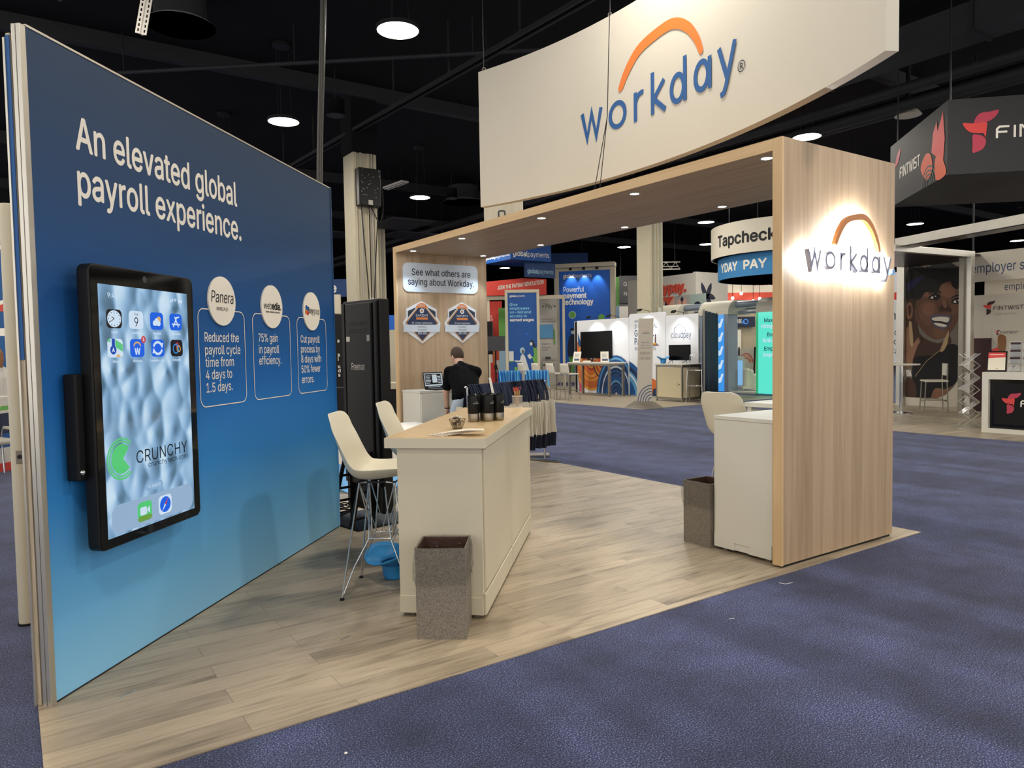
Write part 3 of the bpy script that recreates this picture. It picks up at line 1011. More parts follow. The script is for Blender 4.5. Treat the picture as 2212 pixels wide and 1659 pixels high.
glow('px_black', '#1d1b22'); glow('px_red', '#cf4148'); glow('px_sand', '#e0b06a'); glow('px_dock', '#9dbada', 0.85); glow('px_pill', '#8eb2d6', 0.9); glow('px_ink', '#181a26', 0.6); glow('px_olive', '#6fa043')

o = thing('touch_screen', 'big black framed upright touch screen with a wave wallpaper mounted on the blue wall', 'screen', WALL_AT, WANG)
MB().rrect(0.182, 0.645, 0.995, 1.988, 0.04, -0.128, -0.066, 8).build('housing', 'satin_black', o, bevel=0.006)
MB().rrect(0.190, 0.653, 0.987, 1.980, 0.034, -0.1305, -0.127, 8).build('front_glass', 'gloss_black', o)
sc = MB().rect(0.235, 0.695, 0.930, 1.897, -0.1315).build('display', 'wave_screen', o, fixn=False)
MB().box(0.125, -0.085, 0.99, 0.175, -0.02, 1.48).build('wall_bracket', 'black_plastic', o, bevel=0.008)
MB().box(0.30, -0.066, 0.75, 0.85, -0.001, 1.85).build('mount_plate', 'black_plastic', o)
MB().ball((0.145, -0.086, 1.03), 0.014, 10, 6).build('bolt', 'chrome', o, smooth=60)
MB().disc(0.574, 1.945, 0.016, -0.1312, 20).build('camera_lens', 'dark_grey', o, fixn=False)
YS = -0.1325
def icon(name, x0, z0, s, base, fn, cap=None, sx=1.0):
    g = MB()
    g.mat(base).rrect(x0, z0, x0 + s * sx, z0 + s * 0.83, s * 0.2, YS)
    fn(g, x0, z0, s * sx, s * 0.83)
    ic = g.build(name, None, sc, fixn=False)
    if cap: text(sc, [(cap, x0 + s * sx / 2, z0 - 0.025, 0.0125, dict(al='c', bold=.006))], 'px_white', YS, name='caption')
    return ic
SZ = 0.108
def f_clock(g, x, z, w, h):
    g.mat('px_white').disc(x + w / 2, z + h / 2, w * .44, YS - .0004, 28, h * .45)
    g.mat('px_black')
    for k in range(12): g.disc(x + w / 2 + w * .36 * math.sin(R(30 * k)), z + h / 2 + h * .36 * math.cos(R(30 * k)), .0028, YS - .0008, 8)
    g.ribbon([(x + w / 2, z + h / 2), (x + w * .32, z + h * .6)], .004, YS - .001)
    g.ribbon([(x + w / 2, z + h / 2), (x + w * .2, z + h * .32)], .003, YS - .001)
    g.ribbon([(x + w / 2, z + h / 2), (x + w / 2, z + h * .9)], .0012, YS - .001)
def f_cal(g, x, z, w, h):
    g.mat('px_black')
    put(g, 'TUE', x + w / 2, z + h * .74, .013, y=YS - .0005, al='c')
    put(g, '9', x + w / 2, z + h * .14, .045, y=YS - .0005, al='c')
def f_wea(g, x, z, w, h):
    g.mat('px_sand').disc(x + w * .66, z + h * .6, w * .15, YS - .0004, 20)
    g.mat('px_white')
    for a, b_, r in ((.32, .38, .13), (.48, .48, .16), (.64, .37, .13)): g.disc(x + w * a, z + h * b_, w * r, YS - .0008, 18)
    g.rrect(x + w * .2, z + h * .24, x + w * .76, z + h * .42, .008, YS - .0008)
def f_store(g, x, z, w, h):
    g.mat('px_white')
    for a, b_ in (((.28, .2), (.6, .82)), ((.72, .2), (.42, .82)), ((.18, .36), (.62, .36)), ((.7, .36), (.84, .36)), ((.42, .72), (.78, .82))):
        g.ribbon([(x + w * a[0], z + h * a[1]), (x + w * b_[0], z + h * b_[1])], .008, YS - .0005)
def f_map(g, x, z, w, h):
    g.mat('px_green2').poly([(x + w * .5, z + h * .55), (x + w * .98, z + h * .3), (x + w * .98, z + h * .7), (x + w * .5, z + h * .98)], YS - .0003)
    g.poly([(x + w * .04, z + h * .98), (x + w * .2, z + h * .98), (x + w * .2, z + h * .8), (x + w * .04, z + h * .85)], YS - .0003)
    g.mat('px_navy').rect(x + w * .28, z + h * .45, x + w * .48, z + h, YS - .0005)
    g.disc(x + w * .36, z + h * .4, w * .2, YS - .0008, 24)
    g.mat('px_sand').poly([(x + w * .5, z + h * .02), (x + w * .85, z + h * .02), (x + w * .66, z + h * .2)], YS - .0005)
    g.mat('px_white').poly([(x + w * .36, z + h * .55), (x + w * .46, z + h * .28), (x + w * .36, z + h * .34), (x + w * .26, z + h * .28)], YS - .0012)
def f_w(g, x, z, w, h):
    g.mat('px_white')
    put(g, 'W', x + w / 2, z + h * .14, .032, y=YS - .0005, al='c', bold=.03)
    g.mat('px_sand').ribbon(arc_pts(x + w * .5, z + h * .56, w * .24, 10, 170, 14, h * .26), .008, YS - .0006)
    g.mat('px_red').disc(x + w * .95, z + h * .98, w * .17, YS - .0008, 22)
    g.mat('px_white')
    put(g, '5', x + w * .95, z + h * .98 - .008, .017, y=YS - .0012, al='c', bold=.02)
def f_loop(g, x, z, w, h):
    g.mat('px_white')
    for a0 in (15, 195):
        g.ribbon(arc_pts(x + w / 2, z + h / 2, w * .32, a0 + 20, a0 + 150, 14, h * .34), .013, YS - .0005)
        ca, sa = math.cos(R(a0 + 8)), math.sin(R(a0 + 8))
        px, pz = x + w / 2 + w * .32 * ca, z + h / 2 + h * .34 * sa
        s_ = 1 if a0 < 90 else -1
        g.poly([(px - .016 * s_, pz + .012 * s_), (px + .014 * s_, pz + .016 * s_), (px + .004 * s_, pz - .014 * s_)], YS - .0006)
def f_int(g, x, z, w, h):
    for m_, a, b_, r in (('px_sky', .42, .46, .22), ('px_sand', .66, .46, .14), ('px_red', .55, .68, .1)):
        g.mat(m_).ribbon(arc_pts(x + w * a, z + h * b_, w * r, 0, 345, 20), .006, YS - .0005 - r * .001, True)
X4 = (0.282, 0.441, 0.603, 0.765)
icon('clock_icon', X4[0], 1.692, SZ, 'px_black', f_clock, 'Clock')
icon('calendar_icon', X4[1], 1.692, SZ, 'px_white', f_cal, 'Calendar')
icon('weather_icon', X4[2], 1.692, SZ, 'px_blue', f_wea, 'Weather')
icon('store_icon', X4[3], 1.692, SZ, 'px_blue', f_store, 'App Store')
icon('map_icon', X4[0], 1.552, SZ, 'px_white', f_map, 'Maps')
icon('work_icon', X4[1], 1.552, SZ, 'px_blue', f_w, 'Workday')
icon('sync_icon', X4[2], 1.552, SZ, 'px_blue', f_loop, 'Loopideo-Loo...')
icon('ring_icon', X4[3], 1.552, SZ, 'px_black', f_int, 'Integrate')
text(sc, [('9:41', 0.297, 1.836, 0.024, dict(bold=.008))], 'px_white', YS, name='time_display')
g = MB()
for k in range(4): g.rect(0.775 + .008 * k, 1.845, 0.780 + .008 * k, 1.852 + .004 * k, YS)
for r in (.004, .010, .016): g.ribbon(arc_pts(0.823, 1.846, r, 45, 135, 8), .004, YS)
g.rrect(0.847, 1.842, 0.882, 1.860, .005, YS)
g.build('status_marks', 'px_white', sc, fixn=False)
g = MB()
cx, cz, rr = 0.348, 1.062, 0.098
wedge = lambda r, y: g.poly([(cx + 0.01, cz)] + arc_pts(cx, cz, r, 42, 318, 36), y)
g.mat('px_green2').ribbon(arc_pts(cx, cz, rr, 45, 312, 40), .010, YS)
g.ribbon(arc_pts(cx, cz, rr * .86, 48, 308, 40), .009, YS)
g.mat('px_green'); wedge(rr * .74, YS - .0004)
g.build('green_logo', None, sc, fixn=False)
text(sc, [('CRUNCHY', 0.455, 1.022, 0.062, dict(w=0.425)), ('crunchytech.com', 0.545, 0.990, 0.026, dict(w=0.335))], 'px_ink', YS, name='logo_lettering')
g = MB().mat('px_pill').rrect(0.515, 0.868, 0.655, 0.908, .02, YS)
g.mat('px_white')
put(g, 'Search', 0.562, 0.881, 0.017, y=YS - .0005)
g.ribbon(arc_pts(0.545, 0.890, .006, 0, 350, 12), .002, YS - .0005)
g.build('search_pill', None, sc, fixn=False)
dk = MB().rrect(0.262, 0.705, 0.916, 0.845, .05, YS).build('dock', 'px_dock', sc, fixn=False)
g = MB().mat('px_green').rrect(0.447, 0.724, 0.557, 0.822, .024, YS - .0008)
g.mat('px_olive').rrect(0.447, 0.724, 0.557, 0.752, .02, YS - .0010)
g.mat('px_white').rrect(0.465, 0.755, 0.517, 0.796, .01, YS - .0014).poly([(0.521, 0.771), (0.540, 0.757), (0.540, 0.794), (0.521, 0.781)], YS - .0014)
g.build('video_icon', None, sc, fixn=False)
g = MB().mat('px_white').rrect(0.612, 0.724, 0.722, 0.822, .024, YS - .0008)
g.mat('px_blue').disc(0.667, 0.773, .045, YS - .0012, 30, .041)
g.mat('px_red').poly([(0.696, 0.806), (0.671, 0.768), (0.662, 0.778)], YS - .0016)
g.mat('px_white').poly([(0.638, 0.740), (0.671, 0.768), (0.662, 0.778)], YS - .0016)
g.build('compass_icon', None, sc, fixn=False)

# ================================================================== black floor kiosk seen from its back
o = thing('kiosk', 'tall black kiosk seen from behind with a pale word near its top', 'kiosk', (2.67, 6.30, 0), R(-80))
pm('kiosk_black', '#0f0e0e', 0.45, noise=(40, 0.08), spec=0.25)
pm('kiosk_back', '#191715', 0.5, noise=(3, 0.1), spec=0.25)
MB().box(-0.30, 0.0, 0.10, 0.30, 0.11, 2.03).build('housing', 'kiosk_black', o, bevel=0.012)
MB().box(-0.215, -0.03, 0.34, 0.205, 0.0, 2.0).build('back_cover', 'kiosk_back', o, bevel=0.008)
for x in (-0.265, 0.255): MB().box(x - 0.022, -0.022, 0.34, x + 0.022, 0.0, 2.01).build('side_rail', 'black_plastic', o, bevel=0.004)
g = MB()
for sx in (-1, 1):
    for j in range(2):
        for k in range(9):
            x = -0.005 + sx * (0.02 + 0.0155 * k)
            for q in range(3): g.ribbon([(x, 1.83 - 0.065 * j - 0.014 * q), (x + 0.010, 1.83 - 0.065 * j - 0.014 * q)], 0.007, -0.0315)
g.build('vent_slots', 'black_plastic', o, fixn=False)
MB().rect(-0.20, 1.655, -0.14, 1.70, -0.0315).rect(0.14, 1.655, 0.185, 1.71, -0.0315).build('label_stickers', 'pale_grey', o, fixn=False)
text(o, [('Freeman', -0.118, 1.395, 0.062, dict(w=0.215, bold=.01))], 'pale_grey', -0.032)
MB().box(-0.34, -0.30, 0.0, 0.34, 0.36, 0.022).build('base_plate', 'kiosk_black', o, bevel=0.006)
for sx in (-1, 1):
    g = MB()
    out = [(-0.26, 0.02), (-0.22, 0.02), (-0.05, 0.60), (-0.0, 0.62), (0.0, 0.02)]
    g.prism([(-0.28, 0.02), (-0.23, 0.02), (-0.055, 0.66), (-0.09, 0.66)], 0.0, 0.012)
    g.prism([(-0.05, 0.02), (0.0, 0.02), (0.0, 0.66), (-0.05, 0.66)], 0.0, 0.012)
    for k in range(5):
        z = 0.06 + 0.115 * k
        xx = -0.25 + (0.17 * (k + 0.1) / 5)
        g.prism([(xx, z), (-0.04, z), (-0.04, z + 0.022), (xx + 0.006, z + 0.022)], 0.0, 0.012)
    g.xform(Matrix.Translation((sx * 0.17, 0.0, 0)) @ Matrix.Rotation(R(90), 4, 'Z'))
    g.build('perforated_fin', 'kiosk_black', o)
g = MB()
for k in range(7):
    r = 0.05 + 0.012 * (k % 4)
    c = (-0.26 + 0.03 * (k % 3), -0.15 + 0.02 * (k % 4))
    g.tube([(c[0] + r * 1.5 * math.cos(R(a)), c[1] + r * math.sin(R(a)), 0.035 + 0.02 * k + 0.012 * math.sin(R(a * 2 + k * 50))) for a in range(0, 360, 24)], 0.0065, 5, True)
g.build('cable_coil', 'black_plastic', o, smooth=60)

# ================================================================== draped table behind the kiosk
pm('white_cloth', '#ded9d0', 0.85, bump=(7, 0.35))
pm('pale_blue_panel', '#7fb8ea', 0.5, emit='#6fb4f2', es=0.25)
o = thing('draped_table', 'low white draped table with a pale blue panel behind the black kiosk', 'table', (2.98, 7.55, 0))
rows = []
for z, ex in ((0.66, 0.0), (0.655, 0.012), (0.5, 0.018), (0.33, 0.022)):
    row = []
    for (ax, ay), (bx, by) in (((0, 0), (1.25, 0)), ((1.25, 0), (1.25, .8)), ((1.25, .8), (0, .8)), ((0, .8), (0, 0))):
        for k in range(8):
            t = k / 8
            x, y = ax + (bx - ax) * t, ay + (by - ay) * t
            w = 0.010 * math.sin(k * 2.4 + ax * 3 + ay) * (0.66 - z) * 3
            row.append((x + (x - .62) * ex + w, y + (y - .4) * ex - w, z))
    rows.append(row)
MB().grid(rows, True).add(rows[0], [tuple(range(32))]).build('cloth', 'white_cloth', o, smooth=60)
MB().box(0.03, 0.02, 0.02, 1.22, 0.78, 0.64).build('lit_box', 'pale_blue_panel', o)

# ================================================================== wooden arch
WS = [(0.25, '#8b725a'), (0.42, '#a2896c'), (0.55, '#b1987a'), (0.75, '#bda688')]
wood_mat('oak_upright', WS, (22, 22, 0.7))
wood_mat('oak_across', WS, (22, 0.7, 22))
wood_mat('oak_edge', [(0.25, '#c09a6c'), (0.5, '#d2b184'), (0.75, '#dcc096')], (30, 30, 1.0))
wood_mat('oak_edge_across', [(0.25, '#c09a6c'), (0.5, '#d2b184'), (0.75, '#dcc096')], (30, 1.0, 30))
PX0, PX1, PY0, PY1, PH = 4.37, 5.82, 3.08, 9.15, 2.97
o = thing('wooden_arch', 'big oak look arch frame spanning the booth', 'arch', (PX0, PY0, 0))
w_, d_ = PX1 - PX0, PY1 - PY0
MB().box(0.02, 0, 0.025, w_, 0.075, PH).build('side_panel', 'oak_upright', o)
MB().box(0.0, 0, 0.02, 0.02, 0.075, PH).build('edge_band', 'oak_edge', o)
MB().box(0.02, d_ - 0.08, 0.01, w_, d_, PH - 0.08).build('side_panel', 'oak_upright', o)
MB().box(0.0, d_ - 0.08, 0.01, 0.02, d_, PH - 0.08).build('edge_band', 'oak_edge', o)
MB().box(0.02, 0.075, PH - 0.08, w_, d_, PH).build('roof_panel', 'oak_across', o)
MB().box(0.0, 0.075, PH - 0.08, 0.02, d_, PH).build('edge_band', 'oak_edge_across', o)
MB().box(0.03, 0.01, 0, w_ - 0.02, 0.065, 0.025).build('plinth', 'black_plastic', o)
SP = [(4.505, 3.30), (4.53, 4.66), (4.53, 6.0), (4.51, 7.55), (4.50, 8.80), (5.60, 8.80), (5.68, 7.55), (5.68, 6.0), (5.68, 4.66), (5.70, 3.5)]
SPN = ['oak upright with the glowing sign', 'second spot along the open edge', 'middle of the open edge', 'fourth spot along the open edge', 'corner beside the quote panel', 'far corner beside the quote panel', 'fourth spot along the far edge', 'middle of the far edge', 'second spot along the far edge', 'far corner by the glowing sign upright']
for i, (x, y) in enumerate(SP):
    q = thing('recessed_spot', 'small round recessed spotlight of the arch, ' + ('at the ' if i in (4, 5, 9) else 'by the ' if i == 0 else 'as ') + SPN[i], 'ceiling spot', (x, y, PH - 0.08))
    MB().lathe([(0.052, 0.0), (0.052, -0.005), (0.038, -0.006), (0.036, 0.0)], 24).build('trim_ring', 'white_metal', q, smooth=50)
    MB().lathe([(0.0, -0.003), (0.037, -0.003)], 20).build('lens', 'spot_glow', q)
    spot_light('spot_beam', (0, 0, -0.012), (0, 0, -1), SPOT_POWER, 86, SPOT_COLOR, q, 0.55, 0.028)

# quote panel and the two award badges on the far upright (facing -y)
pm('quote_board', '#c9d3dd', 0.5)
o = thing('quote_panel', 'pale rounded quote board high on the oak upright behind the person', 'sign', (PX0, PY1 - 0.08, 0))
MB().rrect(0.098, 2.369, 1.295, 2.768, 0.085, -0.012, -0.0005, 8).build('board', 'quote_board', o)
pm('ink_navy', '#1d2740', 0.6)
text(o, [('See what others are', 0.232, 2.598, 0.088, dict(w=0.935, bold=.008)), ('saying about Workday.', 0.172, 2.466, 0.088, dict(w=1.055, bold=.008))], 'ink_navy', -0.014)
pm('badge_white', '#d8dde2', 0.5); pm('badge_navy', '#14284a', 0.5); pm('badge_dark', '#23262e', 0.5); pm('badge_gold', '#b98a5c', 0.5); pm('badge_orange', '#d27a3a', 0.5); pm('badge_grey', '#6d7076', 0.6)
def badge(x, line, lab):
    o = thing('award_badge', lab, 'badge', (x, PY1 - 0.08, 1.945), 0, 'award badges on the oak upright')
    g = MB().mat('badge_white').prism([(-0.13, 0.24), (-0.035, 0.285), (0, 0.3), (0.035, 0.285), (0.13, 0.24), (0.235, 0.19), (0.235, 0.08), (0.29, 0.0), (0.275, -0.1), (0.08, -0.23), (0, -0.285), (-0.08, -0.23), (-0.275, -0.1), (-0.29, 0), (-0.235, 0.08), (-0.235, 0.19)], -0.008, -0.0005)
    g.mat('badge_dark').poly([(-0.215, 0.16), (-0.11, 0.205), (0.11, 0.205), (0.215, 0.16), (0.215, -0.06), (0.0, -0.215), (-0.215, -0.06)], -0.0090)
    g.mat('badge_white').poly([(-0.07, 0.225), (0.07, 0.225), (0.275, 0.005), (0.0, -0.275), (-0.275, 0.005)], -0.0095)
    g.mat('badge_gold').poly([(-0.065, 0.218), (0.065, 0.218), (0.262, 0.0), (0.0, -0.265), (-0.262, 0.0)], -0.0100)
    g.mat('badge_navy').poly([(-0.055, 0.205), (0.055, 0.205), (0.235, 0.0), (0.0, -0.245), (-0.235, 0.0)], -0.0105)
    g.mat('badge_orange').poly([(-0.1, 0.21), (-0.055, 0.262), (0, 0.278), (0.055, 0.262), (0.1, 0.21)], -0.0110)
    g.rect(-0.09, 0.045, 0.09, 0.075, -0.0112)
    g.mat('badge_white').ribbon(arc_pts(0, 0.165, 0.026, 0, 345, 20), 0.014, -0.0112, True)
    g.ribbon([(0.018, 0.185), (0.045, 0.198)], 0.006, -0.0112)
    g.mat('badge_gold').disc(0, 0.165, 0.016, -0.0112, 16)
    b = g.build('plaque', None, o, fixn=False)
    MB().prism([(-0.275, -0.025), (0.285, -0.025), (0.27, -0.125), (-0.29, -0.125)], -0.016, -0.011).build('ribbon_band', 'quote_board', o)
    text(o, [('FIRST', 0, 0.225, 0.026, dict(al='c', w=.11)), ('SAPIENT', 0, 0.088, 0.03, dict(al='c', w=.19)), (line, 0, -0.012, 0.025, dict(al='c', w=.32 if 'V' in line else .26)), ('2023-2024', 0, -0.158, 0.026, dict(al='c', w=.14, bold=.02))], 'badge_white', -0.013)
    text(o, [('PAYROLL', 0, -0.068, 0.026, dict(al='c', w=.14)), ('Enterprise', 0, -0.105, 0.022, dict(al='c', w=.13))], 'badge_grey', -0.0175)
badge(4.745, '#1 Vendor Satisfaction', 'diamond award badge with the vendor line, nearer the open edge of the upright')
badge(5.392, '#1 User Experience', 'diamond award badge with the user line, above the bent person')

# glowing sign on the near upright
pm('halo', '#ffffff', 0.5, emit='#f4f9ff', es=230)
pm('letter_face', '#7f8498', 0.4, 0.1); pm('letter_return', '#5f93c8', 0.3); pm('arc_face', '#b9763a', 0.4, 0.1)
o = thing('glowing_sign', 'halo lit company sign with an orange arc on the oak upright', 'sign', (PX0, PY0, 0))
st, arc, aw = logo_strokes()
XS, U = 0.192, 0.141
P = lambda q: (XS + q[0] * U, 2.088 + q[1] * 0.130)
for k, (ln, cl) in enumerate(st):
    pts = [P(q) for q in ln]
    MB().ribbon(pts, 0.020, -0.068, cl, 0.030).build('letter', 'letter_face', o)
    MB().ribbon(pts, 0.015, -0.0375, cl, 0.006).build('light_strip', 'halo', o)
ap = [(0.532 + (q[0] - 2.08) * 0.146, 2.258 + (q[1] - 1.30) * 0.176) for q in arc]
MB().ribbon(ap, [0.026 + 0.018 * math.sin(math.pi * (i + 1) / len(ap)) for i in range(len(ap))], -0.068, False, 0.030).build('arc', 'arc_face', o)
MB().ribbon(ap, 0.020, -0.0375, False, 0.006).build('light_strip', 'halo', o)
MB().lathe([(0, 0), (0.022, 0), (0.022, 0.05), (0, 0.05)], 20).xform(Matrix.Translation((XS + 7.95 * U, -0.02, 2.11)) @ Matrix.Rotation(R(90), 4, 'X')).build('full_stop', 'letter_return', o, smooth=40)

# ================================================================== curved hanging sign
BC, BR, BA0, BZ0, BZ1 = (-1.723, 5.860), 7.181, R(17.9), 3.40, 5.11
pm('banner_cloth', '#cbc5b8', 0.8, noise=(2, 0.02), spec=0.2)
def on_banner(s, y, z):
    a = BA0 - s / BR
    r = BR + y
    return ((r * math.cos(a)), (r * math.sin(a)), z)
o = thing('curved_sign', 'large white curved hanging sign with a blue word under an orange arc', 'hanging sign', (BC[0], BC[1], 0))
rows = []
for y in (0.0, 0.09):
    pass
n = 48
L = 5.72
ring = []
for k in range(n + 1):
    s_ = L * k / n
    ring.append([on_banner(s_, 0.0, BZ0), on_banner(s_, 0.0, BZ1), on_banner(s_, 0.09, BZ1), on_banner(s_, 0.09, BZ0)])
g = MB().grid(ring, True)
g.add(ring[0], [(0, 1, 2, 3)]).add(ring[-1], [(3, 2, 1, 0)])
g.build('cloth_skin', 'banner_cloth', o, smooth=50)
g = MB()
K, SB, ZB = 0.298, 1.668, 3.888
for k, (ln, cl) in enumerate(st): g.ribbon([(SB + q[0] * K, ZB + q[1] * K) for q in ln], 0.051, -0.0004 * k, cl)
g.warp(lambda x, y, z: on_banner(x, -0.004 + y, z))
g.build('lettering', 'logo_blue', o, fixn=False)
g = MB().ribbon([(SB + 0.01 + q[0] * K, ZB + q[1] * K) for q in arc], [w * 0.37 + 0.012 for w in aw])
g.disc(SB + 0.01 + arc[0][0] * K, ZB + arc[0][1] * K, 0.032, 0, 16).disc(SB + 0.01 + arc[-1][0] * K, ZB + arc[-1][1] * K, 0.03, 0, 16)
g.warp(lambda x, y, z: on_banner(x, -0.006, z)).build('orange_arc', 'orange', o, fixn=False)
g = MB().ribbon(arc_pts(4.04, 3.93, 0.045, 0, 345, 24), 0.008, 0, True)
put(g, 'R', 4.04, 3.905, 0.05, al='c', bold=.01)
g.warp(lambda x, y, z: on_banner(x, -0.006, z)).build('registered_mark', 'ink_navy', o, fixn=False)
for s_ in (0.06, 2.1, 4.1, 5.66):
    p = Vector(on_banner(s_, 0.045, BZ1))
    MB().tube([p, p + Vector((0.05, 0.1, 2.64))], 0.006, 5).build('hanging_wire', 'dark_steel', o)
    MB().tube([p + Vector((0.03 * math.cos(t), 0, 0.03 + 0.03 * math.sin(t))) for t in (0, 1.05, 2.1, 3.14, 4.2, 5.25)], 0.006, 5, True).build('ring', 'grey_metal', o, smooth=60)
o = thing('pull_cord', 'thin dark cord hanging in front of the curved sign down to the arch', 'cord', (4.60, 5.1, 2.97))
MB().tube([(0.02, -0.2, 4.75), (0.05, 0.03, 0.72)], 0.004, 5).build('cord', 'dark_steel', o)
MB().tube([(0.05, 0.03, 0.72), (0.03, 0.22, 0.0)], 0.004, 5).build('cord', 'dark_steel', o)
MB().tube([(0.05, 0.03, 0.72), (0.06, 0.17, 0.0)], 0.004, 5).build('cord', 'dark_steel', o)

# ================================================================== counter, cabinets
pm('cream_laminate', '#cdc3ab', 0.5, noise=(30, 0.015))
wood_mat('counter_top', [(0.25, '#b08f62'), (0.45, '#c9aa7c'), (0.7, '#d8bd90')], (3.0, 24, 24), 0.35, 0.03)
CANG = R(46.7)
o = thing('counter', 'long cream counter with a wood look top on the plank floor', 'counter', (2.205, 3.525, 0), CANG)
CL = 2.05
MB().box(0, 0, 0.03, CL, 0.50, 1.0).build('body', 'cream_laminate', o, bevel=0.003)
MB().box(-0.03, -0.03, 1.0, CL + 0.06, 0.565, 1.058).build('top_slab', 'cream_laminate', o, bevel=0.002)
MB().box(-0.027, -0.027, 1.0582, CL + 0.057, 0.562, 1.0605).build('top_surface', 'counter_top', o)
for x0, x1 in ((0.03, 0.985), (1.03, 1.99)):
    MB().box(x0, -0.012, 0.17, x1, 0.0, 0.985).build('door_panel', 'cream_laminate', o, bevel=0.003)
MB().box(-0.004, -0.016, 0.03, 0.985, 0.0, 0.155).build('kick_board', 'cream_laminate', o, bevel=0.004)
MB().box(1.02, -0.016, 0.03, CL, 0.0, 0.155).build('kick_board', 'cream_laminate', o, bevel=0.004)
MB().box(-0.012, 0.0, 0.03, 0.0, 0.50, 0.135).build('kick_board', 'cream_laminate', o, bevel=0.004)
MB().box(0.990, -0.014, 0.03, 1.012, 0.0, 0.99).build('centre_stile', 'cream_laminate', o, bevel=0.003)
MB().box(2.0, -0.014, 0.03, CL, 0.0, 0.99).build('end_stile', 'cream_laminate', o, bevel=0.003)
for x in (0.06, 1.0, CL - 0.06):
    for y in (0.06, 0.44): MB().lathe([(0.028, 0.0), (0.028, 0.012), (0.012, 0.014), (0.012, 0.032)], 14).build('foot', 'grey_metal', o, smooth=40, loc=(x, y, 0.0))

pm('office_white', '#d6d2c6', 0.45)
def low_cabinet(loc, length, flip, lab):
    """tall white storage cabinet; doors on its local -y face unless flipped"""
    o = thing('storage_cabinet', lab, 'cabinet', loc)
    MB().box(0, 0, 0.03, length, 0.512, 1.005).build('body', 'office_white', o, bevel=0.003)
    MB().box(-0.006, -0.008, 1.005, length + 0.004, 0.52, 1.032).build('top', 'office_white', o, bevel=0.002)
    s = 1 if flip else -1
    yf = 0.512 if flip else 0.0
    g = MB().prism([(0.0, 0.03), (0.185, 0.03), (0.185, 0.085), (0.315, 0.085), (0.315, 0.03), (0.512, 0.03), (0.512, 0.13), (0.0, 0.13)], 0, 0.008)
    g.xform(Matrix.Translation((-0.008, 0.512, 0)) @ Matrix.Rotation(R(-90), 4, 'Z'))
    g.build('plinth_board', 'office_white', o)
    n = 2
    for k in range(n):
        x0, x1 = length * k / n + 0.012, length * (k + 1) / n - 0.004
        d = MB().box(x0, min(yf, yf + s * 0.016), 0.06, x1, max(yf, yf + s * 0.016), 0.985).build('door', 'office_white', o, bevel=0.002)
        hx = x1 - 0.035 if k == 0 else x0 + 0.035
        if k == 0:
            MB().box(hx - 0.014, yf + s * 0.026 if s < 0 else yf + 0.016, 0.55, hx + 0.014, yf + s * 0.016 if s < 0 else yf + 0.026, 0.93).build('handle', 'dark_grey', d, bevel=0.003)
            MB().ball((hx - 0.09, yf + s * 0.018, 0.90), 0.013, 10, 6).build('lock', 'dark_steel', d, smooth=60)
    for x in (0.05, length - 0.05):
        for y in (0.06, 0.45): MB().lathe([(0.025, 0.0), (0.025, 0.03)], 12).build('foot', 'grey_metal', o, loc=(x, y, 0))
    return o
low_cabinet((4.42, 8.545, 0), 1.34, False, 'white two door cabinet carrying the open laptop')
low_cabinet((4.42, 3.192, 0), 1.34, True, 'white cabinet tucked against the oak upright with the glowing sign')
o = thing('high_table', 'small white high table behind the cabinet by the glowing sign', 'table', (5.50, 3.81, 0))
MB().box(0, 0, 1.005, 0.62, 0.46, 1.045).build('top', 'office_white', o, bevel=0.003)
for x in (0.02, 0.56):
    for y in (0.02, 0.40): MB().box(x, y, 0, x + 0.04, y + 0.04, 1.005).build('leg', 'office_white', o)
MB().box(0.03, 0.06, 0.35, 0.045, 0.40, 0.98).build('modesty_panel', 'pale_grey', o)

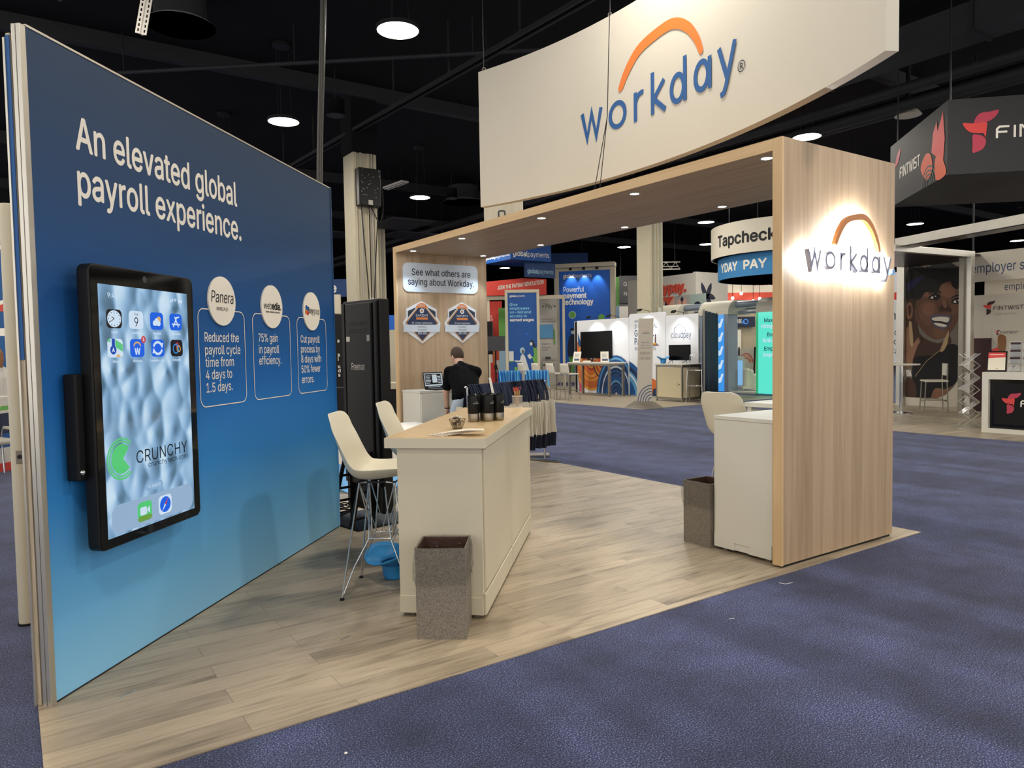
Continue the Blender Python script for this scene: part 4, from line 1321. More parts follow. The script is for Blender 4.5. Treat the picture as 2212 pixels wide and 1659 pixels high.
# ================================================================== shell bar stools
pm('shell_white', '#e2dac4', 0.42, spec=0.4)
def shell_stool(loc, rotz, lab):
    """bar stool facing local +x: moulded shell on a chromed wire tower"""
    o = thing('bar_stool', lab, 'stool', loc, rotz, 'white shell bar stools of the oak booth')
    prof = [(0.245, 0.735, .150), (0.235, 0.758, .195), (0.17, 0.772, .225), (0.06, 0.757, .235), (-0.06, 0.742, .235), (-0.15, 0.758, .232), (-0.205, 0.82, .23), (-0.235, 0.91, .226), (-0.265, 1.02, .222), (-0.288, 1.10, .208), (-0.300, 1.145, .180), (-0.305, 1.163, .145), (-0.308, 1.17, .10)]
    rows = []
    pr = spline([Vector(p) for p in prof], 3)
    m = len(pr)
    for i, p in enumerate(pr):
        x, z, hw = p
        t = i / (m - 1)
        a, b = pr[max(i - 1, 0)], pr[min(i + 1, m - 1)]
        d = Vector((b.x - a.x, b.y - a.y)).normalized()
        nx, nz = d.y, -d.x
        if nz < 0 and t < 0.4: nx, nz = -nx, -nz
        nx, nz = (abs(d.y), abs(d.x))
        row = []
        for k in range(13):
            v = -1 + 2 * k / 12
            lift = (abs(v) ** 2.6) * (0.035 + 0.055 * math.sin(math.pi * min(1, max(0, (t - 0.05) / 0.65)))) * min(1, (1.02 - t) * 4)
            row.append((x + nx * lift, v * hw, z + nz * lift))
        rows.append(row)
    MB().grid(rows).build('seat_shell', 'shell_white', o, smooth=180, solid=0.009, subsurf=1)
    for sx in (1, -1):
        for sy in (1, -1):
            foot = Vector((sx * 0.215, sy * 0.225, 0.012))
            top = Vector((sx * 0.115, sy * 0.125, 0.728))
            MB().tube([foot, top, (sx * 0.06, sy * 0.135, 0.735)], 0.006, 8).build('leg', 'chrome', o, smooth=60)
            mid = Vector((sx * 0.07, sy * 0.085, 0.36))
            MB().tube([foot + Vector((0, 0, 0.004)), foot.lerp(mid, 0.45) + Vector((0, 0, 0.03)), mid, (sx * 0.05, sy * 0.12, 0.70)], 0.005, 8).build('leg_brace', 'chrome', o, smooth=60)
            MB().lathe([(0.0, 0.0), (0.014, 0.0), (0.016, 0.008), (0.009, 0.02), (0.0, 0.022)], 12).build('foot_cap', 'black_plastic', o, smooth=50, loc=(foot.x, foot.y, 0))
    for z, ax, ay in ((0.36, 0.07, 0.085),):
        MB().tube([(ax, ay, z), (-ax, ay, z), (-ax, -ay, z), (ax, -ay, z)], 0.005, 8, True).build('wire_ring', 'chrome', o, smooth=60)
    for sy in (1, -1):
        MB().tube([(0.115, sy * 0.125, 0.728), (0.0, sy * 0.085, 0.36), (-0.115, sy * 0.125, 0.728)], 0.005, 8).build('wire_strut', 'chrome', o, smooth=60)
    for sx in (1, -1):
        MB().tube([(sx * 0.115, 0.125, 0.728), (sx * 0.07, 0.0, 0.36), (sx * 0.115, -0.125, 0.728)], 0.005, 8).build('wire_strut', 'chrome', o, smooth=60)
    MB().tube([(0.12, 0.13, 0.733), (-0.12, 0.13, 0.733), (-0.12, -0.13, 0.733), (0.12, -0.13, 0.733)], 0.006, 8, True).build('seat_ring', 'dark_steel', o, smooth=60)
    return o
s0 = shell_stool((1.975, 4.385, 0), R(-38), 'white shell bar stool between counter and blue wall, wire legs in full view')
copy_tree(s0, 'white shell bar stool half hidden behind the counter by the black kiosk', (2.60, 5.05, 0), R(-40))
copy_tree(s0, 'white shell bar stool behind the cabinet by the glowing sign', (5.24, 4.12, 0), R(4))

# ================================================================== waste bins with clear liners
pm('bin_speckle', '#7a7267', 0.6, noise=(210, 1.3))
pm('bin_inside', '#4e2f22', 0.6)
def liner_mat():
    m, nt, b = new_mat('clear_liner')
    out = nt.nodes['Material Output']
    tr = nt.nodes.new('ShaderNodeBsdfTransparent')
    tr.inputs[0].default_value = (0.985, 0.985, 0.98, 1)
    gl = nt.nodes.new('ShaderNodeBsdfGlossy')
    gl.inputs['Roughness'].default_value = 0.14
    tc = nt.nodes.new('ShaderNodeTexCoord')
    n = nt.nodes.new('ShaderNodeTexNoise')
    n.inputs['Scale'].default_value = 13
    n.inputs['Detail'].default_value = 4
    n.inputs['Distortion'].default_value = 2.5
    nt.links.new(tc.outputs['Object'], n.inputs['Vector'])
    bp = nt.nodes.new('ShaderNodeBump')
    bp.inputs['Strength'].default_value = 1.0
    bp.inputs['Distance'].default_value = 0.04
    nt.links.new(n.outputs['Fac'], bp.inputs['Height'])
    nt.links.new(bp.outputs[0], gl.inputs['Normal'])
    fr = nt.nodes.new('ShaderNodeFresnel')
    fr.inputs['IOR'].default_value = 1.55
    nt.links.new(bp.outputs[0], fr.inputs['Normal'])
    mx = nt.nodes.new('ShaderNodeMixShader')
    hf = nt.nodes.new('ShaderNodeMath')
    hf.operation = 'MULTIPLY'
    hf.inputs[1].default_value = 0.4
    nt.links.new(fr.outputs[0], hf.inputs[0])
    nt.links.new(hf.outputs[0], mx.inputs[0])
    nt.links.new(tr.outputs[0], mx.inputs[1])
    nt.links.new(gl.outputs[0], mx.inputs[2])
    nt.links.new(mx.outputs[0], out.inputs['Surface'])
    M['liner'] = m
liner_mat()
def waste_bin(loc, rotz, lab):
    o = thing('waste_bin', lab, 'bin', loc, rotz, 'square speckled waste bins')
    s, h, t = 0.135, 0.50, 0.006
    g = MB().mat('bin_speckle')
    g.box(-s, -s, 0, s, -s + t, h).box(-s, s - t, 0, s, s, h).box(-s, -s + t, 0, -s + t, s - t, h).box(s - t, -s + t, 0, s, s - t, h).box(-s + t, -s + t, 0, s - t, s - t, t)
    g.build('bin_body', None, o)
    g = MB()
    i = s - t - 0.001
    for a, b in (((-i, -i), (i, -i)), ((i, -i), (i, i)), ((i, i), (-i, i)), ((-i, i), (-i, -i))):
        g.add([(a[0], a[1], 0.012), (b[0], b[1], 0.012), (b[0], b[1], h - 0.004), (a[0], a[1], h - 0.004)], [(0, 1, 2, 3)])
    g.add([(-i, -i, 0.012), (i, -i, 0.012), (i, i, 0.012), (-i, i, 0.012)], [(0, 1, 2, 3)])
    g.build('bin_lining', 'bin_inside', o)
    rows = []
    lv = [(0.36, -0.02), (0.47, -0.012), (0.503, -0.004), (0.504, 0.004), (0.49, 0.006), (0.44, 0.010), (0.39, 0.006), (0.33, 0.011), (0.315, 0.006), (0.30, 0.009)]
    for j, (z, off) in enumerate(lv):
        row = []
        for k in range(40):
            e, f = k // 10, (k % 10) / 10
            u = -1 + 2 * f
            p = [(u, -1), (1, u), (-u, 1), (-1, -u)][e]
            wob = 0.008 * math.sin(k * 1.9 + j * 1.3) * (1 if j > 3 else 0.4)
            r = s + off + (wob if j not in (2, 3) else 0)
            if j > 3: r = max(r, s + 0.002)
            row.append((p[0] * r, p[1] * r, z + 0.010 * math.sin(k * 0.7 + j) * (1 if j > 4 else 0.15)))
        rows.append(row)
    MB().grid(rows, True).build('liner', 'liner', o, smooth=60)
    return o
b0 = waste_bin((1.945, 3.52, 0), R(-37), 'speckled grey bin with a clear liner in front of the end of the counter')
copy_tree(b0, 'speckled grey bin with a clear liner beside the cabinet under the glowing sign', (4.53, 3.862, 0), R(-1))

# ================================================================== glittery hats lying crown down
pm('blue_plastic', '#2f8fd0', 0.3, noise=(120, 0.25), spec=0.6)
def hat(loc, rotz, lab):
    o = thing('party_hat', lab, 'hat', loc, rotz, 'blue glitter hats lying upside down')
    rows = []
    for r, z in ((0.0, 0.0), (0.05, 0.0), (0.075, 0.006), (0.082, 0.03), (0.088, 0.08), (0.097, 0.115), (0.112, 0.125), (0.15, 0.135), (0.18, 0.15), (0.20, 0.165)):
        row = []
        for k in range(40):
            a = 2 * math.pi * k / 40
            curl = max(0, (r - 0.11)) * 0.55 * (math.sin(a) ** 2) - max(0, r - 0.11) * 0.25 * (math.cos(a) ** 2)
            row.append((1.12 * r * math.cos(a), 0.92 * r * math.sin(a), z + curl))
        rows.append(row)
    MB().grid(rows, True).build('brim_and_crown', 'blue_plastic', o, smooth=60, solid=0.004)
    MB().tube([(1.12 * 0.094 * math.cos(R(a)), 0.92 * 0.094 * math.sin(R(a)), 0.108) for a in range(0, 360, 12)], 0.006, 6, True).build('hat_band', 'logo_blue', o, smooth=60)
    return o
h0 = hat((2.14, 4.56, 0.006), R(20), 'blue glitter hat upside down on the plank floor behind the counter')
# ================================================================== things on the counter
TOPZ = 1.0605
def tumbler(loc, rotz, lab):
    o = thing('tumbler', lab, 'tumbler', loc, rotz, 'black tumblers on the counter')
    MB().lathe([(0.037, 0.055), (0.040, 0.06), (0.041, 0.178), (0.040, 0.182), (0.034, 0.182), (0.034, 0.176), (0.0, 0.176)], 32).build('sleeve', 'satin_black', o, smooth=40)
    MB().lathe([(0.0, 0.0), (0.033, 0.0), (0.037, 0.006), (0.0385, 0.03), (0.0385, 0.056), (0.0, 0.056)], 32).build('steel_base', 'steel', o, smooth=40)
    MB().lathe([(0.033, 0.176), (0.036, 0.183), (0.037, 0.187), (0.030, 0.188), (0.028, 0.182), (0.0, 0.182)], 28).build('lid', 'gloss_black', o, smooth=40)
    g = MB()
    for ln, cl in st: g.ribbon([((q[0] - 3.9) * 0.0058, 0.125 + q[1] * 0.0065) for q in ln], 0.0016, 0, cl)
    g.ribbon([((q[0] - 3.7) * 0.0058, 0.1255 + q[1] * 0.0065) for q in arc], 0.0016, 0)
    g.warp(lambda x, y, z: (0.0413 * math.sin(x / 0.0413), -0.0413 * math.cos(x / 0.0413), z))
    g.build('logo', 'pale_grey', o, fixn=False)
    return o
t0 = tumbler((2.661, 4.345, TOPZ), R(2), 'black steel bottomed tumbler nearest the candy bowl')
for k, (x, y, a, lab) in enumerate(((2.752, 4.298, 22, 'black steel bottomed tumbler in the middle of the front row of three'),
                                    (2.845, 4.305, 25, 'black steel bottomed tumbler at the aisle end of the front row of three'),
                                    (2.735, 4.395, 60, 'black tumbler standing behind the first two tumblers'),
                                    (2.83, 4.395, 80, 'black tumbler standing behind the last two tumblers'))):
    copy_tree(t0, lab, (x, y, TOPZ), R(a))
o = MB().box(-0.009, -0.001, 0, 0.009, 0.001, 0.30).xform(Matrix.Rotation(R(-11), 4, 'Y')).build('paper_strip', 'print_white', loc=(2.905, 4.40, TOPZ + 0.003), rotz=R(-35))
tag(o, 'narrow white paper strip leaning upright behind the tumblers', 'paper strip')

pm('wire_gold', '#8c7a55', 0.35, 0.8); pm('candy_white', '#d9cdb4', 0.35); pm('candy_brown', '#4a3a30', 0.3); pm('candy_silver', '#b8b2a8', 0.25, 0.6)
o = thing('candy_bowl', 'small wire bowl full of wrapped sweets on the counter', 'bowl', (2.335, 4.01, TOPZ))
g = MB()
for k in range(20):
    a = 2 * math.pi * k / 20
    g.tube([(r * math.cos(a), r * math.sin(a), z) for r, z in ((0.026, 0.003), (0.036, 0.018), (0.045, 0.038), (0.050, 0.058), (0.054, 0.062))], 0.0013, 5)
for r, z in ((0.026, 0.003), (0.040, 0.028), (0.054, 0.062)): g.tube([(r * math.cos(R(a)), r * math.sin(R(a)), z) for a in range(0, 360, 15)], 0.0018, 5, True)
g.build('wire_basket', 'wire_gold', o, smooth=60)
MB().lathe([(0, 0.002), (0.026, 0.002), (0.026, 0.005), (0, 0.005)], 20).build('base', 'wire_gold', o)
cnd = {}
for m_ in ('candy_white', 'candy_brown', 'candy_silver'):
    g = MB().ball((0, 0, 0), 0.0105, 10, 7, (1, 1, 0.85))
    for sx in (-1, 1): g.add([(sx * 0.008, 0, 0), (sx * 0.018, -0.006, 0.004), (sx * 0.019, 0.001, -0.003), (sx * 0.018, 0.007, 0.003)], [(0, 1, 2), (0, 2, 3)])
    cnd[m_] = g
n = 0
for ring_, z, cnt in ((0.017, 0.018, 5), (0.0, 0.020, 1), (0.030, 0.036, 8), (0.013, 0.037, 3), (0.036, 0.055, 9), (0.018, 0.056, 5), (0.024, 0.072, 5), (0.0, 0.078, 1)):
    for k in range(cnt):
        a = 2 * math.pi * k / cnt + ring_ * 40
        m_ = ('candy_white', 'candy_brown', 'candy_silver', 'candy_white')[n % 4]
        c = cnd[m_].build('wrapped_sweet', m_, smooth=60) if n < 3 else cc[n % 4 if n % 4 < 3 else 0].copy()
        if n < 3:
            cc = (cc if n else []) + [c]
        else: COL.objects.link(c)
        tag(c, 'wrapped sweet heaped in the small wire bowl', 'sweet', 'wrapped sweets in the wire bowl')
        c.location = (2.335 + ring_ * math.cos(a), 4.01 + ring_ * math.sin(a), TOPZ + z)
        c.rotation_euler = (rnd.uniform(-.6, .6), rnd.uniform(-.6, .6), rnd.uniform(0, 6))
        n += 1

pm('card_paper', '#e8dfcb', 0.6); pm('card_print', '#7a4a3a', 0.6)
E1, E2 = Vector((math.cos(CANG), math.sin(CANG), 0)), Vector((-math.sin(CANG), math.cos(CANG), 0))
c0 = None
for k in range(12):
    f = k / 11
    p = Vector((2.205, 3.525, 0)) + E2 * (0.26 - 0.21 * f) + E1 * (0.10 + 0.03 * math.sin(f * 3.1))
    if c0 is None:
        g = MB().mat('card_paper').box(-0.05, -0.05, 0, 0.05, 0.05, 0.0022)
        g.mat('card_print').box(-0.0505, -0.0505, 0.0004, 0.0505, -0.0499, 0.0012)
        c = c0 = g.build('leaflet', None)
    else:
        c = c0.copy()
        COL.objects.link(c)
    c.location = (p.x, p.y, TOPZ + 0.0016 + 0.0028 * k)
    c.rotation_euler = (0, R(2.0), CANG - R(115 - 40 * f))
    tag(c, 'small white leaflet in the fanned stack near the edge of the counter', 'leaflet', 'fanned leaflets on the counter')

def mesh_alpha():
    m, nt, b = new_mat('wire_mesh')
    tc = nt.nodes.new('ShaderNodeTexCoord')
    mp = nt.nodes.new('ShaderNodeMapping')
    mp.inputs['Scale'].default_value = (1, 1, 1)
    ck = nt.nodes.new('ShaderNodeTexChecker')
    ck.inputs['Scale'].default_value = 260
    nt.links.new(tc.outputs['Object'], ck.inputs['Vector'])
    ma = nt.nodes.new('ShaderNodeMapRange')
    ma.inputs['To Min'].default_value = 0.1
    ma.inputs['To Max'].default_value = 0.55
    nt.links.new(ck.outputs['Fac'], ma.inputs['Value'])
    nt.links.new(ma.outputs[0], b.inputs['Alpha'])
    b.inputs['Base Color'].default_value = lin('#d8d4cb')
    b.inputs['Metallic'].default_value = 0.3
    M['wire_mesh'] = m
mesh_alpha()
CUP = (3.585, 5.13, TOPZ)
o = thing('pen_cup', 'white wire mesh pen cup at the far end of the counter', 'cup', CUP)
MB().lathe([(0.043, 0.004), (0.045, 0.098)], 32).build('mesh_wall', 'wire_mesh', o, smooth=40)
for z in (0.003, 0.099): MB().tube([(0.0445 * math.cos(R(a)), 0.0445 * math.sin(R(a)), z) for a in range(0, 360, 12)], 0.0028, 6, True).build('rim', 'white_paint', o, smooth=60)
MB().lathe([(0, 0.001), (0.043, 0.001), (0.043, 0.004), (0, 0.004)], 24).build('base', 'white_paint', o)
pm('pen_red', '#b8432f', 0.4); pm('pen_navy', '#232c50', 0.4); pm('pen_kraft', '#b08d62', 0.6)
pens = {}
for k in range(14):
    m_ = ('pen_red', 'pen_kraft', 'pen_navy', 'pen_kraft')[k % 4]
    if m_ not in pens:
        p = thing('pen', '', 'pen', CUP)
        MB().tube([(0, 0, 0.0), (0, 0, 0.008), (0, 0, 0.14)], [0.001, 0.0035, 0.0035], 8).build('barrel', 'pen_kraft', p, smooth=60)
        MB().tube([(0, 0, 0.137), (0, 0, 0.158), (0, 0, 0.163)], [0.0048, 0.0048, 0.002], 8).build('cap', 'pen_red' if m_ == 'pen_kraft' else m_, p, smooth=60)
        pens[m_] = p
    else: p = copy_tree(pens[m_])
    tag(p, {'pen_red': 'red capped pen in the white mesh cup', 'pen_kraft': 'brown barrelled pen with a red end in the white mesh cup', 'pen_navy': 'navy capped pen in the white mesh cup'}[m_], 'pen', 'pens in the mesh cup')
    a = 2.4 * k
    r = 0.012 + 0.016 * ((k * 7) % 5) / 4
    p.location = (CUP[0] + r * math.cos(a) * .25, CUP[1] + r * math.sin(a) * .25, TOPZ + 0.006 + 0.006 * (k % 3))
    p.rotation_euler = (-0.16 * math.sin(a), 0.16 * math.cos(a), 0)

# ================================================================== people
pm('skin_fair', '#bf9681', 0.55); pm('skin_brown', '#5a3a2a', 0.55)
pm('hair_brown', '#3d2c1e', 0.8, bump=(90, 0.5)); pm('hair_black', '#15110f', 0.8); pm('hair_light', '#8a5f3c', 0.7, bump=(60, 0.5))
pm('tee_black', '#08080a', 0.9, bump=(9, 0.35), spec=0.1); pm('jeans_pale', '#a8b8c8', 0.85, noise=(30, 0.08), bump=(25, 0.15)); pm('knit_white', '#c9c5bd', 0.9, bump=(40, 0.3)); pm('suit_black', '#121215', 0.85)
pm('eye_white', '#e8e4de', 0.3); pm('shoe', '#2a2826', 0.6)
def limb(mb, pts, rs, seg=14):
    n = len(pts)
    P = spline([Vector(p) for p in pts], 5) if n > 2 else [Vector(pts[0]).lerp(Vector(pts[1]), t / 5) for t in range(6)]
    rr = []
    for i in range(len(P)):
        t = i / (len(P) - 1) * (n - 1)
        k = min(int(t), n - 2)
        rr.append(rs[k] + (rs[k + 1] - rs[k]) * (t - k))
    mb.tube(P, rr, seg)
    mb.ball(P[0], rr[0], 12, 8).ball(P[-1], rr[-1], 12, 8)
def person(name_lab, J, col, hair, hair_len=0.0, group=None):
    """J: world joints. One continuous body; clothing and hair are its children."""
    base = J['base']
    o = thing('person', name_lab, 'person', base)
    V = {k: Vector(p) - Vector(base) for k, p in J.items() if k not in ('base', 'face')}
    f = Vector(J['face']).normalized()
    side = f.cross(Vector((0, 0, 1))).normalized()          # the person's own right hand side
    hc = V['head']
    up_ = (hc - V['neck']).normalized()
    b = MB()
    # head: skull, jaw, nose, ears
    hm = Matrix((side, f, side.cross(f))).transposed().to_4x4()
    def hp(x, y, z): return hc + hm @ Vector((x, y, z))
    s = len(b.v)
    b.ball((0, 0, 0), 0.1, 18, 12, (0.76, 0.95, 1.12)); b.xform(Matrix.Translation(hc) @ hm, s)
    s = len(b.v)
    b.ball((0, 0.03, -0.065), 0.062, 14, 10, (0.85, 0.95, 0.9)); b.xform(Matrix.Translation(hc) @ hm, s)
    limb(b, [hp(0, 0.093, 0.005), hp(0, 0.112, -0.03)], [0.008, 0.014], 8)
    for sx in (-1, 1):
        s = len(b.v)
        b.ball((sx * 0.079, -0.008, -0.012), 0.03, 10, 8, (0.35, 0.6, 1.0)); b.xform(Matrix.Translation(hc) @ hm, s)
    limb(b, [V['neck'] - up_ * 0.03, hc - up_ * 0.05], [0.06, 0.052])
    tr = [V['pelvis'], V['waist'], V['chest'], V['neck']]
    for off, k in ((-1, 0.085), (0, 0.0), (1, 0.085)):
        limb(b, [t + side * off * w_ for t, w_ in zip(tr, (0.085, 0.075, 0.10, 0.05))], [0.092, 0.082, 0.095, 0.055])
    for sd in ('l', 'r'):
        sg = -1 if sd == 'l' else 1
        sh, el, wr = V['sh_' + sd], V['el_' + sd], V['wr_' + sd]
        limb(b, [V['chest'] + side * sg * 0.10 + Vector((0, 0, 0.05)), sh], [0.07, 0.062])
        limb(b, [sh, el], [0.056, 0.042]); limb(b, [el, wr], [0.042, 0.028])
        d = (wr - el).normalized()
        pn = d.cross(f).normalized() if d.cross(f).length > 0.2 else side
        pc = wr + d * 0.05
        limb(b, [wr + d * 0.01 + pn * 0.012, wr + d * 0.085 + pn * 0.022], [0.021, 0.016], 10)
        limb(b, [wr + d * 0.01 - pn * 0.012, wr + d * 0.085 - pn * 0.020], [0.021, 0.016], 10)
        q = d.cross(pn).normalized()
        if q.z > 0: q = -q
        for i, (o_, L_) in enumerate(((0.033, 0.068), (0.012, 0.078), (-0.010, 0.074), (-0.031, 0.058))):
            r0 = wr + d * 0.088 + pn * o_
            limb(b, [r0, r0 + d * L_ * 0.55 + q * 0.006, r0 + d * L_ + q * 0.022], [0.0095, 0.009, 0.0075], 8)
        limb(b, [wr + d * 0.025 + pn * 0.03, wr + d * 0.055 + pn * 0.052 + q * 0.01, wr + d * 0.085 + pn * 0.056 + q * 0.02], [0.013, 0.011, 0.009], 8)
        hp_ = V['pelvis'] + side * sg * 0.09 + Vector((0, 0, -0.04))
        limb(b, [hp_, V['kn_' + sd], V['an_' + sd]], [0.088, 0.058, 0.038])
        ft = V['an_' + sd]
        toe = Vector((f.x, f.y, 0)).normalized()
        limb(b, [ft + Vector((0, 0, -0.045)) - toe * 0.03, ft + Vector((0, 0, -0.06)) + toe * 0.15], [0.036, 0.026])
    body = b.build('body', col['skin'], o, remesh=0.0075)
    # shirt
    g = MB()
    for off in (-1, 0, 1):
        limb(g, [t + side * off * w_ for t, w_ in zip([V['pelvis'] + (V['waist'] - V['pelvis']) * 0.12, V['waist'], V['chest'], V['neck'] - up_ * 0.035], (0.085, 0.085, 0.105, 0.06))], [0.112, 0.105, 0.112, 0.072])
    limb(g, [V['neck'] - up_ * 0.05, V['neck'] + up_ * 0.012], [0.095, 0.071])
    for sd, sg in (('l', -1), ('r', 1)):
        sh, el = V['sh_' + sd], V['el_' + sd]
        limb(g, [V['neck'] - up_ * 0.05, sh], [0.075, 0.07])
        limb(g, [V['chest'] + side * sg * 0.10 + Vector((0, 0, 0.05)), sh], [0.085, 0.074])
        end = sh.lerp(el, 0.72) if col.get('short', True) else V['wr_' + sd]
        limb(g, [sh, sh.lerp(end, .5), end], [0.072, 0.068, 0.062 if col.get('short', True) else 0.042])
    g.build('shirt', col['top'], o, remesh=0.011)
    # trousers
    g = MB()
    limb(g, [V['pelvis'] - side * 0.07, V['pelvis'] + side * 0.07], [0.105, 0.105])
    for sd, sg in (('l', -1), ('r', 1)):
        hp_ = V['pelvis'] + side * sg * 0.09 + Vector((0, 0, -0.04))
        limb(g, [hp_, V['kn_' + sd], V['an_' + sd] + Vector((0, 0, 0.0))], [0.102, 0.074, 0.058])
    g.build('trousers', col['legs'], o, remesh=0.012)
    for sd in 'lr':
        ft = V['an_' + sd]
        toe = Vector((f.x, f.y, 0)).normalized()
        g = MB()
        limb(g, [ft + Vector((0, 0, -0.04)) - toe * 0.035, ft + Vector((0, 0, -0.05)) + toe * 0.15], [0.046, 0.036])
        g.build('shoe', 'shoe', o, remesh=0.01)
    # hair
    g = MB()
    s = 0
    g.ball((0, -0.012, 0.02), 0.106, 20, 14, (0.78, 0.95, 1.08))
    g.v = [(x, y, max(z, -0.035 - 0.35 * max(0, -y) if y < 0.02 else 0.055 + 0.2 * max(0, y - 0.05))) for x, y, z in g.v]
    g.xform(Matrix.Translation(hc) @ hm)
    if hair_len:
        for k in range(9):
            a = R(-150 + k * 15 * 2.5)
            p0 = hp(0.07 * math.sin(a), -0.03 - 0.05 * abs(math.cos(a)), 0.02)
            limb(g, [p0, p0 + Vector((0, 0, -hair_len * .5)) + side * 0.02 * math.sin(a), p0 + Vector((0, 0, -hair_len)) + side * 0.01 * math.cos(k)], [0.035, 0.034, 0.018], 8)
    g.build('hair', hair, o, remesh=0.008)
    for sx in (-1, 1):
        MB().ball(hp(sx * 0.031, 0.086, 0.012), 0.012, 10, 8).build('eye', 'eye_white', body)
    MB().ball((0, 0, 0), 0.022, 12, 8, (1.0, 0.35, 0.28)).xform(Matrix.Translation(hp(0, 0.09, -0.075)) @ hm).build('mouth', 'pen_red', body, smooth=60)
    return o, V
man, mv = person('person in a black T-shirt and pale jeans bending over the white cabinet', dict(
    base=(4.66, 7.90, 0.006), face=(-0.05, 0.93, -0.42), head=(4.855, 8.31, 1.475), neck=(4.825, 8.17, 1.345), chest=(4.79, 8.06, 1.24), waist=(4.71, 7.87, 1.08), pelvis=(4.66, 7.77, 0.96),
    sh_l=(4.625, 8.12, 1.285), el_l=(4.60, 8.17, 1.02), wr_l=(4.63, 8.20, 0.80), sh_r=(4.955, 8.0, 1.275), el_r=(5.01, 8.24, 1.10), wr_r=(4.95, 8.47, 1.085),
    kn_l=(4.56, 7.98, 0.50), an_l=(4.50, 7.86, 0.10), kn_r=(4.80, 7.92, 0.50), an_r=(4.80, 7.78, 0.10)),
    dict(skin='skin_fair', top='tee_black', legs='jeans_pale'), 'hair_brown')
wv = mv['wr_l']
MB().tube([wv + Vector((0.032 * math.cos(R(a)), 0.032 * math.sin(R(a)), 0.02)) for a in range(0, 360, 20)], 0.008, 8, True).build('wrist_watch', 'gloss_black', man, smooth=60)
MB().tube([wv + Vector((0.034 * math.cos(R(a)), 0.034 * math.sin(R(a)), 0.045)) for a in range(0, 360, 20)], 0.006, 8, True).build('bracelet', 'wire_gold', man, smooth=60)

glow('lap_screen', '#c9d4dc', 0.8); glow('lap_dark', '#15161a', 0.6)
o = thing('laptop', 'open black laptop with a lit screen on the white cabinet', 'laptop', (4.80, 8.70, 1.033), R(8))
MB().box(-0.165, -0.11, 0, 0.165, 0.11, 0.014).build('keyboard_base', 'satin_black', o, bevel=0.004)
MB().box(-0.145, -0.02, 0.0142, 0.145, 0.09, 0.0152).build('keys', 'dark_grey', o)
lidm = Matrix.Translation((0, 0.11, 0.012)) @ Matrix.Rotation(R(-12), 4, 'X')
sl = MB().box(-0.165, 0, 0, 0.165, 0.008, 0.225).xform(lidm).build('lid', 'satin_black', o, bevel=0.003)
g = MB().mat('lap_screen').rect(-0.15, 0.035, 0.15, 0.21, -0.0012)
g.mat('lap_dark').rect(-0.14, 0.055, 0.13, 0.20, -0.0017).rect(-0.15, 0.012, 0.15, 0.03, -0.0012)
g.mat('lap_screen').rect(-0.02, 0.08, 0.06, 0.19, -0.0022)
for k in range(6): g.rect(-0.13, 0.07 + 0.02 * k, -0.06 + 0.01 * (k % 3), 0.078 + 0.02 * k, -0.0022)
for k in range(5): g.rect(0.07, 0.07 + 0.022 * k, 0.12, 0.08 + 0.022 * k, -0.0022)
g.mat('lap_screen').rect(-0.1, 0.016, 0.1, 0.024, -0.0017)
g.xform(lidm).build('display', None, sl, fixn=False)

# ================================================================== tote bags on a rail, lanyards on a rack
pm('navy_strap', '#1a2036', 0.85, bump=(30, 0.3)); pm('canvas', '#d6cdb8', 0.85, bump=(14, 0.3)); pm('navy_canvas', '#151a2c', 0.9)
RL, RR_ = Vector((4.47, 7.45, 1.12)), Vector((6.08, 8.04, 1.12))
bar_dir = (RR_ - RL).normalized()
bang = math.atan2(bar_dir.y, bar_dir.x)
o = thing('bag_rail', 'chrome rail stand holding the navy handled tote bags', 'rack', (RL.x, RL.y, 0.006), bang)
ln_ = (RR_ - RL).length
MB().tube([(-0.02, 0, 1.114), (ln_ + 0.02, 0, 1.114)], 0.012, 12).build('rail', 'chrome', o, smooth=60)
for x in (0.02, ln_ - 0.02):
    MB().tube([(x, 0, 0.03), (x, 0, 1.114)], 0.014, 12).build('upright', 'chrome', o, smooth=60)
    MB().box(x - 0.03, -0.24, 0, x + 0.03, 0.24, 0.03).build('foot', 'grey_metal', o, bevel=0.006)
    MB().box(x - 0.025, -0.235, 0.0305, x + 0.025, 0.235, 0.033).build('foot_pad', 'logo_blue', o)
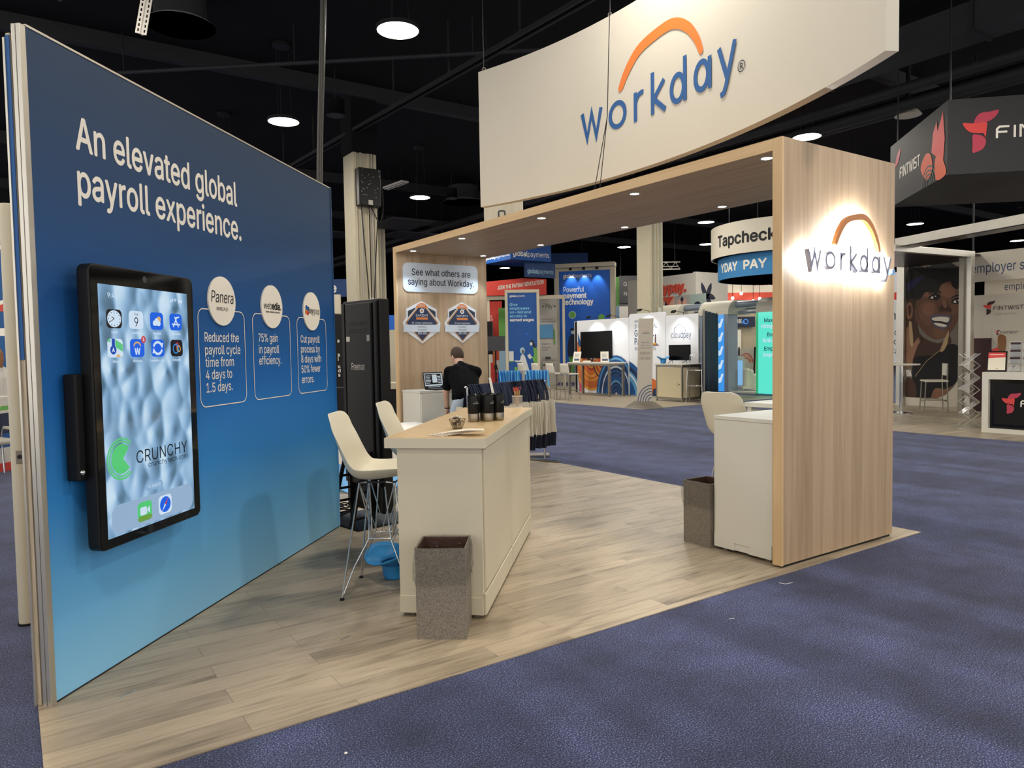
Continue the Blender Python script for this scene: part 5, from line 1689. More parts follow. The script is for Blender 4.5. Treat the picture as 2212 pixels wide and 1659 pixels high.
def tote(seed):
    r = random.Random(seed)
    o = thing('tote_bag', 'flat white tote bag with navy base and long navy handles on the chrome rail', 'tote bag', (0, 0, 0), 0, 'tote bags on the chrome rail')
    wv = [r.uniform(-1, 1) for _ in range(8)]
    def sheet(z0, z1, th, w):
        rows = []
        for i in range(7):
            z = z0 + (z1 - z0) * i / 6
            row = []
            for k in range(10):
                t = k / 9 * 2 - 1
                x = th * (1 - 0.55 * t * t) + 0.010 * math.sin(t * 3 + wv[0] * 3 + z * 9) + 0.012 * wv[1] * (z1 - z)
                row.append((x, w * t * (1 - 0.03 * math.sin(z * 20)), z))
            for k in range(9, -1, -1):
                t = k / 9 * 2 - 1
                x = -th * (1 - 0.55 * t * t) + 0.010 * math.sin(t * 3 + wv[0] * 3 + z * 9) + 0.012 * wv[1] * (z1 - z)
                row.append((x, w * t * (1 - 0.03 * math.sin(z * 20)), z))
            rows.append(row)
        n = len(rows[0])
        return MB().grid(rows, True).add(rows[0], [tuple(range(n))[::-1]]).add(rows[-1], [tuple(range(n))])
    dz = 0.02 * wv[2]
    sheet(-0.70 + dz, -0.26 + dz, 0.013, 0.195 + 0.012 * wv[3]).build('bag_body', 'canvas', o, smooth=50)
    sheet(-0.88 + dz, -0.695 + dz, 0.017, 0.188).build('bag_base', 'navy_canvas', o, smooth=50)
    for k, sx in enumerate((-1, 1)):
        y0 = 0.10 + 0.02 * wv[4 + k]
        path = spline([(sx * 0.014, -y0, -0.32 + dz), (sx * 0.016, -y0 * 0.75, -0.15), (sx * 0.012, -0.018, 0.0), (sx * 0.01, 0, 0.019), (sx * 0.012, 0.018, 0.0), (sx * 0.016, y0 * 0.75, -0.15), (sx * 0.014, y0, -0.32 + dz)], 4)
        rows = []
        for p in path:
            rows.append([(p.x - 0.024, p.y - 0.008, p.z), (p.x - 0.008, p.y, p.z + 0.004), (p.x + 0.010, p.y + 0.003, p.z + 0.004), (p.x + 0.025, p.y - 0.006, p.z)])
        MB().grid(rows).build('handle', 'navy_strap', o, smooth=60, solid=0.003)
    return o
protos = [tote(k) for k in range(5)]
NB = 38
for k in range(NB):
    t = 0.035 + 0.93 * k / (NB - 1)
    p = RL.lerp(RR_, t)
    b_ = protos[k] if k < 5 else copy_tree(protos[(k * 3) % 5])
    b_.location = (p.x, p.y, 1.122)
    b_.rotation_euler = (rnd.uniform(-.05, .05), rnd.uniform(-.08, .08), bang + R(rnd.uniform(-24, 24)))
pm('lanyard_blue', '#1467b8', 0.6, noise=(200, 0.5)); pm('lanyard_pale', '#57b4e6', 0.6)
o = thing('lanyard_rack', 'pale two arm rack holding the bright blue lanyards behind the tote bags', 'rack', (6.15, 8.635, 0), R(-34))
MB().box(-0.36, -0.14, 0, 0.36, 0.14, 0.03).build('base', 'grey_metal', o, bevel=0.006)
MB().box(-0.02, -0.02, 0.03, 0.02, 0.02, 1.25).build('post', 'pale_grey', o)
for sx in (-1, 1): MB().tube([(sx * 0.02, 0, 1.235), (sx * 0.37, 0, 1.235)], 0.010, 10).build('arm', 'chrome', o, smooth=60)
lm = Matrix.Translation((6.15, 8.635, 0)) @ Matrix.Rotation(R(-34), 4, 'Z')
lp = None
for k in range(44):
    x = (-0.355 + 0.0145 * k) if k < 22 else (0.045 + 0.0145 * (k - 22))
    if lp is None or k in (1, 2):
        l_ = thing('lanyard', 'narrow bright blue lanyard hanging on the two arm rack', 'lanyard', (0, 0, 0), 0, 'bright blue lanyards on the rack')
        w = 0.0085
        rows = []
        for p in spline([(0, -0.014, -0.22), (0, -0.016, -0.1), (0, -0.012, 0.0), (0, 0, 0.014), (0, 0.012, 0.0), (0, 0.016, -0.1), (0, 0.014, -0.22)], 4):
            rows.append([(p.x - w, p.y - 0.003, p.z), (p.x + w, p.y + 0.003, p.z)])
        MB().grid(rows).build('ribbon', 'lanyard_blue' if k != 1 else 'lanyard_pale', l_, solid=0.0015)
        MB().tube([(0, 0, -0.22), (0, 0, -0.26)], 0.004, 6).build('clip', 'chrome', l_)
        lp = (lp or []) + [l_]
    else: l_ = copy_tree(lp[k % 3 if k % 4 else 1])
    l_.location = lm @ Vector((x, 0, 1.235))
    l_.rotation_euler = (0, R(rnd.uniform(-7, 7)), R(-34 + rnd.uniform(-25, 25)))
# ================================================================== the white screens booth (plane facing -x)
FX = R(-90)
RV = R(-34.55)
pm('screen_white', '#e4e6ea', 0.55)
pm('art_blue', '#12508c', 0.6); pm('art_deep', '#0d2a52', 0.6); pm('art_sky', '#5d9ccc', 0.6); pm('art_orange', '#cf6a2a', 0.6); pm('art_red', '#b53a30', 0.6); pm('art_yellow', '#dd9a3a', 0.6); pm('art_brown', '#5a2f28', 0.6); pm('art_pink', '#c8506a', 0.6); pm('art_white', '#d5dde6', 0.6)
pm('tv_black', '#050506', 0.2, spec=0.12)
pm('text_navy', '#1c3d66', 0.6); pm('text_slate', '#4a5a74', 0.6)
def strokes(g, cx, cz, r0, r1, n, a0, a1, ratio, cols, y0, seed=1):
    r = random.Random(seed)
    for k in range(n):
        t = k / n
        rr = r0 + (r1 - r0) * t
        g.mat(cols[int(t * len(cols)) if r.random() < .6 else r.randrange(len(cols))])
        da = r.uniform(-6, 6)
        g.ribbon(arc_pts(cx, cz, rr, a0 + da, a1 + da * .5, 16, rr * ratio), (r1 - r0) / n * 1.35, y0 - 0.0006 * k)
def clip_box(g, x0, x1, z0, z1):
    g.v = [(min(max(p[0], x0), x1), p[1], min(max(p[2], z0), z1)) for p in g.v]
BL = ['art_deep', 'art_blue', 'art_blue', 'art_sky', 'art_white', 'art_deep', 'art_blue']
OR_ = ['art_brown', 'art_red', 'art_orange', 'art_yellow', 'art_orange', 'art_red']
o = thing('exhibit_screen', 'white exhibition screen with blue and orange brush arcs behind the large television', 'exhibition screen', (16.45, 19.83, 0), FX)
MB().box(0, 0, 0.02, 2.59, 0.06, 2.51).build('board', 'screen_white', o, bevel=0.01)
MB().box(-0.10, 0.0, 0.02, 0.0, 0.06, 2.48).build('dark_return', 'black_plastic', o)
MB().box(-0.13, -0.01, 0.02, -0.10, 0.07, 2.50).build('edge_profile', 'alu', o)
g = MB()
strokes(g, 0.75, 1.25, 0.1, 0.95, 14, 150, 330, 1.25, OR_, -0.002, 3)
strokes(g, 1.35, 1.2, 0.1, 0.55, 9, 180, 300, 1.3, OR_[::-1], -0.012, 4)
strokes(g, 2.0, -0.05, 0.12, 0.98, 18, -5, 185, 1.42, BL, -0.020, 5)
g.mat('art_pink').poly([(0.05, 0.04), (0.35, 0.04), (0.3, 0.5), (0.05, 0.75)], -0.001)
g.mat('art_blue').poly([(0.05, 0.75), (0.3, 0.6), (0.42, 1.3), (0.05, 2.1)], -0.0012)
clip_box(g, 0.02, 2.585, 0.03, 2.2)
g.build('brush_arcs', None, o, fixn=False)
o = thing('exhibit_screen', 'white exhibition screen behind the leaning banner stand, its headline half covered', 'exhibition screen', (16.45, 17.22, 0), FX)
MB().rrect(0, 0.02, 1.58, 2.62, 0.09, 0, 0.06, 8).build('board', 'screen_white', o)
g = MB()
strokes(g, -0.35, -0.05, 0.3, 1.18, 14, -2, 92, 1.05, BL, -0.002, 8)
g.mat('art_red').poly([(0.38, 0.03), (0.86, 0.03), (0.86, 0.5), (0.62, 0.62), (0.45, 0.45)], -0.012)
g.mat('art_orange').poly([(0.9, 0.1), (1.15, 0.06), (1.22, 0.5), (1.0, 0.6)], -0.002)
g.mat('art_deep').poly([(1.0, 0.04), (1.25, 0.03), (1.22, 0.3), (1.05, 0.25)], -0.003)
clip_box(g, 0.01, 1.56, 0.03, 1.3)
g.build('brush_arcs', None, o, fixn=False)
text(o, [('WELCOME TO', 0.25, 2.34, 0.07), ('INTERNATIONAL', 0.25, 2.15, 0.13, dict(w=.98)), ('GLOBAL', 0.25, 1.90, 0.2, dict(w=.85, bold=.01)), ('PAYROLL', 0.25, 1.64, 0.2, dict(w=.98, bold=.01)), ('AND PAYMENTS', 0.25, 1.46, 0.11, dict(w=.92))], 'text_navy', -0.0025)
g = MB().mat('art_yellow').rect(1.05, 1.62, 1.2, 1.68, -0.0045).mat('art_brown').rect(1.14, 1.68, 1.18, 1.95, -0.0045).rect(1.0, 1.60, 1.3, 1.63, -0.0045)
g.build('pictogram', None, o, fixn=False)
o = thing('exhibit_screen', 'white exhibition screen with a grey cloud logo above the small television', 'exhibition screen', (16.45, 15.62, 0), FX)
MB().rrect(0, 0.02, 1.26, 2.50, 0.07, 0, 0.06, 8).build('board', 'screen_white', o)
text(o, [('cloudpay', 0.21, 1.815, 0.19, dict(w=0.78))], 'text_slate', -0.0025)
g = MB()
for cx, cz, r, a0, a1 in ((0.42, 2.05, 0.09, 210, 90), (0.53, 2.10, 0.11, 150, 20), (0.64, 2.09, 0.07, 70, -20), (0.70, 2.0, 0.08, 60, -20)): g.ribbon(arc_pts(cx, cz, r, a0, a1, 10), 0.016, -0.004)
g.build('cloud_outline', 'text_slate', o, fixn=False)

o = thing('television', 'large black flat television on the screen with brush arcs', 'television', (16.45, 19.57, 1.21), FX)
MB().box(0, -0.065, 0, 1.57, -0.012, 0.91).build('case', 'black_plastic', o, bevel=0.006)
MB().rect(0.012, 0.018, 1.558, 0.898, -0.0665).build('glass', 'tv_black', o, fixn=False)
MB().box(0.5, -0.02, 0.3, 1.1, 0.0, 0.7).build('wall_mount', 'dark_steel', o)
def arm_lamp(loc, rz, lab, power=32):
    o = thing('arm_lamp', lab, 'spotlight', loc, rz, 'arm lamps on the white screens')
    MB().tube([(0, 0, -0.02), (0, 0, 0.06), (0, -0.38, 0.10)], 0.009, 6).build('arm', 'black_plastic', o, smooth=60)
    MB().obox(Matrix.Translation((0, -0.42, 0.08)) @ Matrix.Rotation(R(35), 4, 'X'), 0.16, 0.09, 0.045).build('lamp_head', 'black_plastic', o, bevel=0.008)
    MB().box(-0.03, -0.02, -0.05, 0.03, 0.03, 0.0).build('clamp', 'dark_steel', o)
    spot_light('lamp_beam', (0, -0.42, 0.04), (0, 0.42, -1.0), power, 110, (0.95, 0.97, 1.0), o, 0.8, 0.04)
arm_lamp((16.48, 18.75, 2.51), FX, 'black arm lamp over the large television')
arm_lamp((16.48, 17.75, 2.51), FX, 'black arm lamp over the plain end of the large television screen')
arm_lamp((16.48, 16.35, 2.62), FX, 'black arm lamp above the half covered headline')
arm_lamp((16.48, 14.95, 2.50), FX, 'black arm lamp above the cloud logo')

o = thing('display_table', 'white topped bar height table in front of the large television', 'table', (15.6, 19.3, 0), FX)
MB().box(-0.02, -0.02, 1.05, 2.1, 0.70, 1.09).build('top', 'office_white', o, bevel=0.004)
MB().box(0.0, 0.0, 0.99, 2.06, 0.66, 1.05).build('apron', 'grey_metal', o)
for x in (0.0, 1.99):
    for y in (0.0, 0.59): MB().box(x, y, 0, x + 0.07, y + 0.07, 0.99).build('leg', 'grey_metal', o)
def sign_holder(loc, rz, lab, w, lean):
    o = thing('sign_holder', lab, 'sign holder', loc, rz)
    mt = Matrix.Rotation(R(lean), 4, 'X')
    MB().box(-w / 2, 0, 0.0, w / 2, 0.008, 0.36).xform(mt).build('card', 'print_white', o)
    MB().box(-w / 2, 0, 0, w / 2, 0.14, 0.008).build('foot', 'pale_grey', o)
    g = MB()
    for k in range(4): g.ribbon([(-w * .32, 0.27 - .03 * k), (w * (.32 - .1 * (k % 2)), 0.27 - .03 * k)], 0.008, -0.003)
    g.rect(-w * .3, 0.05, w * .4, 0.12, -0.003)
    g.xform(mt).build('print', 'text_slate', o, fixn=False)
sign_holder((15.75, 19.05, 1.09), R(-80), 'white sign holder at the bag end of the bar height table', 0.32, -14)
sign_holder((15.75, 17.62, 1.09), R(-40), 'white sign holder turned aside at the corner of the bar height table', 0.26, -16)
o = MB().box(-0.11, -0.07, 0, 0.11, 0.07, 0.05).build('paper_box', 'print_white', bevel=0.006, loc=(15.8, 18.55, 1.09))
tag(o, 'low white paper box between the two sign holders', 'box')

pm('cream_panel', '#cfc2a0', 0.6)
o = thing('lockable_cabinet', 'cream cabinet with grey metal edges and a lock under the small television', 'cabinet', (15.42, 15.05, 0), FX)
for x in (0, 0.96):
    for y in (0, 0.74): MB().box(x, y, 0, x + 0.04, y + 0.04, 1.04).build('post', 'grey_metal', o)
for z in (0.06, 0.98):
    for y in (0.0, 0.74): MB().box(0.04, y, z, 0.96, y + 0.04, z + 0.06).build('rail', 'grey_metal', o)
    for x in (0.0, 0.96): MB().box(x, 0.04, z, x + 0.04, 0.74, z + 0.06).build('rail', 'grey_metal', o)
d = MB().box(0.045, 0.004, 0.125, 0.955, 0.02, 0.975).build('door', 'cream_panel', o)
MB().tube(arc_pts_3 if False else [(0.86, -0.004, 0.50 + 0.05 * math.cos(R(a))) if False else (0.84 - 0.03 * math.sin(R(a)), -0.004, 0.50 + 0.05 * math.cos(R(a))) for a in range(0, 181, 20)], 0.005, 6).build('handle', 'grey_metal', d)
MB().ball((0.895, 0.0, 0.50), 0.014, 8, 6).build('lock', 'dark_steel', d)
MB().box(0.97, 0.045, 0.125, 0.985, 0.735, 0.975).build('side_panel', 'cream_panel', o)
MB().box(0.045, 0.76, 0.125, 0.955, 0.775, 0.975).build('back_panel', 'cream_panel', o)
MB().box(-0.03, -0.03, 1.04, 1.06, 0.86, 1.075).build('top', 'office_white', o, bevel=0.004)
o = thing('television', 'small black television on two feet on the cream cabinet', 'television', (15.95, 15.03, 1.075), FX)
MB().box(0, -0.02, 0.085, 0.80, 0.03, 0.535).build('case', 'black_plastic', o, bevel=0.006)
MB().rect(0.01, 0.10, 0.79, 0.525, -0.0215).build('glass', 'tv_black', o, fixn=False)
for x in (0.13, 0.67): MB().tube([(x - 0.09, -0.09, 0.008), (x, 0.0, 0.09), (x + 0.09, -0.09, 0.008)], 0.008, 6).build('foot', 'black_plastic', o)
copy_tree(h0, 'blue glitter hat upside down on the cream cabinet', (15.68, 14.93 + 0.08, 1.075), R(60))
# wire stool
o = thing('wire_stool', 'tall thin wire stool standing between the cream cabinet and the dark curtain', 'stool', (15.62, 13.74, 0), R(-60))
for x in (-0.2, 0.2):
    for y in (-0.19, 0.19):
        top = 1.31 if y > 0 else 0.92
        MB().tube([(x * 1.12, y * 1.12, 0), (x * 0.95, y * 0.95, top)], 0.010, 8).build('leg', 'chrome', o, smooth=60)
for z in (0.47, 0.90): MB().tube([(-0.205, -0.195, z), (0.205, -0.195, z), (0.205, 0.195, z), (-0.205, 0.195, z)], 0.010, 8, True).build('rung', 'chrome', o, smooth=60)
MB().tube([(-0.19, 0.181, 1.31), (0.19, 0.181, 1.31)], 0.010, 8).build('back_rail', 'chrome', o, smooth=60)
MB().box(-0.2, -0.19, 0.905, 0.2, 0.19, 0.925).build('seat', 'liner', o)
# curtain
pm('curtain_navy', '#16263c', 0.6, noise=(5, 0.9), stretch=(4, 4, 1))
o = thing('curtain', 'dark navy sparkling curtain hanging at the end of the white screens', 'curtain', (15.60, 13.42, 0), R(32))
rows = []
for z in (0.06, 0.8, 1.6, 2.3, 2.45, 2.52):
    rows.append([(2.4 * k / 60, 0.045 * math.sin(k * 1.15) * (1.1 - 0.12 * z) + 0.015 * math.sin(k * 0.37 + z), z) for k in range(61)])
MB().grid(rows).build('drape', 'curtain_navy', o, smooth=60, solid=0.006)
MB().tube([(-0.03, 0, 2.50), (2.45, 0, 2.50)], 0.018, 8).build('curtain_rod', 'grey_metal', o, smooth=60)
for x in (-0.02, 2.44):
    MB().tube([(x, 0, 0.0), (x, 0, 2.56)], 0.022, 10).build('upright', 'grey_metal', o, smooth=60)
    MB().box(x - 0.2, -0.2, 0, x + 0.2, 0.2, 0.012).build('base_plate', 'grey_metal', o)
# leaning banner
pm('banner_beige', '#b9b0a0', 0.7)
pm('taupe_base', '#6b655b', 0.5)
o = thing('banner_stand', 'narrow beige banner with blue quarter rings leaning on a wedge base', 'banner stand', (13.27, 13.66, 0.006), R(-65))
MB().add([(-0.28, -0.12, 0), (0.5, -0.30, 0), (0.72, 0.10, 0), (-0.05, 0.30, 0), (-0.06, 0.06, 0.17), (0.46, 0.04, 0.17)], [(0, 1, 2, 3), (0, 1, 5, 4), (1, 2, 5), (2, 3, 4, 5), (3, 0, 4)]).build('wedge_base', 'taupe_base', o)
lean = Matrix.Translation((0, 0.05, 0.16)) @ Matrix.Rotation(R(-5.2), 4, 'X')
bn = MB().box(0, -0.006, 0, 0.40, 0.006, 2.14).xform(lean).build('panel', 'banner_beige', o)
g = MB()
for k in range(5): g.ribbon(arc_pts(0.40, 0.0, 0.09 + 0.068 * k, 90, 180, 14, (0.09 + 0.068 * k) * 1.15), 0.028, -0.0075)
g.xform(lean).build('quarter_rings', 'text_slate', bn, fixn=False)
g = MB()
for ln, cl in st: g.ribbon([(0.10 + q[0] * 0.026, 1.74 + q[1] * 0.032) for q in ln], 0.006, -0.0075, cl)
for i, (t_, w) in enumerate((('Check off a', .22), ('stop on your', .24), ('payroll journey!', .30))): put(g, t_, 0.2, 1.50 - .07 * i, .036, w=w, al='c', y=-0.0075)
g.xform(lean).build('lettering', 'text_slate', bn, fixn=False)
g = MB()
put(g, 'WORKDAY', 0.2, 1.20, .075, w=.30, al='c', y=-0.0075, bold=.01)
put(g, 'PARTNER', 0.2, 1.07, .075, w=.29, al='c', y=-0.0075, bold=.01)
g.xform(lean).build('headline', 'grey_metal', bn, fixn=False)
MB().ribbon([(0.10 + q[0] * 0.026, 1.745 + q[1] * 0.032) for q in arc], 0.006, -0.0075).xform(lean).build('arc', 'orange', bn, fixn=False)

# four slim white bar chairs in a row, facing +x
pm('chair_white', '#d8d2c2', 0.5)
def bar_chair(loc, rz, lab):
    o = thing('bar_chair', lab, 'chair', loc, rz, 'slim white bar chairs by the screens')
    MB().box(-0.2, -0.2, 0.76, 0.22, 0.2, 0.80).build('seat', 'chair_white', o, bevel=0.012)
    rows = [[(-0.2 - 0.05 * t - 0.02 * (1 - u * u), u * (0.2 - 0.03 * t), 0.77 + 0.33 * t) for u in (-1, -.5, 0, .5, 1)] for t in (0, .25, .5, .75, 1)]
    MB().grid(rows).build('backrest', 'chair_white', o, smooth=60, solid=0.02)
    for sx in (-1, 1):
        for sy in (-1, 1): MB().bar((sx * 0.19, sy * 0.17, 0.77), (sx * 0.23, sy * 0.2, 0.0), 0.024).build('leg', 'grey_metal', o)
    for sy in (-1, 1): MB().bar((-0.215, sy * 0.19, 0.30), (0.215, sy * 0.19, 0.30), 0.016).build('rung', 'grey_metal', o)
    for sx in (-1, 1): MB().bar((sx * 0.215, -0.19, 0.26), (sx * 0.215, 0.19, 0.26), 0.016).build('rung', 'grey_metal', o)
    return o
bc = bar_chair((13.98, 17.22, 0.006), R(4), 'slim white bar chair nearest the bar height table with sign holders')
for k, lab in enumerate(('second slim white bar chair from the bar height table', 'third slim white bar chair from the bar height table', 'slim white bar chair furthest from the bar height table')):
    copy_tree(bc, lab, (14.0 - 0.03 * k, 17.95 + 0.72 * k, 0.006), R(3 - 4 * k))

# ================================================================== blue and white arched pods
pm('pod_white', '#d9d4c4', 0.5)
pm('pod_grey', '#8d99a8', 0.4, 0.3)
glow('teal_light', '#5fead2', 0.95); glow('blue_light', '#3f9cf0', 0.9); glow('teal_edge', '#44d08c', 0.6); glow('blue_pale', '#8cc4f4', 0.8)
def pod(y0, length, lab):
    o = thing('booth_arch', lab, 'arch', (19.7, y0, 0), FX)
    prof = [(0.0, 2.60), (0.0, 2.66)] + [(0.42 - 0.42 * math.cos(R(a)), 2.66 + 0.42 * math.sin(R(a))) for a in range(10, 91, 10)] + [(1.1, 3.08), (1.1, 2.60)]
    n = len(prof)
    v = [(0, y, z) for y, z in prof] + [(length, y, z) for y, z in prof]
    MB().add(v, [tuple(range(n)), tuple(range(n, 2 * n))[::-1]] + [(i, (i + 1) % n, (i + 1) % n + n, i + n) for i in range(n)]).build('curved_header', 'pod_white', o)
    return o
o = pod(19.35, 1.17, 'white curved pod header peeping over the half covered headline screen')
MB().box(0.0, 0.05, 0, 0.2, 0.8, 2.6).build('post', 'pod_grey', o)
MB().box(0.97, 0.05, 0, 1.17, 0.8, 2.6).build('post', 'pod_grey', o)
o = pod(17.2, 1.27, 'white curved pod header above the dark curtain with a blue lit post')
p = MB().box(0.86, 0.0, 0.03, 1.09, 0.4, 2.6).build('lit_post', 'blue_light', o)
g = MB()
for k in range(5): g.poly([(0.87, 0.3 + .46 * k), (0.98, 0.34 + .46 * k), (1.08, 0.62 + .46 * k), (0.99, 0.62 + .46 * k), (0.95, 0.50 + .46 * k), (0.87, 0.46 + .46 * k)], -0.003)
g.build('lit_letters', 'px_white', p, fixn=False)
MB().box(1.09, 0.02, 0, 1.26, 0.5, 2.6).build('post', 'pod_grey', o)
MB().box(0.0, 0.05, 0, 0.2, 0.8, 2.6).build('post', 'pod_grey', o)
o = pod(14.85, 2.6, 'white curved pod header with a glowing teal panel beside the oak upright')
p = MB().box(0.10, 0.0, 0.02, 2.5, 0.22, 2.6).build('lit_panel', 'teal_light', o)
MB().box(0.0, 0.02, 0.02, 0.10, 0.5, 2.6).build('lit_edge', 'teal_edge', p)
text(p, [('Maximize', 0.33, 2.28, 0.12, dict(bold=.015)), ('Boost', 0.44, 1.83, 0.12, dict(bold=.015)), ('Empower', 0.33, 1.39, 0.12, dict(bold=.015))], 'text_navy', -0.0025)
text(p, [('Hiring Rates', 0.22, 2.10, 0.11, dict(bold=.02)), ('Bottom Line', 0.28, 1.65, 0.11, dict(bold=.02)), ('Employees', 0.30, 1.20, 0.11, dict(bold=.02))], 'px_white', -0.0025)
for i, (ya, yb, lab) in enumerate(((18.18, 17.2, 'grey blue rounded beams joining the first two curved pod headers'), (15.93, 14.85, 'grey blue rounded beams between the blue lit post and the teal panel'))):
    o = thing('pod_beam', lab, 'beam', (20.15, 0, 0))
    MB().tube([(0, ya, 2.93), (0, yb, 2.93)], 0.11, 16).build('tube', 'pod_grey', o, smooth=40)
    MB().tube([(0.1, ya, 2.66), (0.1, yb, 2.66)], 0.05, 12).build('tube', 'pod_grey', o, smooth=40)
    MB().tube([(0.5, ya, 2.80), (0.5, yb, 2.80)], 0.04, 12).build('tube', 'pod_grey', o, smooth=40)
# inside the pods
o = thing('lit_booth', 'rounded white and blue lit seating pod seen through the arches', 'seat', (20.2, 16.47, 0), RV)
MB().rrect(0, 0.0, 0.68, 1.2, 0.12, 0, 0.5, 6).build('shell', 'pod_white', o)
MB().rect(0.36, 0.2, 0.60, 1.05, -0.004).build('lit_side', 'blue_pale', o, fixn=False)
MB().box(-0.02, -0.06, 0.03, 0.06, 0.0, 1.0).build('lit_strip', 'blue_light', o)
o = thing('step_blocks', 'white rounded stepped blocks in front of the seating pod', 'block', (20.28, 15.72, 0.05), RV)
for k, (h, x) in enumerate(((0.62, 0.0), (0.58, 0.11), (0.44, 0.22))):
    MB().lathe([(0.0, 0), (0.12, 0), (0.12, h - 0.05), (0.07, h), (0, h)], 20).build('block', 'pod_white', o, smooth=40, loc=(x + 0.1, 0.1, 0.12))
MB().box(-0.1, -0.12, 0.06, 0.55, 0.3, 0.13).build('plinth', 'pod_white', o)
o = tag(MB().box(19.75, 14.9, 0.0, 23, 15.95, 0.05).build('platform', 'office_white'), 'low white platform under the stepped blocks', 'platform')
wood_mat('beige_wood', [(0.3, '#a89a80'), (0.7, '#b9ab90')], (10, 10, 1))
o = thing('info_wall', 'beige and dark wall with a dark headline strip seen between the arches', 'wall panel', (23.62, 19.72, 0), RV)
MB().box(-0.9, 0.2, 0, 3.0, 0.3, 3.2).build('back_board', 'beige_wood', o)
MB().box(0.55, 0.02, 2.30, 1.6, 0.1, 2.72).build('headline_strip', 'ink_navy', o)
text(o, [('IS THE FUTURE', 0.40, 2.46, 0.16, dict(w=0.66, bold=.01))], 'print_white', 0.015)
g = MB()
g.ribbon(arc_pts(1.22, 2.52, 0.09, 0, 340, 14), 0.03, 0.012, True).ribbon(arc_pts(1.12, 2.5, 0.05, 0, 340, 12), 0.02, 0.012, True)
g.build('round_marks', 'px_sky', o, fixn=False)
MB().box(0.55, 0.05, 0.9, 0.72, 0.19, 2.28).build('dark_band', 'ink_navy', o)
MB().box(0.72, 0.08, 1.2, 1.05, 0.19, 2.2).build('white_board', 'print_white', o)
o = tag(MB().box(0, 0, 0, 0.34, 0.30, 2.9).build('wood_pillar', 'beige_wood', loc=(21.95, 17.80, 0), rotz=RV), 'beige wooden pillar behind the blue lit post', 'pillar')
o = thing('bar_counter', 'beige bar counter behind the seating pod', 'counter', (22.7, 18.35, 0), RV)
MB().box(0, 0, 0, 1.5, 0.45, 1.36).build('front', 'beige_wood', o)
MB().box(-0.03, -0.05, 1.36, 1.53, 0.55, 1.40).build('top', 'office_white', o)
o = thing('poster_board', 'tan poster board with red rainbow arcs beside the seating pod', 'poster', (21.85, 17.2, 0), RV)
MB().box(0, 0, 0.25, 0.62, 0.04, 1.45).xform(Matrix.Rotation(R(-6), 4, 'X')).build('board', 'banner_beige', o)
g = MB()
for k, m_ in enumerate(('art_red', 'art_orange', 'art_red')): g.mat(m_).ribbon(arc_pts(0.31, 0.95, 0.12 + .06 * k, 0, 180, 14, 0.16 + .08 * k), 0.035, -0.004)
g.xform(Matrix.Rotation(R(-6), 4, 'X')).build('rainbow', None, o, fixn=False)
for x in (0.02, 0.6): MB().bar((x, 0.02, 1.5), (x - 0.04 if x < .3 else x - 0.1, -0.12, 0.0), 0.05).build('leg', 'black_plastic', o)
person('person in a dark suit far behind the beige bar counter', dict(
    base=(23.63, 18.80, 0), face=(0.5, -0.85, 0.0), head=(23.63, 18.80, 1.66), neck=(23.63, 18.80, 1.50), chest=(23.63, 18.80, 1.33), waist=(23.63, 18.80, 1.1), pelvis=(23.63, 18.80, 0.94),
    sh_l=(23.81, 18.90, 1.42), el_l=(23.86, 18.93, 1.15), wr_l=(23.83, 18.78, 0.93), sh_r=(23.45, 18.70, 1.42), el_r=(23.40, 18.67, 1.15), wr_r=(23.43, 18.60, 0.93),
    kn_l=(23.71, 18.85, 0.5), an_l=(23.71, 18.85, 0.09), kn_r=(23.55, 18.75, 0.5), an_r=(23.55, 18.75, 0.09)),
    dict(skin='skin_brown', top='suit_black', legs='suit_black', short=False), 'hair_black')

# ================================================================== drum sign
pm('drum_white', '#d5cdbb', 0.7); pm('drum_blue', '#2f7fb8', 0.6)
DC = (19.285, 13.405)
o = thing('drum_sign', 'white round hanging drum sign above a blue lettered ring', 'hanging sign', (DC[0], DC[1], 0), R(-34.55))
def drum(r, z0, z1, m_, nm):
    return MB().lathe([(r - 0.05, z0), (r, z0), (r, z1), (r - 0.05, z1), (r - 0.05, z0)], 72).build(nm, m_, o, smooth=40)
drum(2.2, 4.15, 5.06, 'drum_white', 'white_ring')
MB().lathe([(0.0, 4.18), (2.15, 4.18)], 48).build('soffit', 'drum_blue', o)
drum(2.0, 3.52, 4.15, 'drum_blue', 'blue_ring')
MB().lathe([(0.0, 3.54), (1.95, 3.54)], 48).build('soffit', 'drum_white', o)
for k in range(4):
    a = R(45 + 90 * k)
    MB().tube([(1.9 * math.cos(a), 1.9 * math.sin(a), 5.0), (1.9 * math.cos(a), 1.9 * math.sin(a), 7.75)], 0.012, 6).build('hanging_wire', 'dark_steel', o)
def on_drum(r): return lambda x, y, z: (r * math.sin(x / r), -r * math.cos(x / r), z)
def drum_text(s_, x0, z, cap, w, r, m_, bold):
    mb = MB()
    put(mb, s_, x0, z, cap, w=w, bold=bold)
    mb.warp(on_drum(r + 0.005)).build('lettering', m_, o, fixn=False)
drum_text('Tapcheck', -3.10, 4.44, 0.31, 2.02, 2.2, 'print_black', .025)
drum_text('DAY', -2.80, 3.72, 0.24, 0.60, 2.0, 'print_white', .03)
drum_text('Y', -3.05, 3.72, 0.24, 0.2, 2.0, 'print_white', .03)
drum_text('PAY', -1.96, 3.72, 0.24, 0.69, 2.0, 'print_white', .03)
drum_text('DAY PAY DAY', -1.02, 3.72, 0.24, 2.3, 2.0, 'print_white', .03)

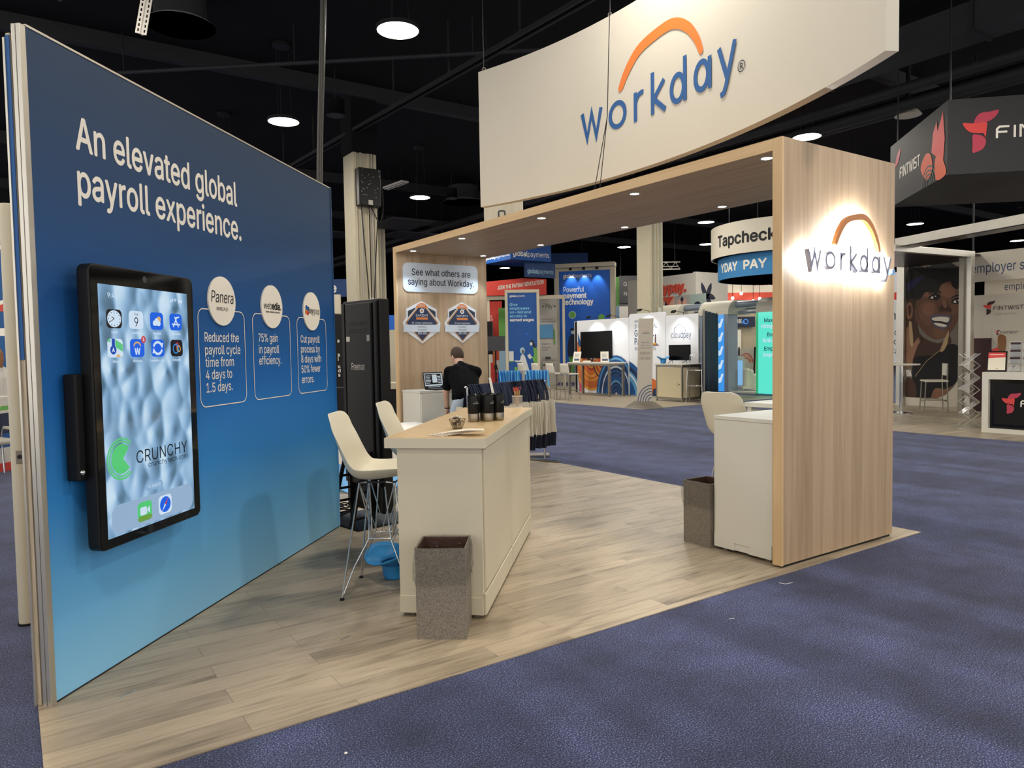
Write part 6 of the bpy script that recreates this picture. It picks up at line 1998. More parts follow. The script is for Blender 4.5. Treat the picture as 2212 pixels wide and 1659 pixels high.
# ================================================================== white letters booth with the palm
pm('booth_white', '#c9c4ba', 0.65); pm('palm_navy', '#171f38', 0.6); pm('letter_red', '#c8452f', 0.5); pm('tile_peach', '#d6a58e', 0.6); pm('tile_grey', '#a5a29c', 0.6); pm('tile_sage', '#9fb0a8', 0.6)
o = thing('corner_booth', 'white corner booth with red raised letters and a navy palm', 'booth', (23.4, 20.55, 0))
MB().box(0, 0.15, 0, 0.15, 4.0, 4.58).build('side_wall', 'booth_white', o)
MB().box(0, 0.0, 0, 2.0, 0.15, 4.62).build('palm_wall', 'booth_white', o)
g = MB()
put(g, 'dailypay.', -2.62, 3.86, 0.40, w=2.1, bold=.04)
n = len(g.v)
g.xform(Matrix.Translation((-0.06, 0, 0)) @ Matrix.Rotation(R(-90), 4, 'Z'))
g.build('raised_letters', 'letter_red', o, fixn=False, solid=0.05)
g = MB()
for k, m_ in enumerate(('tile_sage', 'tile_peach', 'tile_grey', 'tile_peach')):
    x0 = -2.9 + 0.86 * (k)
    for j in range(3):
        mm = ('tile_sage', 'tile_peach', 'tile_grey')[(k + j) % 3]
        g.mat(mm).rect(x0, 2.86 - .86 * j, x0 + 0.86, 3.70 - .86 * j, -0.004)
        if (k + j) % 3 == 2:
            g.mat('tile_peach')
            for a in (45, 135, 225, 315): g.disc(x0 + .43 + .17 * math.cos(R(a)), 3.28 - .86 * j + .17 * math.sin(R(a)), .15, -0.006, 14)
            g.mat('palm_navy').poly([(x0 + .43, 3.68 - .86 * j), (x0 + .53, 3.52 - .86 * j), (x0 + .43, 3.40 - .86 * j), (x0 + .33, 3.52 - .86 * j)], -0.007)
        elif (k + j) % 3 == 1:
            g.mat('letter_red').poly([(x0 + .1, 3.68 - .86 * j), (x0 + .84, 3.68 - .86 * j), (x0 + .5, 3.3 - .86 * j)], -0.006)
            g.mat('palm_navy').poly([(x0 + .35, 3.55 - .86 * j), (x0 + .6, 3.1 - .86 * j), (x0 + .3, 3.3 - .86 * j)], -0.007)
        else:
            g.mat('palm_navy').disc(x0 + .4, 3.2 - .86 * j, .2, -0.006, 18)
g.xform(Matrix.Rotation(R(-90), 4, 'Z')).build('picture_tiles', None, o, fixn=False)
g = MB().ribbon([(0.66, 2.0), (0.64, 3.4)], 0.14, -0.004)
for a, l_, w, bend in ((128, 0.66, .20, -10), (52, .66, .20, 10), (172, .56, .20, 16), (8, .58, .20, -16), (226, .74, .20, 20), (314, .76, .20, -20)):
    up1, dn1 = [], []
    for q in range(9):
        t = q / 8
        aa = R(a + bend * t)
        c_ = (0.64 + math.cos(aa) * l_ * t, 3.62 + math.sin(aa) * l_ * t)
        hw = w * math.sin(math.pi * min(1, t * 0.92 + 0.10)) ** 0.7 * 0.62
        up1.append((c_[0] - math.sin(aa) * hw, c_[1] + math.cos(aa) * hw))
        dn1.append((c_[0] + math.sin(aa) * hw, c_[1] - math.cos(aa) * hw))
    g.add([(p[0], -0.005, p[1]) for p in up1 + dn1], [(9 + q, 10 + q, q + 1, q) for q in range(8)])
g.build('palm_print', 'palm_navy', o, fixn=False)
MB().disc(1.55, 2.95, 0.2, -0.005, 20).build('round_mark', 'art_brown', o, fixn=False)
o = thing('sign_wall', 'cream wall with dark red letters over a red stripe behind the blue ring', 'wall panel', (27.4, 22.7, 0), RV)
MB().box(0, 0, 0, 4.0, 0.15, 5.0).build('board', 'drum_white', o)
MB().rect(0.2, 3.62, 4.0, 4.02, -0.004).build('red_stripe', 'letter_red', o, fixn=False)
MB().rect(0.2, 2.5, 4.0, 3.62, -0.004).build('lower_field', 'art_red', o, fixn=False)
text(o, [('dailypay', 1.55, 4.36, 0.42, dict(w=2.3, bold=.02))], 'art_red', -0.0025)
for k, (x, z) in enumerate(((0.55, 3.75), (0.95, 3.95), (1.5, 3.6), (1.8, 3.7))):
    q = thing('bulb_lamp', ['small glowing bulb lowest by the palm', 'small glowing bulb highest on the red stripe', 'small glowing bulb by the pod beams', 'small glowing bulb next to the teal panel header'][k], 'lamp', (27.4 + 0.8236 * x - 0.19, 22.7 - 0.567 * x - 0.28, z), 0, 'bulbs before the red stripe')
    MB().ball((0, 0, 0), 0.07, 10, 8).build('bulb', 'lamp_glow', q, smooth=60)
    MB().tube([(0, 0, 0.06), (0, 0, 7.75 - z)], 0.012, 6).build('flex', 'black_plastic', q)
o = thing('truss', 'pale lattice truss above the raised red letters', 'truss', (22.4, 22.6, 4.85), RV)
for y, z in ((0, 0), (0, 0.3), (0.3, 0.15)): MB().tube([(0, y, z), (1.6, y, z)], 0.03, 8).build('chord', 'alu', o, smooth=60)
g = MB()
for k in range(8): g.tube([(0.2 * k, 0, 0.3 * (k % 2)), (0.2 * (k + 1), 0, 0.3 * ((k + 1) % 2))], 0.015, 6)
g.build('lattice', 'alu', o)
for x in (0.2, 1.4): MB().tube([(x, 0.1, 0.2), (x, 0.1, 2.9)], 0.012, 6).build('hanging_wire', 'dark_steel', o)

# ================================================================== blue towers and red booth
pm('gp_blue', '#0f4f9c', 0.6); pm('gp_navy', '#123a6c', 0.6); pm('gp_bright', '#1560c4', 0.55); pm('frame_cream', '#c8bfa8', 0.5); pm('red_cloth', '#c23a30', 0.7); pm('lime', '#6aa84f', 0.6); pm('pale_sky', '#9dbfd6', 0.6); pm('cyan_text', '#8fd4e8', 0.6, emit='#8fd4e8', es=0.15)
def two_weight(g, a, b, x, z, cap, w1, w2, y):
    put(g, a, x, z, cap, w=w1, y=y, bold=.02)
    put(g, b, x + w1 + w1 * .03, z, cap, w=w2, y=y)
o = thing('box_sign', 'bright blue square hanging sign nearest the arch roof', 'hanging sign', (16.35, 23.70, 5.08))
MB().box(0, 0, 0, 2.0, 2.0, 1.25).build('cloth_box', 'gp_blue', o)
g = MB(); two_weight(g, 'global', 'payments', 0.12, 0.15, 0.20, 0.70, 1.06, -0.003); g.build('lettering', 'print_white', o, fixn=False)
g = MB(); two_weight(g, 'global', 'payments', -1.85, 0.15, 0.20, 0.70, 1.06, -0.003); g.xform(Matrix.Rotation(R(-90), 4, 'Z')).build('lettering', 'print_white', o, fixn=False)
for x in (0.2, 1.8): MB().tube([(x, 1, 1.25), (x, 1, 2.67)], 0.015, 6).build('hanging_wire', 'dark_steel', o)
o = thing('box_sign', 'dark blue flat hanging sign under the bright blue one', 'hanging sign', (17.34, 24.09, 4.47))
MB().box(0, 0, 0, 1.52, 0.1, 0.60).build('cloth_box', 'gp_navy', o)
g = MB(); two_weight(g, 'global', 'payments', 0.10, 0.16, 0.17, 0.52, 0.78, -0.003); g.build('lettering', 'pale_sky', o, fixn=False)
o = thing('box_sign', 'long dark blue hanging sign behind the tall lit tower', 'hanging sign', (22.9, 30.7, 5.95), RV)
MB().box(0, 0, 0, 2.6, 0.3, 0.55).build('cloth_box', 'gp_navy', o)
for x in (0.3, 2.3): MB().tube([(x, 0.15, 0.55), (x, 0.15, 1.8)], 0.015, 6).build('hanging_wire', 'dark_steel', o)
o = thing('red_header', 'red peaked header reading an invitation above the red booth', 'sign', (16.2, 25.42, 0), RV)
MB().prism([(0, 3.77), (2.55, 3.77), (2.55, 4.40), (1.60, 4.46), (0, 4.33)], 0, 0.1).build('board', 'red_cloth', o)
g = MB(); put(g, 'JOIN THE PAYDAY REVOLUTION', 0, 0, 0.155, w=1.88, bold=.02)
g.v = [(0.55 + x, -0.006, 4.0 + z + 0.115 * x) for x, y, z in g.v]
g.build('lettering', 'print_white', o, fixn=False)
MB().box(-0.2, 0.12, 3.60, 3.3, 0.25, 3.76).build('header_beam', 'frame_cream', o)
for x in (0.1, 3.2): MB().box(x, 0.12, 0, x + 0.1, 0.25, 3.6).build('post', 'frame_cream', o)
o = thing('red_banner', 'red wall panel behind the speaker and the small monitor', 'wall panel', (16.4, 26.5, 0), RV)
MB().box(0, 0, 0, 1.15, 0.06, 3.6).build('board', 'red_cloth', o)
text(o, [('payment', -0.35, 3.12, 0.2, dict(w=.98)), ('EARNED WAGE', 0.1, 2.92, 0.09, dict(w=.62)), ('ACCESS', 0.42, 2.79, 0.09, dict(w=.34))], 'print_white', -0.0025)
g = MB().mat('booth_white').rect(0.5, 1.0, 0.72, 1.75, -0.006).mat('art_orange').rect(0.75, 0.9, 1.1, 1.75, -0.006).mat('art_red').rect(0.82, 0.9, 0.95, 1.6, -0.008).mat('booth_white').rect(0.86, 0.6, 1.05, 1.1, -0.009)
g.build('lower_print', None, o, fixn=False)
for (x, y, w, zs, lab) in ((16.95, 25.52, 0.34, ((2.03, 3.29, 'lime'), (0.3, 2.02, 'pale_sky')), 'lime over pale blue strip panel beside the small blue tower'), (23.3, 25.5, 0.33, ((3.5, 4.84, 'lime'), (0.3, 3.48, 'pale_sky')), 'lime over pale blue strip panel beside the tall lit tower')):
    o = thing('strip_banner', lab, 'wall panel', (x, y, 0), RV)
    for z0, z1, m_ in zs: MB().box(0, 0, z0, w, 0.08, z1).build('panel', m_, o)
    MB().box(0.02, 0.01, 0, w - 0.02, 0.07, 0.3).build('foot', 'frame_cream', o)
pm('pic_navy', '#12233f', 0.6); pm('pic_white', '#d3d6d6', 0.6); pm('pic_skin', '#6b5a50', 0.6)
o = thing('blue_tower', 'smaller blue tower in a cream frame with two drawn figures', 'display tower', (16.27, 24.03, 0), RV)
for x0, x1, z0, z1 in ((0, 0.11, 0, 3.78), (1.25, 1.36, 0, 3.78), (0, 1.36, 3.78, 3.90), (0.11, 1.25, 0.0, 0.3)): MB().box(x0, -0.04, z0, x1, 0.2, z1).build('frame', 'frame_cream', o, bevel=0.01)
MB().box(0.11, 0.0, 0.3, 1.25, 0.18, 3.78).build('print_panel', 'gp_blue', o)
g = MB(); two_weight(g, 'global', 'payments', 0.19, 3.62, 0.075, 0.23, 0.36, -0.006); g.build('lettering', 'print_white', o, fixn=False)
text(o, [('Give', 0.19, 3.27, 0.11), ('employees', 0.19, 3.12, 0.11), ('on-demand', 0.19, 2.97, 0.11), ('access to', 0.19, 2.82, 0.11)], 'cyan_text', -0.0025)
text(o, [('earned wages', 0.19, 2.66, 0.11, dict(w=.94, bold=.02))], 'print_white', -0.0025)
g = MB().mat('pic_white').rect(0.12, 1.10, 0.31, 1.48, -0.006).mat('lime').rect(0.12, 1.06, 0.31, 1.10, -0.006)
g.mat('pic_white').poly(blob([(0.34, 1.12), (0.55, 1.12), (0.60, 1.30), (0.72, 1.34), (0.84, 1.0), (0.92, 0.6), (0.66, 0.6), (0.66, 1.0), (0.40, 1.06)], 4), -0.006)
g.mat('pale_sky').disc(0.66, 1.50, 0.10, -0.007, 18, .13).mat('pic_skin').disc(0.68, 1.46, 0.05, -0.008, 14, .07)
g.mat('lime').poly(blob([(1.10, 1.62), (1.23, 1.62), (1.24, 1.0), (1.12, 1.02), (1.05, 1.22), (1.12, 1.3)], 4), -0.006)
g.mat('pic_navy').poly(blob([(0.96, 1.86), (1.06, 1.92), (1.13, 1.80), (1.22, 1.60), (1.12, 1.62), (1.06, 1.70)], 4), -0.007).mat('pic_white').disc(1.01, 1.76, 0.055, -0.008, 14, .07)
g.poly([(0.85, 1.30), (0.95, 1.38), (1.05, 1.22), (0.94, 1.15)], -0.008)
g.mat('lime').rect(0.34, 0.5, 0.46, 0.85, -0.006)
g.mat('gp_bright').disc(0.86, 2.15, 0.05, -0.006, 16)
g.build('figure_pattern', None, o, fixn=False)
o = thing('info_banner', 'white stepped panel with a short dotted word between the two blue towers', 'wall panel', (19.25, 25.77, 0), RV)
MB().box(0, 0, 0, 0.78, 0.1, 3.75).build('board', 'booth_white', o)
MB().box(0.0, -0.06, 2.02, 0.6, 0.0, 2.62).build('blue_square', 'art_sky', o)
MB().box(0.62, -0.03, 1.75, 0.68, 0.0, 2.4).build('lime_edge', 'lime', o)
text(o, [('• Pay •', 0.14, 3.33, 0.2, dict(w=.58))], 'print_black', -0.0025)
text(o, [('transforms', 0.1, 2.82, .07), ('your business', 0.1, 2.72, .07), ('Support', 0.1, 1.74, .07), ('financial', 0.1, 1.58, .07), ('health', 0.1, 1.48, .07)], 'text_slate', -0.0025)
o = thing('copier', 'grey office machine behind the slim white bar chairs', 'machine', (18.7, 24.85, 0), RV)
MB().box(0, 0, 0, 0.6, 0.6, 1.05).build('cabinet', 'pale_grey', o, bevel=0.02)
MB().box(0.02, -0.02, 1.07, 0.62, 0.55, 1.2).build('lid', 'pale_grey', o, bevel=0.02)
MB().box(0.12, -0.06, 1.12, 0.34, -0.02, 1.22).build('control_panel', 'dark_grey', o)
MB().box(0.02, -0.03, 0.85, 0.5, 0.0, 0.9).build('tray', 'dark_grey', o)
o = thing('blue_tower', 'tall lit blue tower in a cream frame with a lamp bar on top', 'display tower', (20.78, 26.62, 0), R(-50))
TW = 2.78
for x0, x1, z0, z1 in ((0, 0.22, 0, 5.2), (TW - 0.22, TW, 0, 5.2), (0.22, TW - 0.22, 5.06, 5.2), (0.22, TW - 0.22, 0, 0.32)): MB().box(x0, -0.05, z0, x1, 0.3, z1).build('frame', 'frame_cream', o, bevel=0.01)
MB().box(-0.12, -0.32, 5.2, TW + 0.02, 0.3, 5.38).build('lamp_bar', 'frame_cream', o, bevel=0.01)
MB().box(0.22, 0.0, 0.32, TW - 0.22, 0.28, 5.06).build('print_panel', 'gp_bright', o)
for x in (0.8, 1.4, 2.0):
    MB().box(x - 0.06, -0.3, 5.08, x + 0.06, -0.2, 5.2).build('spot_head', 'black_plastic', o)
    spot_light('tower_beam', (x, -0.26, 5.04), (0, 0.33, -1.0), 45, 70, (0.9, 0.95, 1.0), o, 0.7, 0.04)
g = MB(); two_weight(g, 'global', 'payments', 0.42, 4.76, 0.18, 0.50, 0.78, -0.006); g.build('lettering', 'print_white', o, fixn=False)
text(o, [('Powerful', 0.42, 4.12, 0.23, dict(w=.95))], 'print_white', -0.0025)
text(o, [('payment', 0.42, 3.84, 0.23, dict(w=1.05, bold=.03)), ('technology', 0.42, 3.55, 0.23, dict(w=1.36, bold=.03))], 'print_white', -0.0025)
g = MB().mat('lime').disc(0.82, 3.08, 0.15, -0.006, 20).disc(2.15, 2.93, 0.15, -0.006, 20).mat('art_white').ribbon(arc_pts(0.82, 3.08, .16, 0, 345, 20), .02, -.007, True)
g.mat('pic_navy').poly(blob([(0.62, 1.95), (0.78, 2.2), (0.95, 2.1), (0.92, 1.2), (0.60, 1.2)], 4), -0.006).mat('lime').poly([(0.62, 1.2), (0.9, 1.2), (0.86, 0.4), (0.7, 0.4)], -0.006)
g.mat('pic_white').disc(0.84, 2.32, 0.09, -0.007, 14, .12).mat('pic_navy').disc(0.80, 2.42, 0.10, -0.008, 14, .07)
g.mat('art_sky').rect(0.96, 0.5, 1.2, 1.5, -0.006)
g.build('figure_pattern', None, o, fixn=False)
o = thing('dark_sign', 'dark hanging panel with two pale letters beside the column behind the screens', 'sign', (24.95, 26.8, 3.73), RV)
MB().box(0, 0, 0, 1.1, 0.1, 1.35).build('board', 'dark_grey', o)
text(o, [('G', 0.22, 0.84, 0.2), ('N', 0.24, 0.38, 0.18)], 'pale_grey', -0.0025)
for x in (0.1, 1.0): MB().tube([(x, 0.05, 1.35), (x, 0.05, 4.0)], 0.012, 6).build('hanging_wire', 'dark_steel', o)
o = tag(MB().box(0, 0, 0, 1.2, 0.1, 3.7).build('white_banner', 'booth_white', loc=(24.95, 26.95, 0), rotz=RV), 'plain white panel under the dark hanging panel', 'wall panel')

# monitor on pole, tall speaker
o = thing('pole_monitor', 'small black monitor on a thin black pole stand beside the arch', 'monitor', (8.81, 13.41, 0), RV)
MB().box(-0.21, -0.03, 1.53, 0.21, 0.0, 1.85).build('case', 'black_plastic', o, bevel=0.005)
MB().rect(-0.205, 1.535, 0.205, 1.845, -0.031).build('glass', 'dark_grey', o, fixn=False)
MB().tube([(0.0, 0.03, 0.02), (0.0, 0.03, 1.7)], 0.018, 10).build('pole', 'black_plastic', o, smooth=60)
MB().lathe([(0.03, -0.05), (0.035, 0), (0.03, 0.05)], 12).build('clamp', 'black_plastic', o, loc=(0, 0.03, 1.18))
for k in range(3):
    a = R(90 + 120 * k)
    MB().tube([(0, 0.03, 0.62), (0.34 * math.cos(a), 0.03 + 0.34 * math.sin(a), 0.01)], 0.012, 6).build('leg', 'black_plastic', o)
MB().tube(spline([(0.02, 0.05, 1.2), (0.06, 0.02, 0.95), (-0.03, 0.0, 0.8), (0.05, 0.02, 0.6), (-0.05, 0, 0.4), (0.08, 0, 0.02)]), 0.012, 6).build('cable', 'black_plastic', o, smooth=60)
o = thing('tower_speaker', 'tall black speaker cabinet on a stand behind the small monitor', 'speaker', (9.12, 14.22, 0), RV)
MB().box(-0.13, 0.0, 1.45, 0.13, 0.22, 2.21).build('cabinet', 'satin_black', o, bevel=0.015)
MB().box(-0.115, -0.006, 1.48, 0.115, 0.0, 2.18).build('grille', 'black_plastic', o)
MB().tube([(0, 0.11, 0.0), (0, 0.11, 1.45)], 0.02, 10).build('pole', 'black_plastic', o)
MB().box(-0.2, -0.1, 0, 0.2, 0.3, 0.02).build('base', 'black_plastic', o)

# hanging wood look sign seen over the arch roof
wood_mat('pale_wood', [(0.3, '#b9ae98'), (0.7, '#cdc3ae')], (14, 14, 1.0))
o = thing('square_sign', 'pale wood look hanging sign with a grey rounded outline above the arch roof', 'hanging sign', (7.63, 11.93, 3.55), RV)
MB().box(0, 0, 0, 0.75, 0.5, 1.4).build('box', 'pale_wood', o)
MB().ribbon(rr_pts(0.28, 0.42, 0.40, 0.66, 0.03, 5), 0.03, -0.004, True).build('outline', 'dark_grey', o, fixn=False)
for x in (0.1, 0.65): MB().tube([(x, 0.25, 1.4), (x, 0.25, 4.2)], 0.01, 6).build('hanging_wire', 'dark_steel', o)
# ================================================================== black counter booth on the far side of the aisle
pm('sign_charcoal', '#2c2b2d', 0.7); pm('bird_pink', '#b83a50', 0.6); pm('bird_red', '#d8433f', 0.6); pm('bird_orange', '#d9572f', 0.6); pm('maroon', '#35171a', 0.6); pm('booth_cream', '#cbc3b4', 0.55); pm('soffit', '#3a302d', 0.25, 0.3)
o = thing('diamond_sign', 'dark square hanging sign turned cornerwise with red petals', 'hanging sign', (12.53, 5.79, 4.24), R(-45))
MB().box(0, 0, 0, 2.8, 2.8, 1.18).build('cloth_box', 'sign_charcoal', o)
g = MB(); fin_bird(g, 0.22, 0.33, 0.64, -0.006, 'bird_pink', 'bird_red', 'bird_pink'); g.build('emblem', None, o, fixn=False)
g = MB(); fin_word(g, 0.70, 0.53, 0.19, sx=1.25, y=-0.003, th=0.17); g.build('lettering', 'print_white', o, fixn=False)
g = MB()
fin_word(g, -2.24, 0.44, 0.20, sx=0.72, y=-0.003, th=0.16)
g.xform(Matrix.Rotation(R(-90), 4, 'Z')).build('lettering', 'print_white', o, fixn=False)
g = MB().mat('bird_orange').poly(blob([(-1.15, 0.35), (-0.95, 0.55), (-0.7, 0.5), (-0.62, 0.25), (-0.85, 0.1)], 4), -0.006)
g.mat('bird_red').poly([(-0.66, 0.52), (-0.60, 0.82), (-0.44, 0.98), (-0.40, 0.80), (-0.18, 1.06), (-0.1, 0.6), (-0.16, 0.22), (-0.05, 0.02), (-0.4, 0.0), (-0.45, 0.4)], -0.0065)
g.mat('bird_orange').poly(blob([(-0.5, 0.35), (-0.3, 0.4), (-0.1, 0.2), (-0.05, 0.02), (-0.45, 0.02)], 4), -0.007)
for k in range(4): g.mat('dark_grey').ribbon(arc_pts(-0.78, 0.02, 0.09 + .07 * k, 0, 180, 12), 0.03, -0.0075)
g.mat('bird_pink').poly(blob([(-2.5, 0.72), (-2.3, 0.78), (-2.2, 1.0), (-2.4, 0.92)], 4), -0.006)
g.xform(Matrix.Rotation(R(-90), 4, 'Z')).build('flame_pattern', None, o, fixn=False)
for x, y, zt in ((0.05, 0.05, 3.5), (2.7, 0.1, 2.65), (0.1, 2.7, 2.65)): MB().tube([(x, y, 1.18), (x, y, zt)], 0.014, 6).build('hanging_wire', 'dark_steel', o)

o = thing('white_counter', 'white framed counter with a black front and a red emblem', 'counter', (13.73, 5.74, 0.006), FX)
for x0, x1, z0, z1 in ((0, 0.10, 0, 1.03), (2.0, 2.1, 0, 1.03), (0.10, 2.0, 0, 0.075), (0.10, 2.0, 0.91, 1.03)): MB().box(x0, 0, z0, x1, 0.6, z1).build('frame', 'office_white', o)
MB().box(0.10, 0.07, 0.075, 2.0, 0.55, 0.91).build('front_panel', 'gloss_black', o)
MB().box(0.17, 0.05, 0.15, 1.93, 0.07, 0.84).build('inset_panel', 'black_plastic', o)
g = MB(); fin_bird(g, 0.29, 0.34, 0.35, 0.045, 'bird_pink', 'bird_red', 'bird_pink'); g.build('emblem', None, o, fixn=False)
g = MB(); fin_word(g, 0.565, 0.46, 0.11, sx=1.4, y=0.045, th=0.17); g.build('lettering', 'print_white', o, fixn=False)
o = thing('tablet_sign', 'black framed red and cream tablet sign on the end of the white framed counter', 'sign', (13.92, 5.60, 1.036), R(-78))
mt = Matrix.Rotation(R(-10), 4, 'X')
MB().box(-0.15, 0, 0, 0.15, 0.015, 0.36).xform(mt).build('frame', 'gloss_black', o, bevel=0.004)
g = MB().mat('card_paper').rect(-0.125, 0.03, 0.125, 0.335, -0.002).mat('bird_red').poly([(-0.125, 0.335), (0.125, 0.335), (0.125, 0.25), (-0.02, 0.245), (-0.125, 0.235)], -0.003)
g.mat('print_white').ribbon([(-0.10, 0.298), (0.10, 0.298)], 0.012, -0.004).mat('maroon').rect(-0.01, 0.05, 0.02, 0.056, -0.003)
g.xform(mt).build('print', None, o, fixn=False)
MB().box(-0.08, 0.0, 0, 0.08, 0.12, 0.008).build('foot', 'gloss_black', o)
pm('acrylic', '#cfd2d2', 0.1, alpha=0.35, spec=0.7)
br = None
for k, lab in enumerate(('clear brochure tower next to the tablet sign', 'clear brochure tower further along the white framed counter')):
    loc = (13.95, 5.34 - 0.20 * k, 1.036)
    if br is None:
        o = br = thing('brochure_tower', lab, 'brochure rack', loc, R(-80))
        MB().box(-0.085, 0.1, 0, 0.085, 0.11, 0.52).build('back_sheet', 'acrylic', o)
        for j in range(4):
            z = 0.02 + 0.125 * j
            MB().box(-0.085, 0.0 + .02 * j, z, 0.085, 0.006 + .02 * j, z + 0.07).build('pocket_front', 'acrylic', o)
            g = MB().mat('maroon' if j else 'pale_grey').box(-0.07, 0.02 + .02 * j, z, 0.07, 0.05 + .02 * j, z + 0.105)
            if not j: fin_bird(g, -0.04, 0.05, 0.06, 0.019, 'maroon', 'maroon', 'maroon')
            g.build('brochures', None, o, fixn=False)
    else: copy_tree(br, lab, loc)
o = thing('snack_cup', 'black cup topped with pale sweets on the white framed counter', 'cup', (13.98, 4.96, 1.036))
MB().lathe([(0.0, 0), (0.06, 0), (0.075, 0.11), (0.07, 0.11), (0.0, 0.1)], 24).build('cup', 'gloss_black', o, smooth=40)
g = MB()
for k in range(9): g.ball((0.045 * math.cos(k * .8), 0.045 * math.sin(k * .8), 0.125 + 0.01 * (k % 2)), 0.026, 8, 6)
g.build('sweets', 'card_paper', o, smooth=60)

o = thing('zigzag_rack', 'folding silver zigzag brochure rack beside the white framed counter', 'brochure rack', (14.12, 6.07, 0.006), R(-50))
N_ = 6
zk = [0.05 + 0.215 * k for k in range(N_ + 1)]
for sy in (0.0, 0.27):
    for ph in (0, 1):
        pts = [((-0.13 if (k + ph) % 2 else 0.13), sy, zk[k]) for k in range(N_ + 1)]
        for k in range(N_): MB().bar(pts[k], pts[k + 1], 0.022, 0.012).build('lattice_bar', 'alu', o)
for k in range(1, N_):
    a, b = (-0.13 if k % 2 else 0.13), (0.13 if k % 2 else -0.13)
    MB().add([(a, 0.01, zk[k]), (a, 0.26, zk[k]), (b, 0.26, zk[k + 1]), (b, 0.01, zk[k + 1])], [(0, 1, 2, 3)]).build('tray', 'acrylic' if k % 2 else 'pale_grey', o, solid=0.006)
MB().box(-0.2, -0.03, 0.0, 0.2, 0.30, 0.02).build('base', 'alu', o)

def wall_board(x, y0, z0, z1, w, m_, lab, cat='wall panel'):
    o = thing('wall_board', lab, cat, (x, y0, 0), FX)
    MB().box(0, 0, z0, w, 0.06, z1).build('board', m_, o)
    return o
o = wall_board(17.5, 7.66, 2.86, 3.49, 2.9, 'booth_cream', 'pale hanging fascia with blue lower case words, upper of two', 'sign')
text(o, [('employer services', 0.10, 3.05, 0.205, dict(w=1.70))], 'text_navy', -0.0025)
for x in (0.1, 2.7): MB().box(x, 0.02, 3.49, x + 0.03, 0.05, 7.75).build('hanger', 'dark_steel', o)
o = wall_board(18.0, 7.50, 2.55, 2.90, 2.8, 'booth_cream', 'pale fascia with blue lower case words, lower and further back', 'sign')
text(o, [('employer services', 0.40, 2.67, 0.15, dict(w=1.28))], 'text_navy', -0.0025)
for x in (0.02, 2.7): MB().box(x, 0.06, 0, x + 0.06, 0.12, 2.90).build('post', 'maroon', o)
o = wall_board(17.55, 7.56, 0.0, 2.57, 2.9, 'booth_cream', 'cream booth wall with a red emblem over a maroon base and a giant card')
MB().rect(0.02, 0.02, 2.88, 1.63, -0.004).build('maroon_field', 'maroon', o, fixn=False)
MB().rrect(0.41, 0.9, 1.9, 1.85, 0.05, -0.012, -0.004).build('card_print', 'booth_cream', o)
g = MB(); fin_bird(g, 0.23, 2.14, 0.29, -0.006, 'maroon', 'bird_red', 'maroon'); fin_bird(g, 0.48, 1.69, 0.11, -0.016, 'maroon', 'bird_red', 'maroon')
g.mat('maroon'); fin_word(g, 0.43, 2.23, 0.085, sx=0.93, y=-0.006, th=0.13); fin_word(g, 0.57, 1.72, 0.05, sx=0.95, y=-0.016, th=0.13)
g.mat('bird_red').poly([(0.41, 1.16), (0.41, 1.63), (0.58, 1.38), (0.63, 1.05)], -0.016).mat('pale_grey').poly([(0.41, 1.38), (0.41, 1.67), (0.54, 1.44)], -0.018)
g.mat('hair_light').poly(blob([(0.53, 1.67), (0.67, 1.67), (0.69, 1.5), (0.65, 1.27), (0.56, 1.22)], 4), -0.019)
g.mat('print_black'); put(g, '3456', 1.12, 1.33, 0.055, y=-0.016); put(g, 'TS', 1.06, 1.20, 0.045, y=-0.016); put(g, 'BER', 1.06, 1.07, 0.045, y=-0.016)
g.build('emblem_pattern', None, o, fixn=False)
text(o, [('A Better Way to Pay', 0.44, 2.12, 0.055, dict(w=0.43))], 'pale_grey', -0.0025)

# metal portal frame and the portrait wall
o = thing('metal_beam', 'pale wrapped metal beam crossing over the black counter booth', 'beam', (14.60, 7.72, 3.46), math.atan2(5.0 - 7.72, 13.66 - 14.60))
MB().box(0, 0.0, 0.0, 3.4, 0.42, 0.17).build('beam_body', 'alu', o, bevel=0.005)
MB().box(0.02, 0.03, -0.01, 3.38, 0.40, 0.0).build('underside', 'soffit', o)
o = thing('metal_portal', 'pale metal portal frame standing in front of the portrait wall', 'frame', (14.40, 7.60, 0.006), math.atan2(7.31 - 7.60, 17.08 - 14.40))
MB().box(0, 0, 3.35, 2.70, 0.12, 3.48).build('header', 'alu', o, bevel=0.004)
MB().box(2.56, 0, 0, 2.70, 0.12, 3.35).build('post', 'alu', o, bevel=0.004)
MB().box(2.50, 0.12, 0, 2.56, 0.22, 3.35).build('return_panel', 'grey_metal', o)
MB().box(0.0, 0.12, 3.40, 3.72, 2.2, 3.45).build('soffit', 'soffit', o)
MB().box(0.02, 0.1, 0, 0.12, 0.2, 3.35).build('post', 'alu', o)
pm('por_back', '#6f675d', 0.7, noise=(1.5, 0.15)); pm('por_hair', '#17130f', 0.75, noise=(22, 0.5)); pm('por_skin', '#5e3c29', 0.65, noise=(2.2, 0.10)); pm('por_light', '#7f563e', 0.65); pm('por_mid', '#6c4732', 0.65); pm('por_shade', '#3f261a', 0.7); pm('por_lip', '#4a4050', 0.5); pm('por_tooth', '#d8cfc2', 0.5); pm('por_dark', '#0f0b0a', 0.7); pm('por_dress', '#121014', 0.8); pm('por_band', '#28264a', 0.8, noise=(14, 0.4)); pm('por_gold', '#a88e68', 0.6); pm('por_hand', '#8f6750', 0.65)
o = thing('portrait_wall', 'grey framed wall with a huge printed portrait of a laughing face', 'wall picture', (18.4, 9.52, 0.006), FX)
MB().box(0, 0.02, 0, 1.56, 0.12, 3.6).build('wall_panel', 'booth_cream', o)
